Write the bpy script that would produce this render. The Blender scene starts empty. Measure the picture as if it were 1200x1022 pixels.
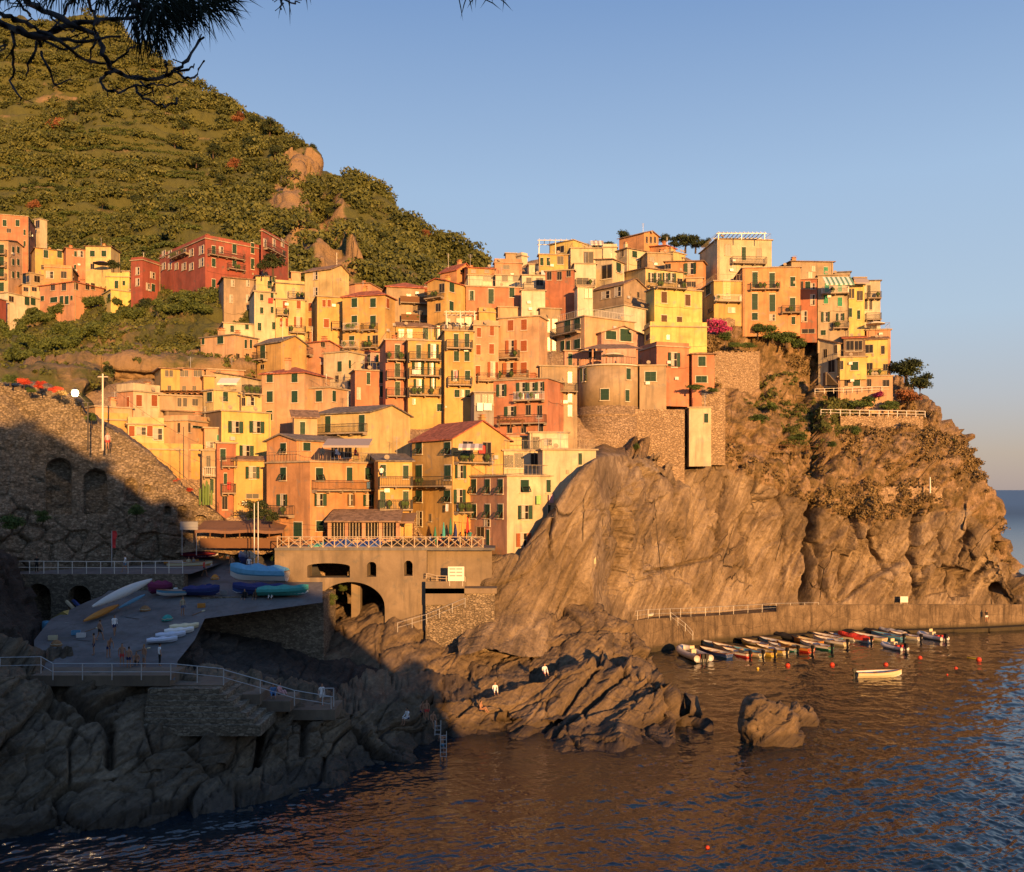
import bpy, bmesh, math, random
import numpy as np
from mathutils import Vector, Matrix

scene = bpy.context.scene
C = scene.collection
F, CX, HZ, CH = 1100.0, 600.0, 574.0, 20.0      # focal length in photo pixels, centre column, horizon row, eye height (m)
R = math.radians

# ------------------------------------------------------------------ camera, sky, sun, exposure
cam_d = bpy.data.cameras.new('camera')
cam = bpy.data.objects.new('camera', cam_d); C.objects.link(cam)
cam.location = (0, 0, CH); cam.rotation_euler = (R(90), 0, 0)
cam_d.sensor_width = 36.0; cam_d.lens = 36.0 * F / 1200.0
cam_d.shift_y = (HZ - 511.0) / 1200.0
cam_d.clip_start = 0.1; cam_d.clip_end = 90000
scene.camera = cam

EXPO = 1.08
SUN_AZ, SUN_EL = 21.0, 7.5      # degrees to the right of straight behind the camera, height
world = bpy.data.worlds.new("World"); scene.world = world; world.use_nodes = True
wn = world.node_tree; wn.nodes.clear()
wo = wn.nodes.new('ShaderNodeOutputWorld'); wb = wn.nodes.new('ShaderNodeBackground')
sky = wn.nodes.new('ShaderNodeTexSky'); sky.sky_type = 'NISHITA'; sky.sun_disc = False
sky.sun_elevation = R(SUN_EL); sky.sun_rotation = R(180 + SUN_AZ)
sky.altitude = 10; sky.air_density = 1.0; sky.dust_density = 0.6; sky.ozone_density = 1.0
wb.inputs['Strength'].default_value = 0.15
# evening air: the same clear gradient by height all the way round, blended with the physical sky
tcw = wn.nodes.new('ShaderNodeTexCoord'); sxw = wn.nodes.new('ShaderNodeSeparateXYZ'); wn.links.new(tcw.outputs['Generated'], sxw.inputs[0])
rw = wn.nodes.new('ShaderNodeValToRGB'); wn.links.new(sxw.outputs[2], rw.inputs[0]); el = rw.color_ramp.elements
def lin(c): return tuple(((x / 255) / 12.92 if x < 11 else ((x / 255 + 0.055) / 1.055) ** 2.4) for x in c)
SK = [(0.0, (166,152,152)), (0.035, (178,163,156)), (0.09, (176,178,188)), (0.17, (172,192,214)), (0.30, (160,187,219)), (0.46, (122,155,202)), (1.0, (84,116,170))]
while len(el) < len(SK): el.new(0.5)
for e, (p, c) in zip(el, SK): e.position = p; e.color = (*lin(c), 1)
vm = wn.nodes.new('ShaderNodeVectorMath'); vm.operation = 'SCALE'; wn.links.new(rw.outputs[0], vm.inputs[0]); vm.inputs['Scale'].default_value = 1 / (0.15 * 2 ** EXPO)
mw = wn.nodes.new('ShaderNodeMix'); mw.data_type = 'RGBA'; mw.inputs[0].default_value = 0.95; wn.links.new(sky.outputs[0], mw.inputs[6]); wn.links.new(vm.outputs[0], mw.inputs[7])
wn.links.new(mw.outputs[2], wb.inputs[0]); wn.links.new(wb.outputs[0], wo.inputs[0])

sd = bpy.data.lights.new('sun', 'SUN'); sun = bpy.data.objects.new('sun', sd); C.objects.link(sun)
sd.energy = 5.0; sd.angle = R(0.5); sd.color = (1.0, 0.50, 0.16)
SUNV = Vector((math.sin(R(SUN_AZ)) * math.cos(R(SUN_EL)), -math.cos(R(SUN_AZ)) * math.cos(R(SUN_EL)), math.sin(R(SUN_EL))))
sun.rotation_euler = SUNV.to_track_quat('Z', 'Y').to_euler()

scene.view_settings.view_transform = 'Standard'
scene.view_settings.look = 'None'
scene.view_settings.exposure = EXPO
scene.view_settings.gamma = 1.0
scene.view_settings.use_curve_mapping = False
scene.cycles.max_bounces = 5

# ------------------------------------------------------------------ helpers
def W(px, py, Y):
    return Vector(((px - CX) / F * Y, Y, CH - (py - HZ) / F * Y))
def tag(o, label=None, cat=None, group=None, kind=None):
    if label: o['label'] = label
    if cat: o['category'] = cat
    if group: o['group'] = group
    if kind: o['kind'] = kind
    return o
def link(name, me, mats=(), parent=None, loc=None, rz=None, smooth=False):
    if mats and len(me.materials) == 0:
        for m in (mats if isinstance(mats, (list, tuple)) else [mats]): me.materials.append(m)
    o = bpy.data.objects.new(name, me); C.objects.link(o)
    if parent is not None: o.parent = parent
    if loc is not None: o.location = loc
    if rz is not None: o.rotation_euler = (0, 0, rz)
    if smooth: me.polygons.foreach_set('use_smooth', [True] * len(me.polygons))
    return o
def empty(name, loc=(0, 0, 0), rz=0.0, label=None, cat=None, group=None, parent=None):
    o = bpy.data.objects.new(name, None); C.objects.link(o)
    o.location = loc; o.rotation_euler = (0, 0, rz); o.empty_display_size = 0.3
    if parent is not None: o.parent = parent
    return tag(o, label, cat, group)

class MB:
    """collects faces, links them as one mesh"""
    def __init__(s): s.v = []; s.f = []; s.m = []
    def face(s, pts, mi=0):
        n = len(s.v); s.v += [tuple(p) for p in pts]; s.f.append(tuple(range(n, n + len(pts)))); s.m.append(mi)
    def box(s, x0, x1, y0, y1, z0, z1, mi=0, M=None):
        c = [(x0,y0,z0),(x1,y0,z0),(x1,y1,z0),(x0,y1,z0),(x0,y0,z1),(x1,y0,z1),(x1,y1,z1),(x0,y1,z1)]
        if M is not None: c = [tuple(M @ Vector(p)) for p in c]
        n = len(s.v); s.v += c
        for f in ((0,3,2,1),(4,5,6,7),(0,1,5,4),(1,2,6,5),(2,3,7,6),(3,0,4,7)):
            s.f.append(tuple(n + i for i in f)); s.m.append(mi)
    def bar(s, p, q, r=0.03, mi=0, n=4, r2=None):
        s.tube([p, q], [r, r if r2 is None else r2], mi, n)
    def tube(s, pts, rad, mi=0, n=6, cap=True):
        pts = [Vector(p) for p in pts]
        if not isinstance(rad, (list, tuple)): rad = [rad] * len(pts)
        base = len(s.v)
        for i, p in enumerate(pts):
            d = (pts[min(i+1, len(pts)-1)] - pts[max(i-1, 0)])
            if d.length < 1e-6: d = Vector((0,0,1))
            d.normalize()
            a = d.cross(Vector((0,0,1)))
            if a.length < 0.05: a = d.cross(Vector((1,0,0)))
            a.normalize(); b = d.cross(a)
            for k in range(n):
                t = 2 * math.pi * k / n
                s.v.append(tuple(p + (a * math.cos(t) + b * math.sin(t)) * rad[i]))
        for i in range(len(pts) - 1):
            for k in range(n):
                k2 = (k + 1) % n
                s.f.append((base+i*n+k, base+i*n+k2, base+(i+1)*n+k2, base+(i+1)*n+k)); s.m.append(mi)
        if cap:
            s.f.append(tuple(base + k for k in range(n))); s.m.append(mi)
            s.f.append(tuple(base + (len(pts)-1)*n + k for k in reversed(range(n)))); s.m.append(mi)
    def lathe(s, prof, mi=0, n=12, c=(0,0,0), sx=1, sy=1):
        base = len(s.v)
        for r, z in prof:
            for k in range(n):
                t = 2*math.pi*k/n; s.v.append((c[0]+r*sx*math.cos(t), c[1]+r*sy*math.sin(t), c[2]+z))
        for i in range(len(prof)-1):
            for k in range(n):
                k2 = (k+1) % n
                s.f.append((base+i*n+k, base+i*n+k2, base+(i+1)*n+k2, base+(i+1)*n+k)); s.m.append(mi)
        s.f.append(tuple(base + k for k in reversed(range(n)))); s.m.append(mi)
        s.f.append(tuple(base + (len(prof)-1)*n + k for k in range(n))); s.m.append(mi)
    def mesh(s, name):
        me = bpy.data.meshes.new(name); me.from_pydata(s.v, [], s.f); me.update()
        if any(s.m): me.polygons.foreach_set('material_index', s.m)
        return me
    def build(s, name, mats, parent=None, loc=None, rz=None, smooth=False):
        return link(name, s.mesh(name), mats, parent, loc, rz, smooth)

def np_mesh(name, v, f):
    """fast mesh from numpy verts (n,3) and faces (m,3 or 4)"""
    me = bpy.data.meshes.new(name)
    v = np.asarray(v, np.float32); f = np.asarray(f, np.int32)
    k = f.shape[1]
    me.vertices.add(len(v)); me.vertices.foreach_set('co', v.ravel())
    me.loops.add(f.size); me.loops.foreach_set('vertex_index', f.ravel())
    me.polygons.add(len(f)); me.polygons.foreach_set('loop_start', np.arange(0, f.size, k, dtype=np.int32))
    me.update(calc_edges=True)
    return me
def grid_faces(nu, nv):
    i = np.arange(nu - 1)[:, None]; j = np.arange(nv - 1)[None, :]
    a = i * nv + j
    return np.stack([a, a + 1, a + nv + 1, a + nv], -1).reshape(-1, 4)

# --- noise
def _h(ix, iy, iz, s):
    n = (ix * 374761393 + iy * 668265263 + iz * 1274126177 + s * 974634777) & 0xFFFFFFFF
    n = ((n ^ (n >> 13)) * 1274126177) & 0xFFFFFFFF
    n = ((n ^ (n >> 16)) * 2246822519) & 0xFFFFFFFF
    return ((n ^ (n >> 15)) & 0xFFFFFF) / float(0xFFFFFF)
def vnoise(p, s=0):
    p = np.asarray(p, float); i = np.floor(p).astype(np.int64); t = p - i
    t = t * t * t * (t * (t * 6 - 15) + 10)
    x, y, z = i[..., 0], i[..., 1], i[..., 2]; r = 0
    for dx in (0, 1):
        for dy in (0, 1):
            for dz in (0, 1):
                w = (t[..., 0] if dx else 1 - t[..., 0]) * (t[..., 1] if dy else 1 - t[..., 1]) * (t[..., 2] if dz else 1 - t[..., 2])
                r = r + w * _h(x + dx, y + dy, z + dz, s)
    return r * 2 - 1
def fbm(p, o=4, s=0, g=0.5):
    r = 0; a = 1; p = np.asarray(p, float)
    for k in range(o): r = r + a * vnoise(p, s + k); a *= g; p = p * 2.03 + 7.1
    return r
def ridged(p, o=4, s=0):
    r = 0; a = 1; p = np.asarray(p, float)
    for k in range(o): r = r + a * (1 - 2 * np.abs(vnoise(p, s + k))); a *= 0.5; p = p * 2.03 + 3.7
    return r
def facets(p, s=0, tilt=1.0):
    """cells with a step and a tilted plane each: broken rock; returns height and distance to the joint"""
    p = np.asarray(p, float); i = np.floor(p).astype(np.int64); f1 = np.full(p.shape[:-1], 9.0); f2 = f1.copy(); hgt = np.zeros_like(f1)
    for dx in (-1, 0, 1):
        for dy in (-1, 0, 1):
            for dz in (-1, 0, 1):
                c = i + np.array([dx, dy, dz]); x, y, z = c[..., 0], c[..., 1], c[..., 2]
                q = np.stack([c[..., k] + _h(x, y, z, s + 11 * k) for k in range(3)], -1); e = p - q
                d = np.sqrt((e ** 2).sum(-1)); m = d < f1
                h = _h(x, y, z, s + 77) - 0.5 + tilt * ((_h(x, y, z, s + 5) - 0.5) * e[..., 0] + (_h(x, y, z, s + 6) - 0.5) * e[..., 1] + (_h(x, y, z, s + 7) - 0.5) * e[..., 2])
                f2 = np.where(m, f1, np.minimum(f2, d)); hgt = np.where(m, h, hgt); f1 = np.where(m, d, f1)
    return hgt, f2 - f1
def worley(p, s=0):
    p = np.asarray(p, float); i = np.floor(p).astype(np.int64); f1 = np.full(p.shape[:-1], 9.0); f2 = f1.copy(); idv = np.zeros_like(f1)
    for dx in (-1, 0, 1):
        for dy in (-1, 0, 1):
            for dz in (-1, 0, 1):
                c = i + np.array([dx, dy, dz]); x, y, z = c[..., 0], c[..., 1], c[..., 2]
                q = np.stack([c[..., k] + _h(x, y, z, s + 11 * k) for k in range(3)], -1)
                d = np.sqrt(((q - p) ** 2).sum(-1)); m = d < f1
                f2 = np.where(m, f1, np.minimum(f2, d)); idv = np.where(m, _h(x, y, z, s + 77), idv); f1 = np.where(m, d, f1)
    return f1, f2, idv

# --- materials
_M = {}
def nodes(name):
    m = bpy.data.materials.new(name); m.use_nodes = True
    nt = m.node_tree; b = nt.nodes['Principled BSDF']; b.inputs['Specular IOR Level'].default_value = 0.25
    return m, nt, b
def ramp(nt, stops, fac):
    r = nt.nodes.new('ShaderNodeValToRGB'); e = r.color_ramp.elements
    while len(e) < len(stops): e.new(0.5)
    for i, (p, c) in enumerate(stops): e[i].position = p; e[i].color = (*c, 1)
    nt.links.new(fac, r.inputs[0]); return r.outputs[0]
def coords(nt, kind='Object', scale=(1,1,1), rot=(0,0,0)):
    tc = nt.nodes.new('ShaderNodeTexCoord'); mp = nt.nodes.new('ShaderNodeMapping')
    mp.inputs['Rotation'].default_value = rot; nt.links.new(tc.outputs[kind], mp.inputs[0])
    if tuple(scale) == (1, 1, 1): return mp.outputs[0]
    m2 = nt.nodes.new('ShaderNodeMapping'); m2.inputs['Scale'].default_value = scale; nt.links.new(mp.outputs[0], m2.inputs[0]); return m2.outputs[0]
def noise(nt, vec, scale, detail=4, rough=0.55, dist=0):
    n = nt.nodes.new('ShaderNodeTexNoise'); n.inputs['Scale'].default_value = scale; n.inputs['Detail'].default_value = detail
    n.inputs['Roughness'].default_value = rough; n.inputs['Distortion'].default_value = dist
    nt.links.new(vec, n.inputs['Vector']); return n.outputs[0]
def mixc(nt, fac, a, b, mode='MIX'):
    m = nt.nodes.new('ShaderNodeMix'); m.data_type = 'RGBA'; m.blend_type = mode
    for k, x in (('Factor', fac), ('A', a), ('B', b)):
        i = {'Factor': 0, 'A': 6, 'B': 7}[k]
        if isinstance(x, (int, float)): m.inputs[i].default_value = x
        elif isinstance(x, tuple): m.inputs[i].default_value = (*x, 1)
        else: nt.links.new(x, m.inputs[i])
    return m.outputs[2]
def mth(nt, op, a, b=0.5):
    m = nt.nodes.new('ShaderNodeMath'); m.operation = op
    for i, x in enumerate((a, b)):
        if isinstance(x, (int, float)): m.inputs[i].default_value = x
        else: nt.links.new(x, m.inputs[i])
    return m.outputs[0]
def bump(nt, b, h, strength=0.5, dist=0.1):
    n = nt.nodes.new('ShaderNodeBump'); n.inputs['Strength'].default_value = strength; n.inputs['Distance'].default_value = dist
    nt.links.new(h, n.inputs['Height']); nt.links.new(n.outputs[0], b.inputs['Normal'])
def plain(name, col, rough=0.7, metal=0.0, var=0.15):
    """paint, cloth, metal: one colour with faint mottling"""
    if name in _M: return _M[name]
    m, nt, b = nodes(name)
    v = coords(nt); n = noise(nt, v, 3.0, 5, 0.6)
    c = mixc(nt, n, tuple(x * (1 - var) for x in col), tuple(min(1, x * (1 + var)) for x in col))
    nt.links.new(c, b.inputs['Base Color']); b.inputs['Roughness'].default_value = rough; b.inputs['Metallic'].default_value = metal
    _M[name] = m; return m
def plaster(name, col):
    """old lime plaster: blotches, vertical rain streaks, greyer patches"""
    if name in _M: return _M[name]
    m, nt, b = nodes(name)
    v = coords(nt, 'Object'); vs = coords(nt, 'Object', (1.6, 1.6, 0.16))
    big = noise(nt, v, 0.35, 5, 0.6, 0.4); st = noise(nt, vs, 1.2, 4, 0.6); fine = noise(nt, v, 6, 3, 0.6)
    dark = tuple(x * 0.62 + 0.015 for x in col); lite = tuple(min(0.92, x * 1.15 + 0.03) for x in col)
    c = mixc(nt, ramp(nt, [(0.3, (0,0,0)), (0.7, (1,1,1))], big), dark, lite)
    c = mixc(nt, ramp(nt, [(0.50, (0,0,0)), (0.70, (0.8,)*3)], st), c, tuple(x * 0.50 + 0.03 for x in col))
    g = sum(col) / 3
    c = mixc(nt, ramp(nt, [(0.57, (0,0,0)), (0.66, (0.6,)*3)], noise(nt, v, 0.8, 6, 0.65, 0.6)), c, (g*0.85, g*0.78, g*0.66))
    c = mixc(nt, 0.25, c, mixc(nt, fine, (0.35,)*3, (1,)*3), 'MULTIPLY')
    nt.links.new(c, b.inputs['Base Color']); b.inputs['Roughness'].default_value = 0.9
    bump(nt, b, fine, 0.3, 0.03)
    _M[name] = m; return m
def stone_wall_mat(name, c1, c2, c3, scale=2.2, mortar=(0.07,0.055,0.04)):
    """rubble masonry: uneven flat stones with recessed joints"""
    if name in _M: return _M[name]
    m, nt, b = nodes(name)
    v = coords(nt, 'Object', (1, 1, 1.9))
    vo = nt.nodes.new('ShaderNodeTexVoronoi'); vo.inputs['Scale'].default_value = scale; nt.links.new(v, vo.inputs['Vector'])
    ve = nt.nodes.new('ShaderNodeTexVoronoi'); ve.feature = 'DISTANCE_TO_EDGE'; ve.inputs['Scale'].default_value = scale; nt.links.new(v, ve.inputs['Vector'])
    sep = nt.nodes.new('ShaderNodeSeparateColor'); nt.links.new(vo.outputs['Color'], sep.inputs[0])
    c = ramp(nt, [(0.0, c1), (0.5, c2), (1.0, c3)], sep.outputs[0])
    big = noise(nt, coords(nt), 0.5, 5, 0.6); c = mixc(nt, 0.6, c, mixc(nt, big, (0.3,0.28,0.25), (1,1,1)), 'MULTIPLY')
    e = ramp(nt, [(0.0, (0.25,)*3), (0.09, (1,1,1))], ve.outputs['Distance'])
    c = mixc(nt, e, mortar, c)
    nt.links.new(c, b.inputs['Base Color']); b.inputs['Roughness'].default_value = 0.95
    h = mth(nt, 'ADD', e, mth(nt, 'MULTIPLY', sep.outputs[1], 0.7)); bump(nt, b, h, 0.9, 0.12)
    _M[name] = m; return m
def rock_mat(name, c1, c2, c3, rot=(0, R(35), 0), scale=1.0, wet=True):
    """layered rock with tilted strata, blotches, lichen; darker wet band at the waterline"""
    m, nt, b = nodes(name)
    v = coords(nt); vs = coords(nt, 'Object', (0.35, 0.5, 2.6), rot)
    n1 = noise(nt, v, 0.18 * scale, 6, 0.62, 0.5); n2 = noise(nt, vs, 0.7 * scale, 6, 0.65, 0.8); n3 = noise(nt, v, 3.0 * scale, 6, 0.7)
    c = ramp(nt, [(0.30, c1), (0.5, c2), (0.68, c3)], mth(nt, 'ADD', mth(nt, 'MULTIPLY', n1, 0.55), mth(nt, 'MULTIPLY', n2, 0.45)))
    c = mixc(nt, 0.75, c, ramp(nt, [(0.3, (0.45,)*3), (0.62, (1,1,1))], n3), 'MULTIPLY')
    spots = ramp(nt, [(0.70, (0,0,0)), (0.76, (1,1,1))], noise(nt, v, 1.1, 8, 0.75))
    c = mixc(nt, mth(nt, 'MULTIPLY', spots, 0.35), c, tuple(min(1, x * 1.8 + 0.08) for x in c3))
    if wet:
        sx = nt.nodes.new('ShaderNodeSeparateXYZ'); nt.links.new(v, sx.inputs[0])
        z = mth(nt, 'ADD', sx.outputs[2], mth(nt, 'MULTIPLY', n3, -0.9))
        wv = ramp(nt, [(0.0, (1,1,1)), (0.35, (0.9,)*3), (0.7, (0,0,0))], z)
        c = mixc(nt, mth(nt, 'MULTIPLY', wv, 0.7), c, (0.035, 0.026, 0.018))
        nt.links.new(mth(nt, 'SUBTRACT', 0.88, mth(nt, 'MULTIPLY', wv, 0.35)), b.inputs['Roughness'])
    else: b.inputs['Roughness'].default_value = 0.9
    nt.links.new(c, b.inputs['Base Color'])
    h = mth(nt, 'ADD', mth(nt, 'MULTIPLY', n2, 1.4), mth(nt, 'MULTIPLY', n3, 0.5)); bump(nt, b, h, 0.8, 0.35)
    _M[name] = m; return m
def attr(nt, name):
    a = nt.nodes.new('ShaderNodeAttribute'); a.attribute_name = name; return a.outputs['Fac']
def leaf_mat(name, dark, mid, lite, rough=0.7):
    m, nt, b = nodes(name)
    a = attr(nt, 'rnd'); n = noise(nt, coords(nt), 0.12, 4)
    f = mth(nt, 'ADD', mth(nt, 'MULTIPLY', a, 0.6), mth(nt, 'MULTIPLY', n, 0.5))
    c = ramp(nt, [(0.2, dark), (0.55, mid), (0.85, lite)], f)
    nt.links.new(c, b.inputs['Base Color']); b.inputs['Roughness'].default_value = rough
    _M[name] = m; return m

# --- sheets of land: columns of (photo column, [(row, distance), ...]) lofted, then broken up by noise
def lerp_cols(cols, pxs):
    xs = np.array([c[0] for c in cols], float); A = np.array([c[1] for c in cols], float)
    return np.stack([[np.interp(pxs, xs, A[:, k, j]) for j in (0, 1)] for k in range(A.shape[1])], 0).transpose(2, 0, 1)
def seg_dist(px, py, pts):
    d = np.full(px.shape, 1e9)
    for (x0, y0), (x1, y1) in zip(pts[:-1], pts[1:]):
        dx, dy = x1 - x0, y1 - y0; t = np.clip(((px - x0) * dx + (py - y0) * dy) / (dx*dx + dy*dy), 0, 1)
        d = np.minimum(d, np.hypot(px - x0 - t * dx, py - y0 - t * dy))
    return d
def sheet(cols, step, rows_n, disp=None, smooth_it=2):
    """returns verts (nu,nv,3), photo coords and face index"""
    x0, x1 = cols[0][0], cols[-1][0]; nu = int((x1 - x0) / step) + 1
    pxs = np.linspace(x0, x1, nu); K = lerp_cols(cols, pxs)                # nu, rows, 2
    parts = []
    for k, n in enumerate(rows_n):
        t = np.linspace(0, 1, n, endpoint=(k == len(rows_n) - 1))[None, :, None]
        parts.append(K[:, k:k+1] * (1 - t) + K[:, k+1:k+2] * t)
    G = np.concatenate(parts, 1)                                           # nu, nv, (py, Y)
    for _ in range(smooth_it):
        G[:, 1:-1] = 0.5 * G[:, 1:-1] + 0.25 * (G[:, 2:] + G[:, :-2])
        G[1:-1] = 0.5 * G[1:-1] + 0.25 * (G[2:] + G[:-2])
    py, Y = G[..., 0], G[..., 1]; px = np.broadcast_to(pxs[:, None], py.shape)
    V = np.stack([(px - CX) / F * Y, Y, CH - (py - HZ) / F * Y], -1)
    if disp is not None:
        N = np.cross(np.gradient(V, axis=1), np.gradient(V, axis=0)); N /= (np.linalg.norm(N, axis=-1, keepdims=True) + 1e-9)
        s = np.sign(-(N * V).sum(-1, keepdims=True) + (N[..., 2:3] * CH)); s[s == 0] = 1
        N = N * s
        V = V + N * disp(V, px, py)[..., None]
    return V, px, py, grid_faces(*px.shape)
def land(name, cols, step, rows_n, mat, disp, kind='structure', smooth=True, sm=2, attrs=None):
    V, px, py, f = sheet(cols, step, rows_n, disp, sm)
    me = np_mesh(name, V.reshape(-1, 3), f)
    if attrs:
        for an, fn in attrs.items():
            a = me.attributes.new(an, 'FLOAT', 'POINT'); a.data.foreach_set('value', np.asarray(fn(V, px, py), np.float32).ravel())
    o = link(name, me, mat); o['kind'] = kind
    if smooth: me.polygons.foreach_set('use_smooth', np.ones(len(me.polygons), bool))
    return o, V, px, py

# --- foliage: many small leaf-sized faces through an uneven volume
def leaves(cent, rad, n_per, size, rng, flat=0.85, shell=0.55):
    """cent (k,3), rad (k,), returns verts, tri faces, per-face random"""
    cent = np.asarray(cent, float); rad = np.asarray(rad, float); k = len(cent)
    n_per = np.broadcast_to(np.asarray(n_per), (k,)); idx = np.repeat(np.arange(k), n_per); n = len(idx)
    d = rng.normal(size=(n, 3)); d /= np.linalg.norm(d, axis=1, keepdims=True)
    d[:, 2] = np.where(d[:, 2] < -0.35, -d[:, 2], d[:, 2])
    lump = 1 + 0.35 * vnoise(d * 1.8 + idx[:, None] * 3.17, 5)
    r = rad[idx] * lump * (shell + (1 - shell) * rng.random(n))
    c = cent[idx] + d * r[:, None] * np.array([1, 1, flat])
    sz = np.broadcast_to(np.asarray(size, float), (k,))[idx] * (0.6 + 0.8 * rng.random(n))
    a = rng.normal(size=(n, 3)); nn = d + 0.7 * rng.normal(size=(n, 3))
    a = np.cross(nn, a); a /= np.linalg.norm(a, axis=1, keepdims=True) + 1e-9
    b = np.cross(nn, a); b /= np.linalg.norm(b, axis=1, keepdims=True) + 1e-9
    s = sz[:, None]
    v = np.stack([c - a * s * 0.5, c + a * s * 0.5, c + b * s * 0.9], 1).reshape(-1, 3)
    f = np.arange(n * 3).reshape(-1, 3)
    rn = 0.5 * rng.random(n) + 0.5 * _h(idx, idx * 3, idx * 7, 3)
    return v, f, rn
def leaf_obj(name, arr, mat, parent=None, loc=None):
    v, f, rn = arr; me = np_mesh(name, v, f)
    a = me.attributes.new('rnd', 'FLOAT', 'FACE'); a.data.foreach_set('value', rn.astype(np.float32))
    return link(name, me, mat, parent, loc)
# ------------------------------------------------------------------ materials of the setting
rock_warm = rock_mat('cliff_rock', (0.13,0.09,0.06), (0.24,0.165,0.11), (0.34,0.24,0.16), (0, R(55), 0))
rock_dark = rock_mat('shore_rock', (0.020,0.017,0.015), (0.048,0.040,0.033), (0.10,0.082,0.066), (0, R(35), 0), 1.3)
rock_mid = rock_mat('headland_rock', (0.062,0.047,0.033), (0.15,0.110,0.070), (0.29,0.215,0.135), (0, R(38), 0), 1.2)
wall_stone = stone_wall_mat('rubble_wall', (0.155,0.125,0.086), (0.25,0.20,0.14), (0.36,0.295,0.21), 3.4, (0.09,0.07,0.05))
wall_stone2 = stone_wall_mat('pale_rubble_wall', (0.30,0.215,0.135), (0.38,0.28,0.18), (0.48,0.36,0.24), 2.8, (0.20,0.14,0.09))
concrete = plaster('old_concrete', (0.16,0.118,0.076))
paving = plaster('slipway_paving', (0.135,0.132,0.130))
bridge_m = plaster('bridge_render', (0.20,0.15,0.095))
def soil_mat(name, veg1, veg2, bare1, bare2):
    m, nt, b = nodes(name)
    v = coords(nt); n1 = noise(nt, v, 0.10, 6, 0.65, 0.5); n2 = noise(nt, v, 0.9, 6, 0.7)
    veg = mixc(nt, n2, veg1, veg2); bare = mixc(nt, n2, bare1, bare2)
    f = mth(nt, 'ADD', attr(nt, 'bare'), mth(nt, 'MULTIPLY', mth(nt, 'SUBTRACT', n1, 0.5), 1.6))
    c = mixc(nt, ramp(nt, [(0.35, (0,0,0)), (0.6, (1,1,1))], f), veg, bare)
    nt.links.new(c, b.inputs['Base Color']); b.inputs['Roughness'].default_value = 0.95
    bump(nt, b, n2, 0.9, 0.6); return m
hill_m = soil_mat('hill_ground', (0.050,0.056,0.018), (0.10,0.105,0.034), (0.15,0.105,0.055), (0.29,0.20,0.12))
prom_m = soil_mat('headland_ground', (0.11,0.085,0.04), (0.20,0.15,0.075), (0.20,0.135,0.08), (0.34,0.235,0.14))

# ------------------------------------------------------------------ sea
def make_sea():
    m, nt, b = nodes('sea_water')
    b.inputs['Base Color'].default_value = (0.004, 0.010, 0.013, 1); b.inputs['Roughness'].default_value = 0.05
    b.inputs['IOR'].default_value = 1.52; b.inputs['Specular IOR Level'].default_value = 0.5
    v = coords(nt, 'Object', (0.8, 1.1, 1), (0, 0, R(20)))
    bump(nt, b, mth(nt, 'ADD', noise(nt, v, 0.6, 5, 0.6, 0.5), mth(nt, 'MULTIPLY', noise(nt, v, 5.0, 4, 0.65, 0.4), 0.10)), 0.22, 0.25)
    # far out: rougher for unresolved chop, bluer sky reflection put into base colour
    ln = nt.nodes.new('ShaderNodeVectorMath'); ln.operation = 'LENGTH'; nt.links.new(coords(nt), ln.inputs[0]); mr = nt.nodes.new('ShaderNodeMapRange'); nt.links.new(ln.outputs['Value'], mr.inputs[0])
    for k_, v_ in zip((1, 2, 3, 4), (160, 900, 0.05, 0.55)): mr.inputs[k_].default_value = v_
    nt.links.new(mr.outputs[0], b.inputs['Roughness'])
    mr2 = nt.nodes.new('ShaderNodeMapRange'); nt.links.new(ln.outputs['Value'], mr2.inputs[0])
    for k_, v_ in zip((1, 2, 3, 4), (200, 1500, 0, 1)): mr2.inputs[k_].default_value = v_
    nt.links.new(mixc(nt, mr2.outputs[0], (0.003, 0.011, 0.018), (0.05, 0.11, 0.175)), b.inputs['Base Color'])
    # a disc of water with real waves, finely divided over the bay
    th = np.concatenate([np.linspace(-180, -32, 14)[:-1], np.linspace(-32, 32, 860), np.linspace(32, 180, 14)[1:]]) * np.pi / 180
    r = np.concatenate([[1.0, 12, 24, 36, 44], 1 / np.linspace(1 / 47.0, 1 / 150.0, 560), np.geomspace(152, 1500, 60)[1:], np.geomspace(1600, 60000, 12)])
    T, Rr = np.meshgrid(th, r, indexing='ij'); X, Y = np.sin(T) * Rr, np.cos(T) * Rr; P = np.stack([X, Y, 0 * X], -1)
    a = R(25); Q = np.stack([X * math.cos(a) + Y * math.sin(a), (-X * math.sin(a) + Y * math.cos(a)) * 1.5, 0 * X], -1)
    w = Q + 1.2 * np.stack([vnoise(P * 0.12, 1), vnoise(P * 0.12, 2), 0 * X], -1)
    Z = 0.085 * fbm(w * 0.40, 2, 5) + 0.07 * (0.5 - np.abs(vnoise(w * 1.1, 7))) + 0.050 * (0.5 - np.abs(vnoise(w * 2.4 + 5, 8))) + 0.014 * vnoise(w * 5.0, 9)
    patch = 0.75 + 0.5 * vnoise(P * 0.035, 12)
    Z = Z * patch * 1.25 * np.clip((Rr - 40) / 8, 0, 1) * np.clip(1 - (Rr - 150) / 500, 0.0, 1) * np.clip((34 - np.abs(T) * 180 / np.pi) / 3, 0, 1)
    V = np.stack([X, Y, Z], -1).reshape(-1, 3); me = np_mesh('sea', V, grid_faces(len(th), len(r))[:, ::-1]); o = link('sea', me, m); o['kind'] = 'structure'
    me.polygons.foreach_set('use_smooth', np.ones(len(me.polygons), bool))
make_sea()

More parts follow.
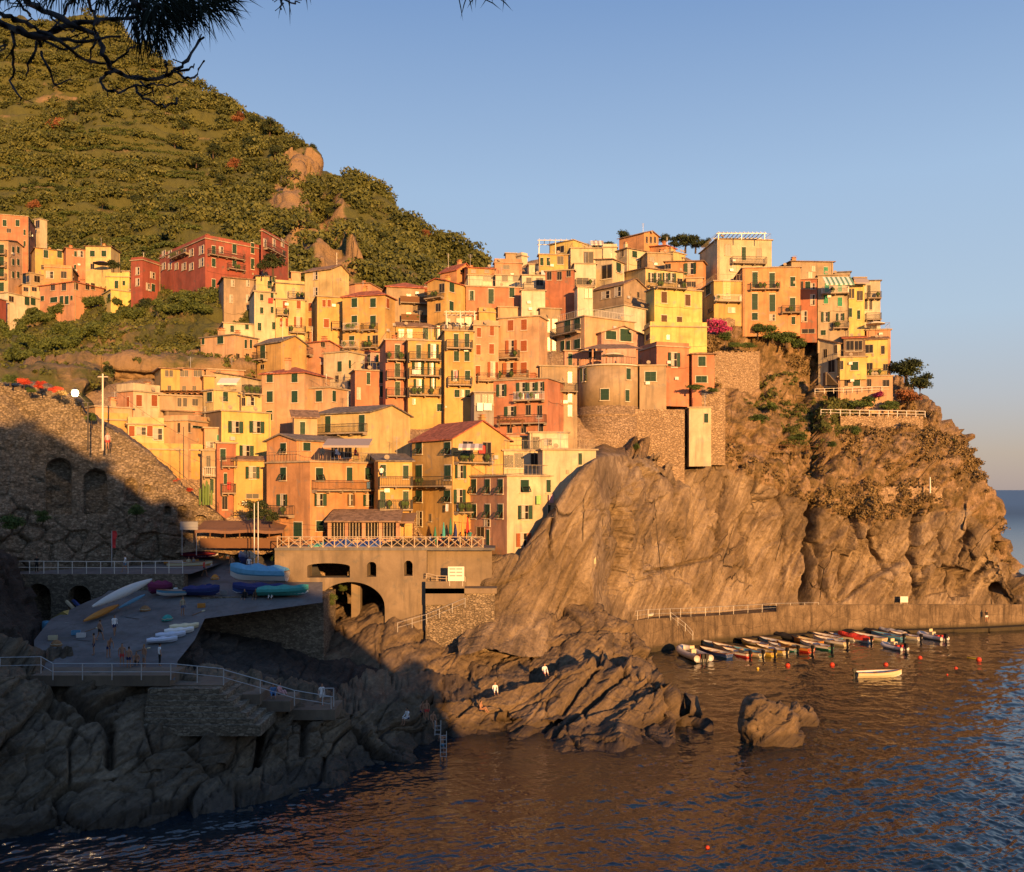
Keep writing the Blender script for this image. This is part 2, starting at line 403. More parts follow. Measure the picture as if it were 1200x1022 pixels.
# ------------------------------------------------------------------ far hill
def yt_make():
    T = [(-60, [(250,232),(340,206),(380,186),(430,135),(460,98),(520,94),(600,92),(660,90)]),
         (100, [(250,226),(340,200),(380,180),(420,132),(455,110),(520,97),(600,93),(660,91)]),
         (240, [(270,185),(340,165),(400,140),(440,122),(500,108),(560,100),(600,97),(660,92)]),
         (400, [(300,172),(350,158),(420,138),(480,120),(540,106),(600,98),(640,94),(660,93)]),
         (600, [(260,175),(300,162),(350,150),(400,138),(450,126),(500,112),(560,102),(660,92)]),
         (760, [(260,172),(300,160),(350,149),(400,139),(440,130),(480,124),(540,119),(660,112)]),
         (850, [(290,165),(330,153),(380,147),(420,143),(450,140),(500,134),(540,128),(660,116)]),
         (1000,[(300,158),(350,154),(390,151),(430,148),(460,146),(500,142),(540,138),(660,124)])]
    xs = [t[0] for t in T]
    def f(px, py):
        vals = [np.interp(py, [p[0] for p in t[1]], [p[1] for p in t[1]]) for t in T]
        if np.ndim(px) == 0 and np.ndim(py) == 0: return float(np.interp(px, xs, vals))
        px, py = np.broadcast_arrays(px, py); out = np.zeros(px.shape); vals = [np.broadcast_to(v, px.shape) for v in vals]
        for i in range(len(xs) - 1):
            m = (px >= xs[i]) & (px <= xs[i+1]); t = (px - xs[i]) / (xs[i+1] - xs[i]); out = np.where(m, vals[i] * (1 - t) + vals[i+1] * t, out)
        return np.where(px > xs[-1], vals[-1], np.where(px < xs[0], vals[0], out))
    return f
YT = yt_make()

ridge = [(-120,30),(-60,30),(0,28),(40,32),(75,28),(115,20),(130,26),(150,46),(180,64),(195,76),(225,102),(262,134),(310,142),(345,168),
         (365,186),(375,202),(400,220),(430,232),(460,250),(480,262),(505,276),(530,302),(560,330),(600,350)]
rp = np.array(ridge, float)
def hill_cols():
    out = []
    for px in list(range(-120, 601, 20)) + [345, 365, 375]:
        ry = np.interp(px, rp[:, 0], rp[:, 1]); yr = np.interp(px, [-120, 115, 260, 350, 450, 600], [430, 420, 360, 325, 292, 250])
        by = np.interp(px, [-120, 160, 260, 340, 600], [352, 352, 348, 345, 370]); yb = np.interp(px, [-120, 160, 260, 340, 600], [214, 212, 192, 186, 180])
        out.append((px, [(ry + 14, yr + 120), (ry, yr), (ry * .75 + by * .25, yr * .76 + yb * .24), (ry * .5 + by * .5, yr * .5 + yb * .5),
                         (ry * .22 + by * .78, yr * .24 + yb * .76), (by, yb), (by + 40, yb - 12)]))
    return sorted(out)
SPUR = [(350,194),(346,215),(342,250),(352,290),(372,330)]
SPUR2 = [(395,255),(402,290),(412,335)]
def hill_disp(V, px, py):
    ter = np.sin(V[..., 2] * 2 * math.pi / 5.5 + 2.0 * vnoise(V * 0.02, 9)) * 0.9 * np.clip((330 - px) / 60, 0, 1)
    hf, gf = facets(V * np.array([.05, .05, .07]), 19, 1.4); near = np.exp(-(seg_dist(px, py, SPUR) / 26) ** 2) + np.exp(-(seg_dist(px, py, SPUR2) / 22) ** 2)
    sp = 5 * np.exp(-(seg_dist(px, py, SPUR) / 20) ** 2) + 4 * np.exp(-(seg_dist(px, py, SPUR2) / 16) ** 2) + 7 * hf * near + 3.0 * facets(V * np.array([.13, .13, .2]), 29, 1.4)[0] * near
    gul = -6 * np.exp(-(seg_dist(px, py, [(378,215),(382,260),(392,300)]) / 12) ** 2)
    return 5.5 * fbm(V * 0.022, 5, 3) + ter + sp + gul + 0.6 * ridged(V * 0.25, 3, 8)
def hill_bare(V, px, py):
    rag = 14 * vnoise(V * 0.05, 91) + 8 * vnoise(V * 0.16, 92)
    b = (1.3 * np.exp(-(seg_dist(px + rag, py, SPUR) / 21) ** 2) + 1.1 * np.exp(-(seg_dist(px + rag, py, SPUR2) / 14) ** 2)) * (0.8 + 0.9 * vnoise(V * 0.09, 93))
    b = b + 0.25 * np.clip(vnoise(V * 0.045, 94) * 2 - .3, 0, 1) * np.clip((px - 330) / 60, 0, 1) + 0.35 * np.exp(-(seg_dist(px, py, [(435,310),(500,330)]) / 12) ** 2)
    band = np.clip(np.sin(V[..., 2] * 2 * math.pi / 11.0 + 3 * vnoise(V * 0.015, 4)), 0, 1) ** 3 * 0.28 * np.clip((300 - px) / 60, 0, 1)
    b = b + band + 0.25 * np.exp(-((px - 75) / 60) ** 2 - ((py - 112) / 9) ** 2)
    return b + 0.05
hill_o, HV, hpx, hpy = land('hill', hill_cols(), 1.6, (6, 50, 50, 55, 45, 8), hill_m, hill_disp, attrs={'bare': hill_bare})

# terraced slope under the far houses, left
def valley_cols():
    out = []
    for px in range(-120, 301, 20):
        q = max(px, -60); out.append((px, [(332, 222)] + [(p, YT(q, p)) for p in (345, 365, 385, 410, 430)] + ([(452, YT(q, 450) - 2), (500, 104)] if px < 120 else [(446, YT(q, 440) + 6), (500, YT(q, 500) + 12)])))
    return out
def val_disp(V, px, py):
    return 1.2 * fbm(V * 0.05, 4, 13) + 0.9 * facets(V * 0.16, 17, 1.2)[0] + 0.3 * ridged(V * .5, 3, 15) + 0.5 * np.sign(np.sin(V[..., 2] * 2 * math.pi / 4.0 + 2 * vnoise(V * 0.03, 2))) + 0.25 * fbm(V * 0.6, 3, 5)
val_o, VV, vpx, vpy = land('terraced_slope', valley_cols(), 1.6, (4, 18, 18, 20, 18, 16, 6), hill_m, val_disp,
     attrs={'bare': lambda V, px, py: 0.32 + 0.25 * (vnoise(V * 0.06, 3)) + 0.2 * np.exp(-((py - 430) / 18) ** 2)})

# ground under the village
def village_cols():
    out = []
    tops = [(95,470),(150,455),(190,440),(240,380),(262,345),(460,345),(520,330),(560,318),(640,304),(720,298),(760,296),(830,312),(860,330)]
    for px in range(95, 861, 15):
        t = np.interp(px, [a for a, b in tops], [b for a, b in tops])
        rows = [(t + 4, YT(px, t) + 40), (t, YT(px, t) + 9)]
        for q in (0.2, 0.4, 0.6, 0.8, 1.0):
            py = t + (655 - t) * q; 
            if px > 640: py = t + ((655 if px < 600 else max(545, 655 - (px - 600) * 1.2)) - t) * q
            rows.append((py, YT(px, py) + 7.0))
        out.append((px, rows))
    return out
land('village_hill', village_cols(), 3.0, (3, 16, 16, 16, 16, 16), wall_stone2, lambda V, px, py: 0.5 * fbm(V * 0.3, 3, 4) + 0.8)

# ------------------------------------------------------------------ the headland with the cliff
def dY(px, k): return float(np.interp(px, [706, 720, 780, 850, 900, 960, 1060, 1150, 1200], [0, 4, 9.5, 12.5, 13.5, 12.5, 10.5, 8, 6])) * (.1, .1, .12, .3, .85, 1, 1)[k]
EC = [(538, [(728,98),(734,92),(738,91),(742,90),(748,89),(756,88),(770,85)]),
      (556, [(690,100),(698,92.5),(706,92),(714,91.5),(722,91),(735,90),(765,86)]),
      (570, [(645,108),(656,93.6),(666,93),(675,92.6),(690,92),(715,91),(760,87)]),
      (610, [(640,108),(652,92.8),(665,92.5),(678,92.2),(693,92),(720,91),(770,87)]),
      (645, [(592,110),(606,92.6),(628,92.3),(652,92.4),(680,92.6),(714,92.8),(770,90)]),
      (672, [(552,114),(566,93.4),(592,93.2),(635,93.6),(680,94.4),(720,96),(775,94)]),
      (697, [(524,118),(538,95.2),(580,94.8),(630,94.9),(680,95.4),(722,97),(777,95)]),
      (707, [(520,120),(534,99.5),(580,98.5),(630,98.5),(680,99),(722,100),(777,98)]),
      (722, [(520,130),(533,109),(580,106),(630,105),(680,104.5),(725,104.5),(780,102)]),
      (780, [(500,140),(532,122),(560,118),(600,115),(660,113),(727,111),(790,108)]),
      (803, [(480,145),(500,127),(520,124),(542,121),(635,115),(727,112),(790,108)]),
      (828, [(385,158),(396,143),(470,132),(548,123),(637,117),(725,113),(790,108)]),
      (880, [(375,165),(386,148),(470,138),(560,125),(640,119),(723,116),(790,108)]),
      (950, [(378,170),(388,151),(480,141),(583,128),(650,122),(720,119),(790,110)]),
      (1000,[(445,165),(455,147),(520,139),(600,130),(655,125),(718,121),(790,110)]),
      (1060,[(452,163),(462,146),(530,138),(605,132),(660,128),(717,125),(790,112)]),
      (1100,[(478,158),(480,143),(540,138),(610,134),(662,130),(716,127),(790,113)]),
      (1125,[(515,156),(512,142),(560,138),(612,135),(664,131),(716,128),(790,114)]),
      (1145,[(545,154),(538,141),(575,138),(618,135),(667,132),(715,129),(790,115)]),
      (1165,[(580,150),(572,140),(600,138),(640,136),(680,133),(715,131),(790,116)]),
      (1185,[(635,150),(622,139),(645,138),(665,136),(690,134),(716,132),(790,117)]),
      (1200,[(690,150),(678,139),(690,138),(700,137),(710,135),(720,133),(790,118)]),
      (1225,[(735,150),(722,139),(727,138),(732,137),(736,136),(742,134),(790,120)]),
      (1260,[(790,150),(780,139),(782,138),(784,137),(786,136),(790,134),(800,120)])]
EC = [(p, [(a, b + dY(p, k)) for k, (a, b) in enumerate(r)]) for p, r in EC]
EC = [(p - 15 * float(np.interp(p, [1100, 1145, 1200, 1260], [0, 1, 1, 0])), r) for p, r in EC]
EC = [(p, r[:5] + [(718 if 760 < p < 1180 else r[5][0], r[5][1])] + r[6:]) for p, r in EC]
EC = [(p, r[:6] + ([(r[5][0] + 45, r[5][1] + 2.5)] if 720 <= p <= 1230 else [r[6]])) for p, r in EC]
CRACKS = [([(953,586),(950,630),(946,670),(943,718)], 6.0, 9.0), ([(958,640),(966,690),(975,716)], 5, 1.6), ([(848,560),(840,610),(836,650),(822,712)], 2.5, 1.2), ([(770,560),(752,610),(742,660),(735,712)], 2.2, 1.0),
          ([(1070,600),(1062,650),(1072,700)], 4, 1.5), ([(1130,620),(1112,660),(1120,700)], 3.5, 1.6), ([(995,600),(992,680)], 3, 1.0),
          ([(700,552),(672,600),(650,660)], 2.5, 0.9), ([(725,560),(690,640),(668,700)], 2.2, 0.8), ([(748,670),(830,655),(850,640)], 2.0, 0.8), ([(1020,625),(1040,690),(1035,715)], 3, 1.0),
          ([(651,596),(645,625),(644,655)], 3.2, 2.6), ([(1165,690),(1172,725)], 7, 3.5), ([(1190,680),(1188,730)], 5, 2.5), ([(800,548),(800,620),(790,700)], 2.6, 0.9), ([(878,560),(872,620),(876,700)], 2.2, .7), ([(915,572),(920,640),(912,710)], 2.2, .6), ([(1100,605),(1085,650)], 2.6, 1.2), ([(690,585),(665,640),(655,690)], 2.4, 1.0), ([(740,548),(712,610),(700,670),(690,705)], 2.6, 1.2)]
def cliff_disp(V, px, py):
    a = R(52); q = np.stack([V[..., 0] * math.cos(a) + V[..., 2] * math.sin(a), V[..., 1], -V[..., 0] * math.sin(a) + V[..., 2] * math.cos(a)], -1)
    wq = q + 1.2 * np.stack([vnoise(V * 0.15, 1), vnoise(V * 0.15, 2), vnoise(V * 0.15, 3)], -1)
    ha, ga = facets(wq * np.array([0.045, 0.09, 0.12]), 4, 1.5)
    hb_, gb = facets(wq * np.array([0.12, 0.25, 0.40]), 6, 1.4)
    hc, gc = facets(wq * np.array([0.40, 0.7, 1.3]), 8, 1.2)
    smooth = 0.65 * np.exp(-((px - 815) / 110) ** 4) * np.clip((py - 545) / 20, 0, 1)
    d = 2.3 * ha * (1 - 0.6 * smooth) - 0.8 * np.exp(-(ga / 0.03) ** 2) * (1 - 0.4 * smooth)
    d += (1.25 * hb_ - 0.4 * np.exp(-(gb / 0.04) ** 2) + 0.40 * hc) * (1 - 0.6 * smooth)
    d += 1.4 * fbm(V * 0.05, 2, 3) + (0.25 * ridged(V * np.array([0.35, 0.35, 0.2]), 4, 8) + 0.12 * fbm(V * 2.2, 2, 9)) * (1 - 0.6 * smooth)
    for pts, w, dep in CRACKS:
        wob = 3.5 * vnoise(V * 0.25, 21) + 1.2 * vnoise(V * 0.9, 22)
        d -= dep * 1.5 * np.exp(-(seg_dist(px + wob, py, pts) / max(1.5, w * .62)) ** 2)
    foot = np.clip((712 - py) / 25, 0.08, 1) * (1 - 0.97 * np.exp(-((px - 715) / 26) ** 4) * np.clip((590 - py) / 25, 0, 1))
    return d * np.clip((px - 700) / 30, 0.22, 1) * np.where(px > 690, foot, 1)
def rock_top(px): return np.interp(px, [600, 680, 780, 860, 940, 960, 1010, 1060, 1120, 1160, 1200], [600, 532, 530, 556, 584, 596, 612, 605, 600, 640, 690])
def prom_mat():
    m, nt, b = nodes('headland_surface')
    v = coords(nt)
    def rock(c1, c2, c3, vs):
        n2 = noise(nt, vs, 0.6, 6, 0.65, 0.8); n1 = noise(nt, v, 0.16, 6, 0.62, 0.5)
        return ramp(nt, [(0.36, c1), (0.5, c2), (0.61, c3)], mth(nt, 'ADD', mth(nt, 'MULTIPLY', n1, 0.55), mth(nt, 'MULTIPLY', n2, 0.45))), n2
    rk, n2 = rock((0.085,0.065,0.044), (0.225,0.168,0.11), (0.37,0.29,0.20), coords(nt, 'Object', (0.28, 0.4, 2.0), (0, R(60), 0)))
    n3 = noise(nt, v, 2.6, 6, 0.7); n4 = noise(nt, v, 0.55, 6, 0.7, 0.3)
    rk = mixc(nt, 0.7, rk, ramp(nt, [(0.3, (0.5,)*3), (0.62, (1,1,1))], n3), 'MULTIPLY')
    ck = nt.nodes.new('ShaderNodeTexVoronoi'); ck.feature = 'DISTANCE_TO_EDGE'; ck.inputs['Scale'].default_value = 0.22; cvec = mixc(nt, 0.35, coords(nt, 'Object', (0.42, 1.0, 1.0), (0, R(64), 0)), noise(nt, v, 0.4, 6, 0.7)); nt.links.new(cvec, ck.inputs['Vector'])
    crk = mth(nt, 'MULTIPLY', ramp(nt, [(0.0, (0.8,)*3), (0.009, (0,0,0))], ck.outputs['Distance']), ramp(nt, [(0.5, (0,0,0)), (0.62, (1,1,1))], noise(nt, v, 0.15, 4))); rk = mixc(nt, crk, rk, (0.035, 0.024, 0.016))
    streak = ramp(nt, [(0.54, (0,0,0)), (0.66, (0.7,)*3)], noise(nt, coords(nt, 'Object', (1, 1, 0.14), (0, R(-18), 0)), 0.55, 6, 0.65, 0.4))
    rk = mixc(nt, streak, rk, (0.12, 0.085, 0.06))
    sl = ramp(nt, [(0.33, (0.10,0.075,0.03)), (0.46, (0.19,0.13,0.062)), (0.57, (0.30,0.205,0.12)), (0.70, (0.40,0.285,0.18))], n4)
    sl = mixc(nt, 0.7, sl, ramp(nt, [(0.3, (0.35,)*3), (0.6, (1,1,1))], n3), 'MULTIPLY')
    f = mth(nt, 'ADD', attr(nt, 'veg'), mth(nt, 'MULTIPLY', mth(nt, 'SUBTRACT', n4, 0.5), 0.9))
    c = mixc(nt, ramp(nt, [(0.4, (0,0,0)), (0.58, (1,1,1))], f), rk, sl)
    sx = nt.nodes.new('ShaderNodeSeparateXYZ'); nt.links.new(v, sx.inputs[0])
    wv = ramp(nt, [(0.0, (0.7,)*3), (0.1, (0.6,)*3), (0.35, (0,0,0))], mth(nt, 'ADD', sx.outputs[2], mth(nt, 'MULTIPLY', n3, -0.9)))
    c = mixc(nt, wv, c, (0.035, 0.026, 0.018))
    nt.links.new(c, b.inputs['Base Color']); b.inputs['Roughness'].default_value = 0.92
    bump(nt, b, mth(nt, 'SUBTRACT', mth(nt, 'ADD', n2, mth(nt, 'MULTIPLY', n3, 0.8)), crk), 1.0, 0.45); return m
prom_o, EV, epx, epy = land('headland_cliff', EC, 1.25, (6, 42, 50, 62, 58, 18), prom_mat(), cliff_disp, smooth=False,
     attrs={'veg': lambda V, px, py: np.clip((rock_top(px) - py) / 14 + 0.5, 0, 1) - np.clip((700 - px) / 30, 0, 1) * 0.6})

# ------------------------------------------------------------------ shore rocks
def rock_disp(amp=1.0, tilt=38, seed=4, sc=1.0):
    def g(V, px, py):
        a = R(tilt); q = np.stack([V[..., 0] * math.cos(a) + V[..., 2] * math.sin(a), V[..., 1], -V[..., 0] * math.sin(a) + V[..., 2] * math.cos(a)], -1)
        wq = q + 0.8 * np.stack([vnoise(V * 0.3, 1), vnoise(V * 0.3, 2), vnoise(V * 0.3, 3)], -1)
        ha, ga = facets(wq * np.array([0.075, 0.16, 0.27]) * sc, seed, 1.5)
        hb_, gb = facets(wq * np.array([0.16, 0.36, 0.75]) * sc, seed + 5, 1.5)
        hc, gc = facets(wq * np.array([0.8, 1.2, 2.0]) * sc, seed + 9, 1.2)
        d = 1.0 * ha - 0.5 * np.exp(-(ga / 0.03) ** 2) + 0.45 * hb_ - 0.24 * np.exp(-(gb / 0.04) ** 2) + 0.16 * hc
        return amp * (d + 0.8 * fbm(V * 0.12, 2, seed) + 0.10 * ridged(V * 0.9, 3, seed + 2) + 0.05 * fbm(V * 4, 2, 3))
    return g
def wl(py): return 22000.0 / (py - HZ)      # distance of the water seen at that row
SC = [(-90, [(690,70),(720,60),(800,57),(880,54),(950,52),(995,51.5),(1060,49)]),
      (0,   [(745,70),(782,64),(830,61),(880,58),(935,56),(985,wl(985)),(1060,50)]),
      (50,  [(775,72),(797,66),(840,63),(885,60),(935,57.5),(980,wl(980)),(1050,51)]),
      (120, [(780,72),(800,66.5),(840,64),(880,61.5),(930,59),(968,wl(968)),(1040,52)]),
      (200, [(785,72),(803,67),(835,65),(870,63),(915,61),(950,wl(950)),(1010,55)]),
      (290, [(800,73),(822,68),(845,67),(875,65.5),(905,64),(931,wl(931)),(990,57)]),
      (380, [(815,75),(838,69.5),(855,69),(875,68),(895,67),(913,wl(913)),(960,61)]),
      (430, [(795,82),(830,73),(848,71.5),(865,70.5),(885,69),(905,wl(905)),(950,62)]),
      (480, [(795,84),(818,75.5),(838,74),(855,73),(876,71.5),(896,wl(896)),(940,64)]),
      (540, [(800,86),(815,79),(835,77),(852,76),(870,74),(886,wl(886)),(930,66)]),
      (600, [(800,87),(805,81),(822,79.5),(842,78),(862,75.5),(881,wl(881)),(930,67)]),
      (640, [(785,88),(792,82),(812,80.5),(835,78.5),(858,76),(880,wl(880)),(925,67)]),
      (690, [(772,90),(775,84),(800,81.5),(828,79),(852,76.5),(878,wl(878)),(925,68)]),
      (730, [(790,90),(783,83.5),(805,81),(828,79),(850,77),(875,wl(875)),(925,68)]),
      (765, [(805,88),(792,82),(812,80),(832,78.5),(850,77),(871,wl(871)),(915,69)]),
      (785, [(830,86),(812,79.5),(826,78.5),(840,78),(852,77),(867,wl(867)),(910,70)]),
      (797, [(862,84),(845,79),(850,78),(855,77.5),(859,77),(866,wl(866)),(905,70)]),
      (812, [(860,83),(846,79),(851,78),(856,77),(861,76.5),(866,wl(866)),(905,70)]),
      (826, [(866,82),(852,78),(856,77.5),(860,77),(863,76.5),(867,wl(868)),(905,70)]),
      (836, [(890,80),(874,76),(876,76),(878,76),(880,75),(882,74),(905,70)])]
def shore_disp(V, px, py):
    d = rock_disp(1.0, 38, 4)(V, px, py)
    rightness = np.clip((px - 560) / 60, 0, 1)
    lay = np.abs(((V[..., 2] * 0.62 - V[..., 0] * 0.42 + 0.5 * vnoise(V * 0.3, 31)) * 0.55) % 1 - 0.5)
    d = d * (1 - 0.35 * rightness) + rightness * (lay - 0.25) * 1.5
    for pts, w, dep in [([(800,845),(797,866)], 3.5, 2.5), ([(60,800),(130,860),(128,905)], 5, 1.6), ([(305,850),(300,905)], 3.5, 1.5), ([(355,850),(352,890)], 3.5, 1.2), ([(735,785),(690,825),(640,870)], 3, 1.2), ([(700,780),(660,830),(620,868)], 2.5, 1.1)]:
        d = d - dep * np.exp(-(seg_dist(px, py, pts) / w) ** 2)
    return d * np.clip((1.0 - (py - 700) * 0 ), 0, 1)
land('shore_rocks', SC, 1.3, (8, 28, 34, 36, 32, 14), rock_mid, shore_disp, smooth=False)

MC = [(455, [(790,92),(784,87),(792,86),(800,85),(812,83),(850,78)]), (470, [(775,94),(768,89),(780,87.5),(792,86),(812,83.5),(850,78)]),
      (500, [(760,96),(756,90),(770,88.5),(788,86.5),(815,84),(850,78)]), (545, [(748,98),(742,92.5),(760,90),(785,87),(818,84),(850,78)]),
      (585, [(722,102),(718,96),(742,92.5),(772,88.5),(812,85),(850,78)]), (615, [(708,104),(704,98.5),(735,93.5),(768,89),(808,85.5),(850,78)]),
      (650, [(704,105),(699,99.5),(730,94.5),(765,90),(800,86),(850,78)]), (690, [(716,104),(708,98.5),(735,94.5),(765,91),(795,88),(850,80)]),
      (715, [(735,103),(728,97),(748,94.5),(768,92),(790,90),(850,80)]), (745, [(758,102),(750,95.5),(762,94),(775,92.5),(789,wl(800)*.92),(850,80)]),
      (765, [(785,98),(776,94),(782,93.5),(788,93),(795,92),(850,80)]), (778, [(815,96),(806,92),(808,92),(810,92),(812,91),(850,80)])]
land('harbour_rocks', MC, 1.3, (6, 30, 34, 34, 16), rock_mid, rock_disp(1.05, 30, 14, 0.9), smooth=False)
# rocks in the gully behind the bridge and under it
GC = [(360, [(690,112),(712,101),(730,95),(750,90),(780,86),(830,80)]), (400, [(676,114),(690,104),(710,96.5),(727,91.5),(762,87.5),(830,81)]),
      (440, [(676,114),(690,105),(704,97),(720,91.5),(756,87.5),(830,81)]), (480, [(690,112),(700,103),(714,96),(731,91),(768,87.5),(830,81)]),
      (520, [(690,112),(705,100),(730,95),(755,91),(785,87),(830,81)]), (570, [(680,112),(695,99),(725,94),(752,90.5),(785,87),(830,81)]),
      (620, [(690,108),(700,98),(735,93),(760,89),(790,85),(830,80)])]
land('gully_rocks', GC, 1.5, (5, 22, 22, 24, 14), rock_mid, rock_disp(0.9, 40, 24, 0.8), smooth=False)
# dark rocks under the retaining wall
DC = [(185, [(715,84),(745,79),(765,76),(785,73),(805,71),(850,68)]), (225, [(722,84),(733,81),(755,77.5),(785,74),(812,71),(850,68)]), (245, [(738,86),(744,83.5),(762,79.5),(790,75),(818,71.5),(860,69)]),
      (300, [(750,86),(756,84.2),(774,80),(795,75.5),(828,71.5),(870,69)]), (372, [(772,88),(780,84.6),(792,81),(805,77),(835,73),(880,69)]), (400, [(760,92),(776,85.5),(792,82),(812,78.5),(838,74.5),(880,70)]),
      (440, [(765,92),(779,86),(795,82.5),(815,79),(836,76),(880,71)]), (470, [(790,92),(800,84),(812,82),(824,80),(840,77),(880,72)])]
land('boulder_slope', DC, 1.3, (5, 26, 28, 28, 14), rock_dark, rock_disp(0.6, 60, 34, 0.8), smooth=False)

# lone rock in the bay
def sea_stack(px0, px1, top, base, label, seed, name='sea_rock', mid=None):
    Y = wl(base) + 2; c = W((px0 + px1) / 2, base, Y); rx = (px1 - px0) / 2 / F * Y; h = (base - top) / F * Y
    n, m = 64, 40; th = np.linspace(0, 2 * np.pi, n, endpoint=False)[:, None]; ph = np.linspace(-0.5, np.pi / 2, m)[None, :]
    d = np.stack([np.cos(th) * np.cos(ph), np.sin(th) * np.cos(ph), np.sin(ph) * np.ones_like(th)], -1)
    P = np.sign(d) * np.abs(d) ** 0.7 * np.array([rx, rx * 0.75, h]) * 0.95; P[..., 2] *= 1 - 0.25 * P[..., 0:1][..., 0] / rx; a_ = R(40); q = np.stack([P[..., 0] * math.cos(a_) + P[..., 2] * math.sin(a_), P[..., 1], 2.0 * (-P[..., 0] * math.sin(a_) + P[..., 2] * math.cos(a_))], -1) + seed * 7.0
    f1, f2, idv = worley(q * np.array([0.5, 0.5, 0.7]), seed); k = 1 + 0.30 * (idv - 0.5) - 0.10 * np.exp(-((f2 - f1) / 0.05) ** 2) + 0.05 * ridged(q * 1.5, 3, seed)
    P = P * k[..., None]
    if mid: P[..., 2] *= 1 - 0.75 * np.exp(-((P[..., 0] - mid * rx) / (0.12 * rx)) ** 2)
    f = grid_faces(n + 1, m); f = f % (n * m)
    me = np_mesh(name, P.reshape(-1, 3), f); o = link(name, me, rock_mid, loc=(c.x, c.y, -0.1))
    tag(o, label, 'rock'); return o
sea_stack(869, 940, 829, 876, 'largest lone brown rock standing out of the bay', 3)
sea_stack(926, 958, 833, 856, 'small low rock touching the right side of the lone rock in the bay', 5)

# ------------------------------------------------------------------ left hillside with the arched walls
ARCH = [(69, 537, 602, 30), (112, 550, 602, 27), (153.5, 561, 588, 16), (172.5, 568, 577, 8), (197, 593, 604, 8), (214, 592, 612, 12), (236, 604, 612, 14)]
LC = [(-90, [(430,110),(432,90),(500,88),(560,86),(620,83),(668,80),(700,78),(770,74)]), (0, [(445,108),(447,92),(500,91),(560,90),(620,89),(668,88),(690,87),(740,85)]),
      (50, [(452,106),(454,94),(510,93),(560,92.5),(620,92),(668,91.5),(690,91),(740,90)]), (95, [(468,104),(470,95),(520,94.5),(565,94),(620,93.5),(668,93),(690,92.5),(740,92)]),
      (118, [(492,104),(494,96),(530,95.5),(570,95),(620,94.5),(668,94),(690,94),(740,93)]), (150, [(510,104),(512,96.5),(540,96),(575,95.5),(620,95.5),(666,95),(690,95),(740,95)]),
      (180, [(535,104),(537,97),(560,96.5),(590,96.5),(625,96.5),(664,97),(690,97),(740,97)]), (215, [(570,106),(572,98.5),(590,98),(605,98),(630,99),(662,100),(690,100),(740,100)]),
      (240, [(588,106),(590,99),(602,99),(612,99.5),(632,101),(655,102),(690,102),(740,102)]), (272, [(612,106),(614,101),(620,101),(626,102),(636,103),(652,104),(690,104),(740,104)])]
def left_disp(V, px, py):
    d = 0.35 * fbm(V * 0.25, 4, 44) + 0.10 * fbm(V * 1.6, 3, 45)
    rough = np.clip((py - 600) / 30, 0, 1) * 0.9 + 0.25 + 0.9 * np.clip((70 - px) / 60, 0, 1) * np.clip((py - 560) / 40, 0, 1)
    f1, f2, idv = worley(V * np.array([0.4, 0.4, 0.5]), 41); d += rough * (0.6 * (idv - 0.5) - 0.25 * np.exp(-((f2 - f1) / 0.08) ** 2))
    d += 0.25 * np.sin((py - 500) / 9.0) * np.exp(-((px - 60) / 50) ** 2) * (py < 530)
    for cx, t, b, w in ARCH:
        r = w / 2; cy = t + r * 0.8; ins = ((np.abs(px - cx) < r) & (py > cy) & (py < b)) | (((px - cx) / r) ** 2 + ((py - cy) / (r * 0.8)) ** 2 < 1)
        d = d - np.where(ins, 1.1 if w > 10 else 0.7, 0)
    d = d - 2.2 * np.exp(-(seg_dist(px, py, [(20,470),(60,520),(80,500),(103,480)]) / 7) ** 2) * 0.25
    return d
land('stone_hillside', LC, 0.8, (6, 46, 46, 46, 40, 14, 8), wall_stone, left_disp, sm=1)

# boulder shoulder at the far left, in front
BC = [(-90, [(640,84),(650,74),(700,71),(740,69),(790,66)]), (-10, [(640,86),(648,76),(700,73),(745,71),(795,66)]), (12, [(655,87),(663,78),(705,75),(750,72.5),(797,67)]),
      (30, [(700,87),(706,80),(728,77),(760,73.5),(800,68)]), (42, [(735,86),(740,81),(752,78),(775,73),(800,69)]), (55, [(775,82),(780,74),(784,73),(790,71),(800,69)])]
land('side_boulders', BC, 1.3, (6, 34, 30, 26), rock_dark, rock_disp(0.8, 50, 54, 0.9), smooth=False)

# ------------------------------------------------------------------ slipway, terraces, walls round it
def slab(name, pts, mat, thick=0.0, kind='structure', label=None, cat=None):
    mb = MB(); P = [W(*p) for p in pts]
    if thick:
        Q = [p - Vector((0, 0, thick)) for p in P]; n = len(P); mb.face(P)
        for i in range(n): mb.face([P[i], Q[i], Q[(i+1) % n], P[(i+1) % n]])
    else: mb.face(P)
    o = mb.build(name, mat)
    if kind: o['kind'] = kind
    return tag(o, label, cat)
RAMP = [(797,66,40,205),(775,70.5,40,208),(750,75.5,40,228),(725,80.5,60,240),(706,84.5,100,378),(698,86.5,120,378),(690,88.5,130,378),(676,93,160,378),(664,97,190,372),(652,101.5,200,365),(643,106,200,360)]
def make_ramp():
    mb = MB(); n = 30
    rows = []
    for py, Y, a, b in RAMP: rows.append([W(a + (b - a) * i / n, py, Y) for i in range(n + 1)])
    for i in range(len(rows) - 1):
        for j in range(n): mb.face([rows[i][j], rows[i][j+1], rows[i+1][j+1], rows[i+1][j]])
    o = mb.build('slipway', paving); o['kind'] = 'structure'
make_ramp()
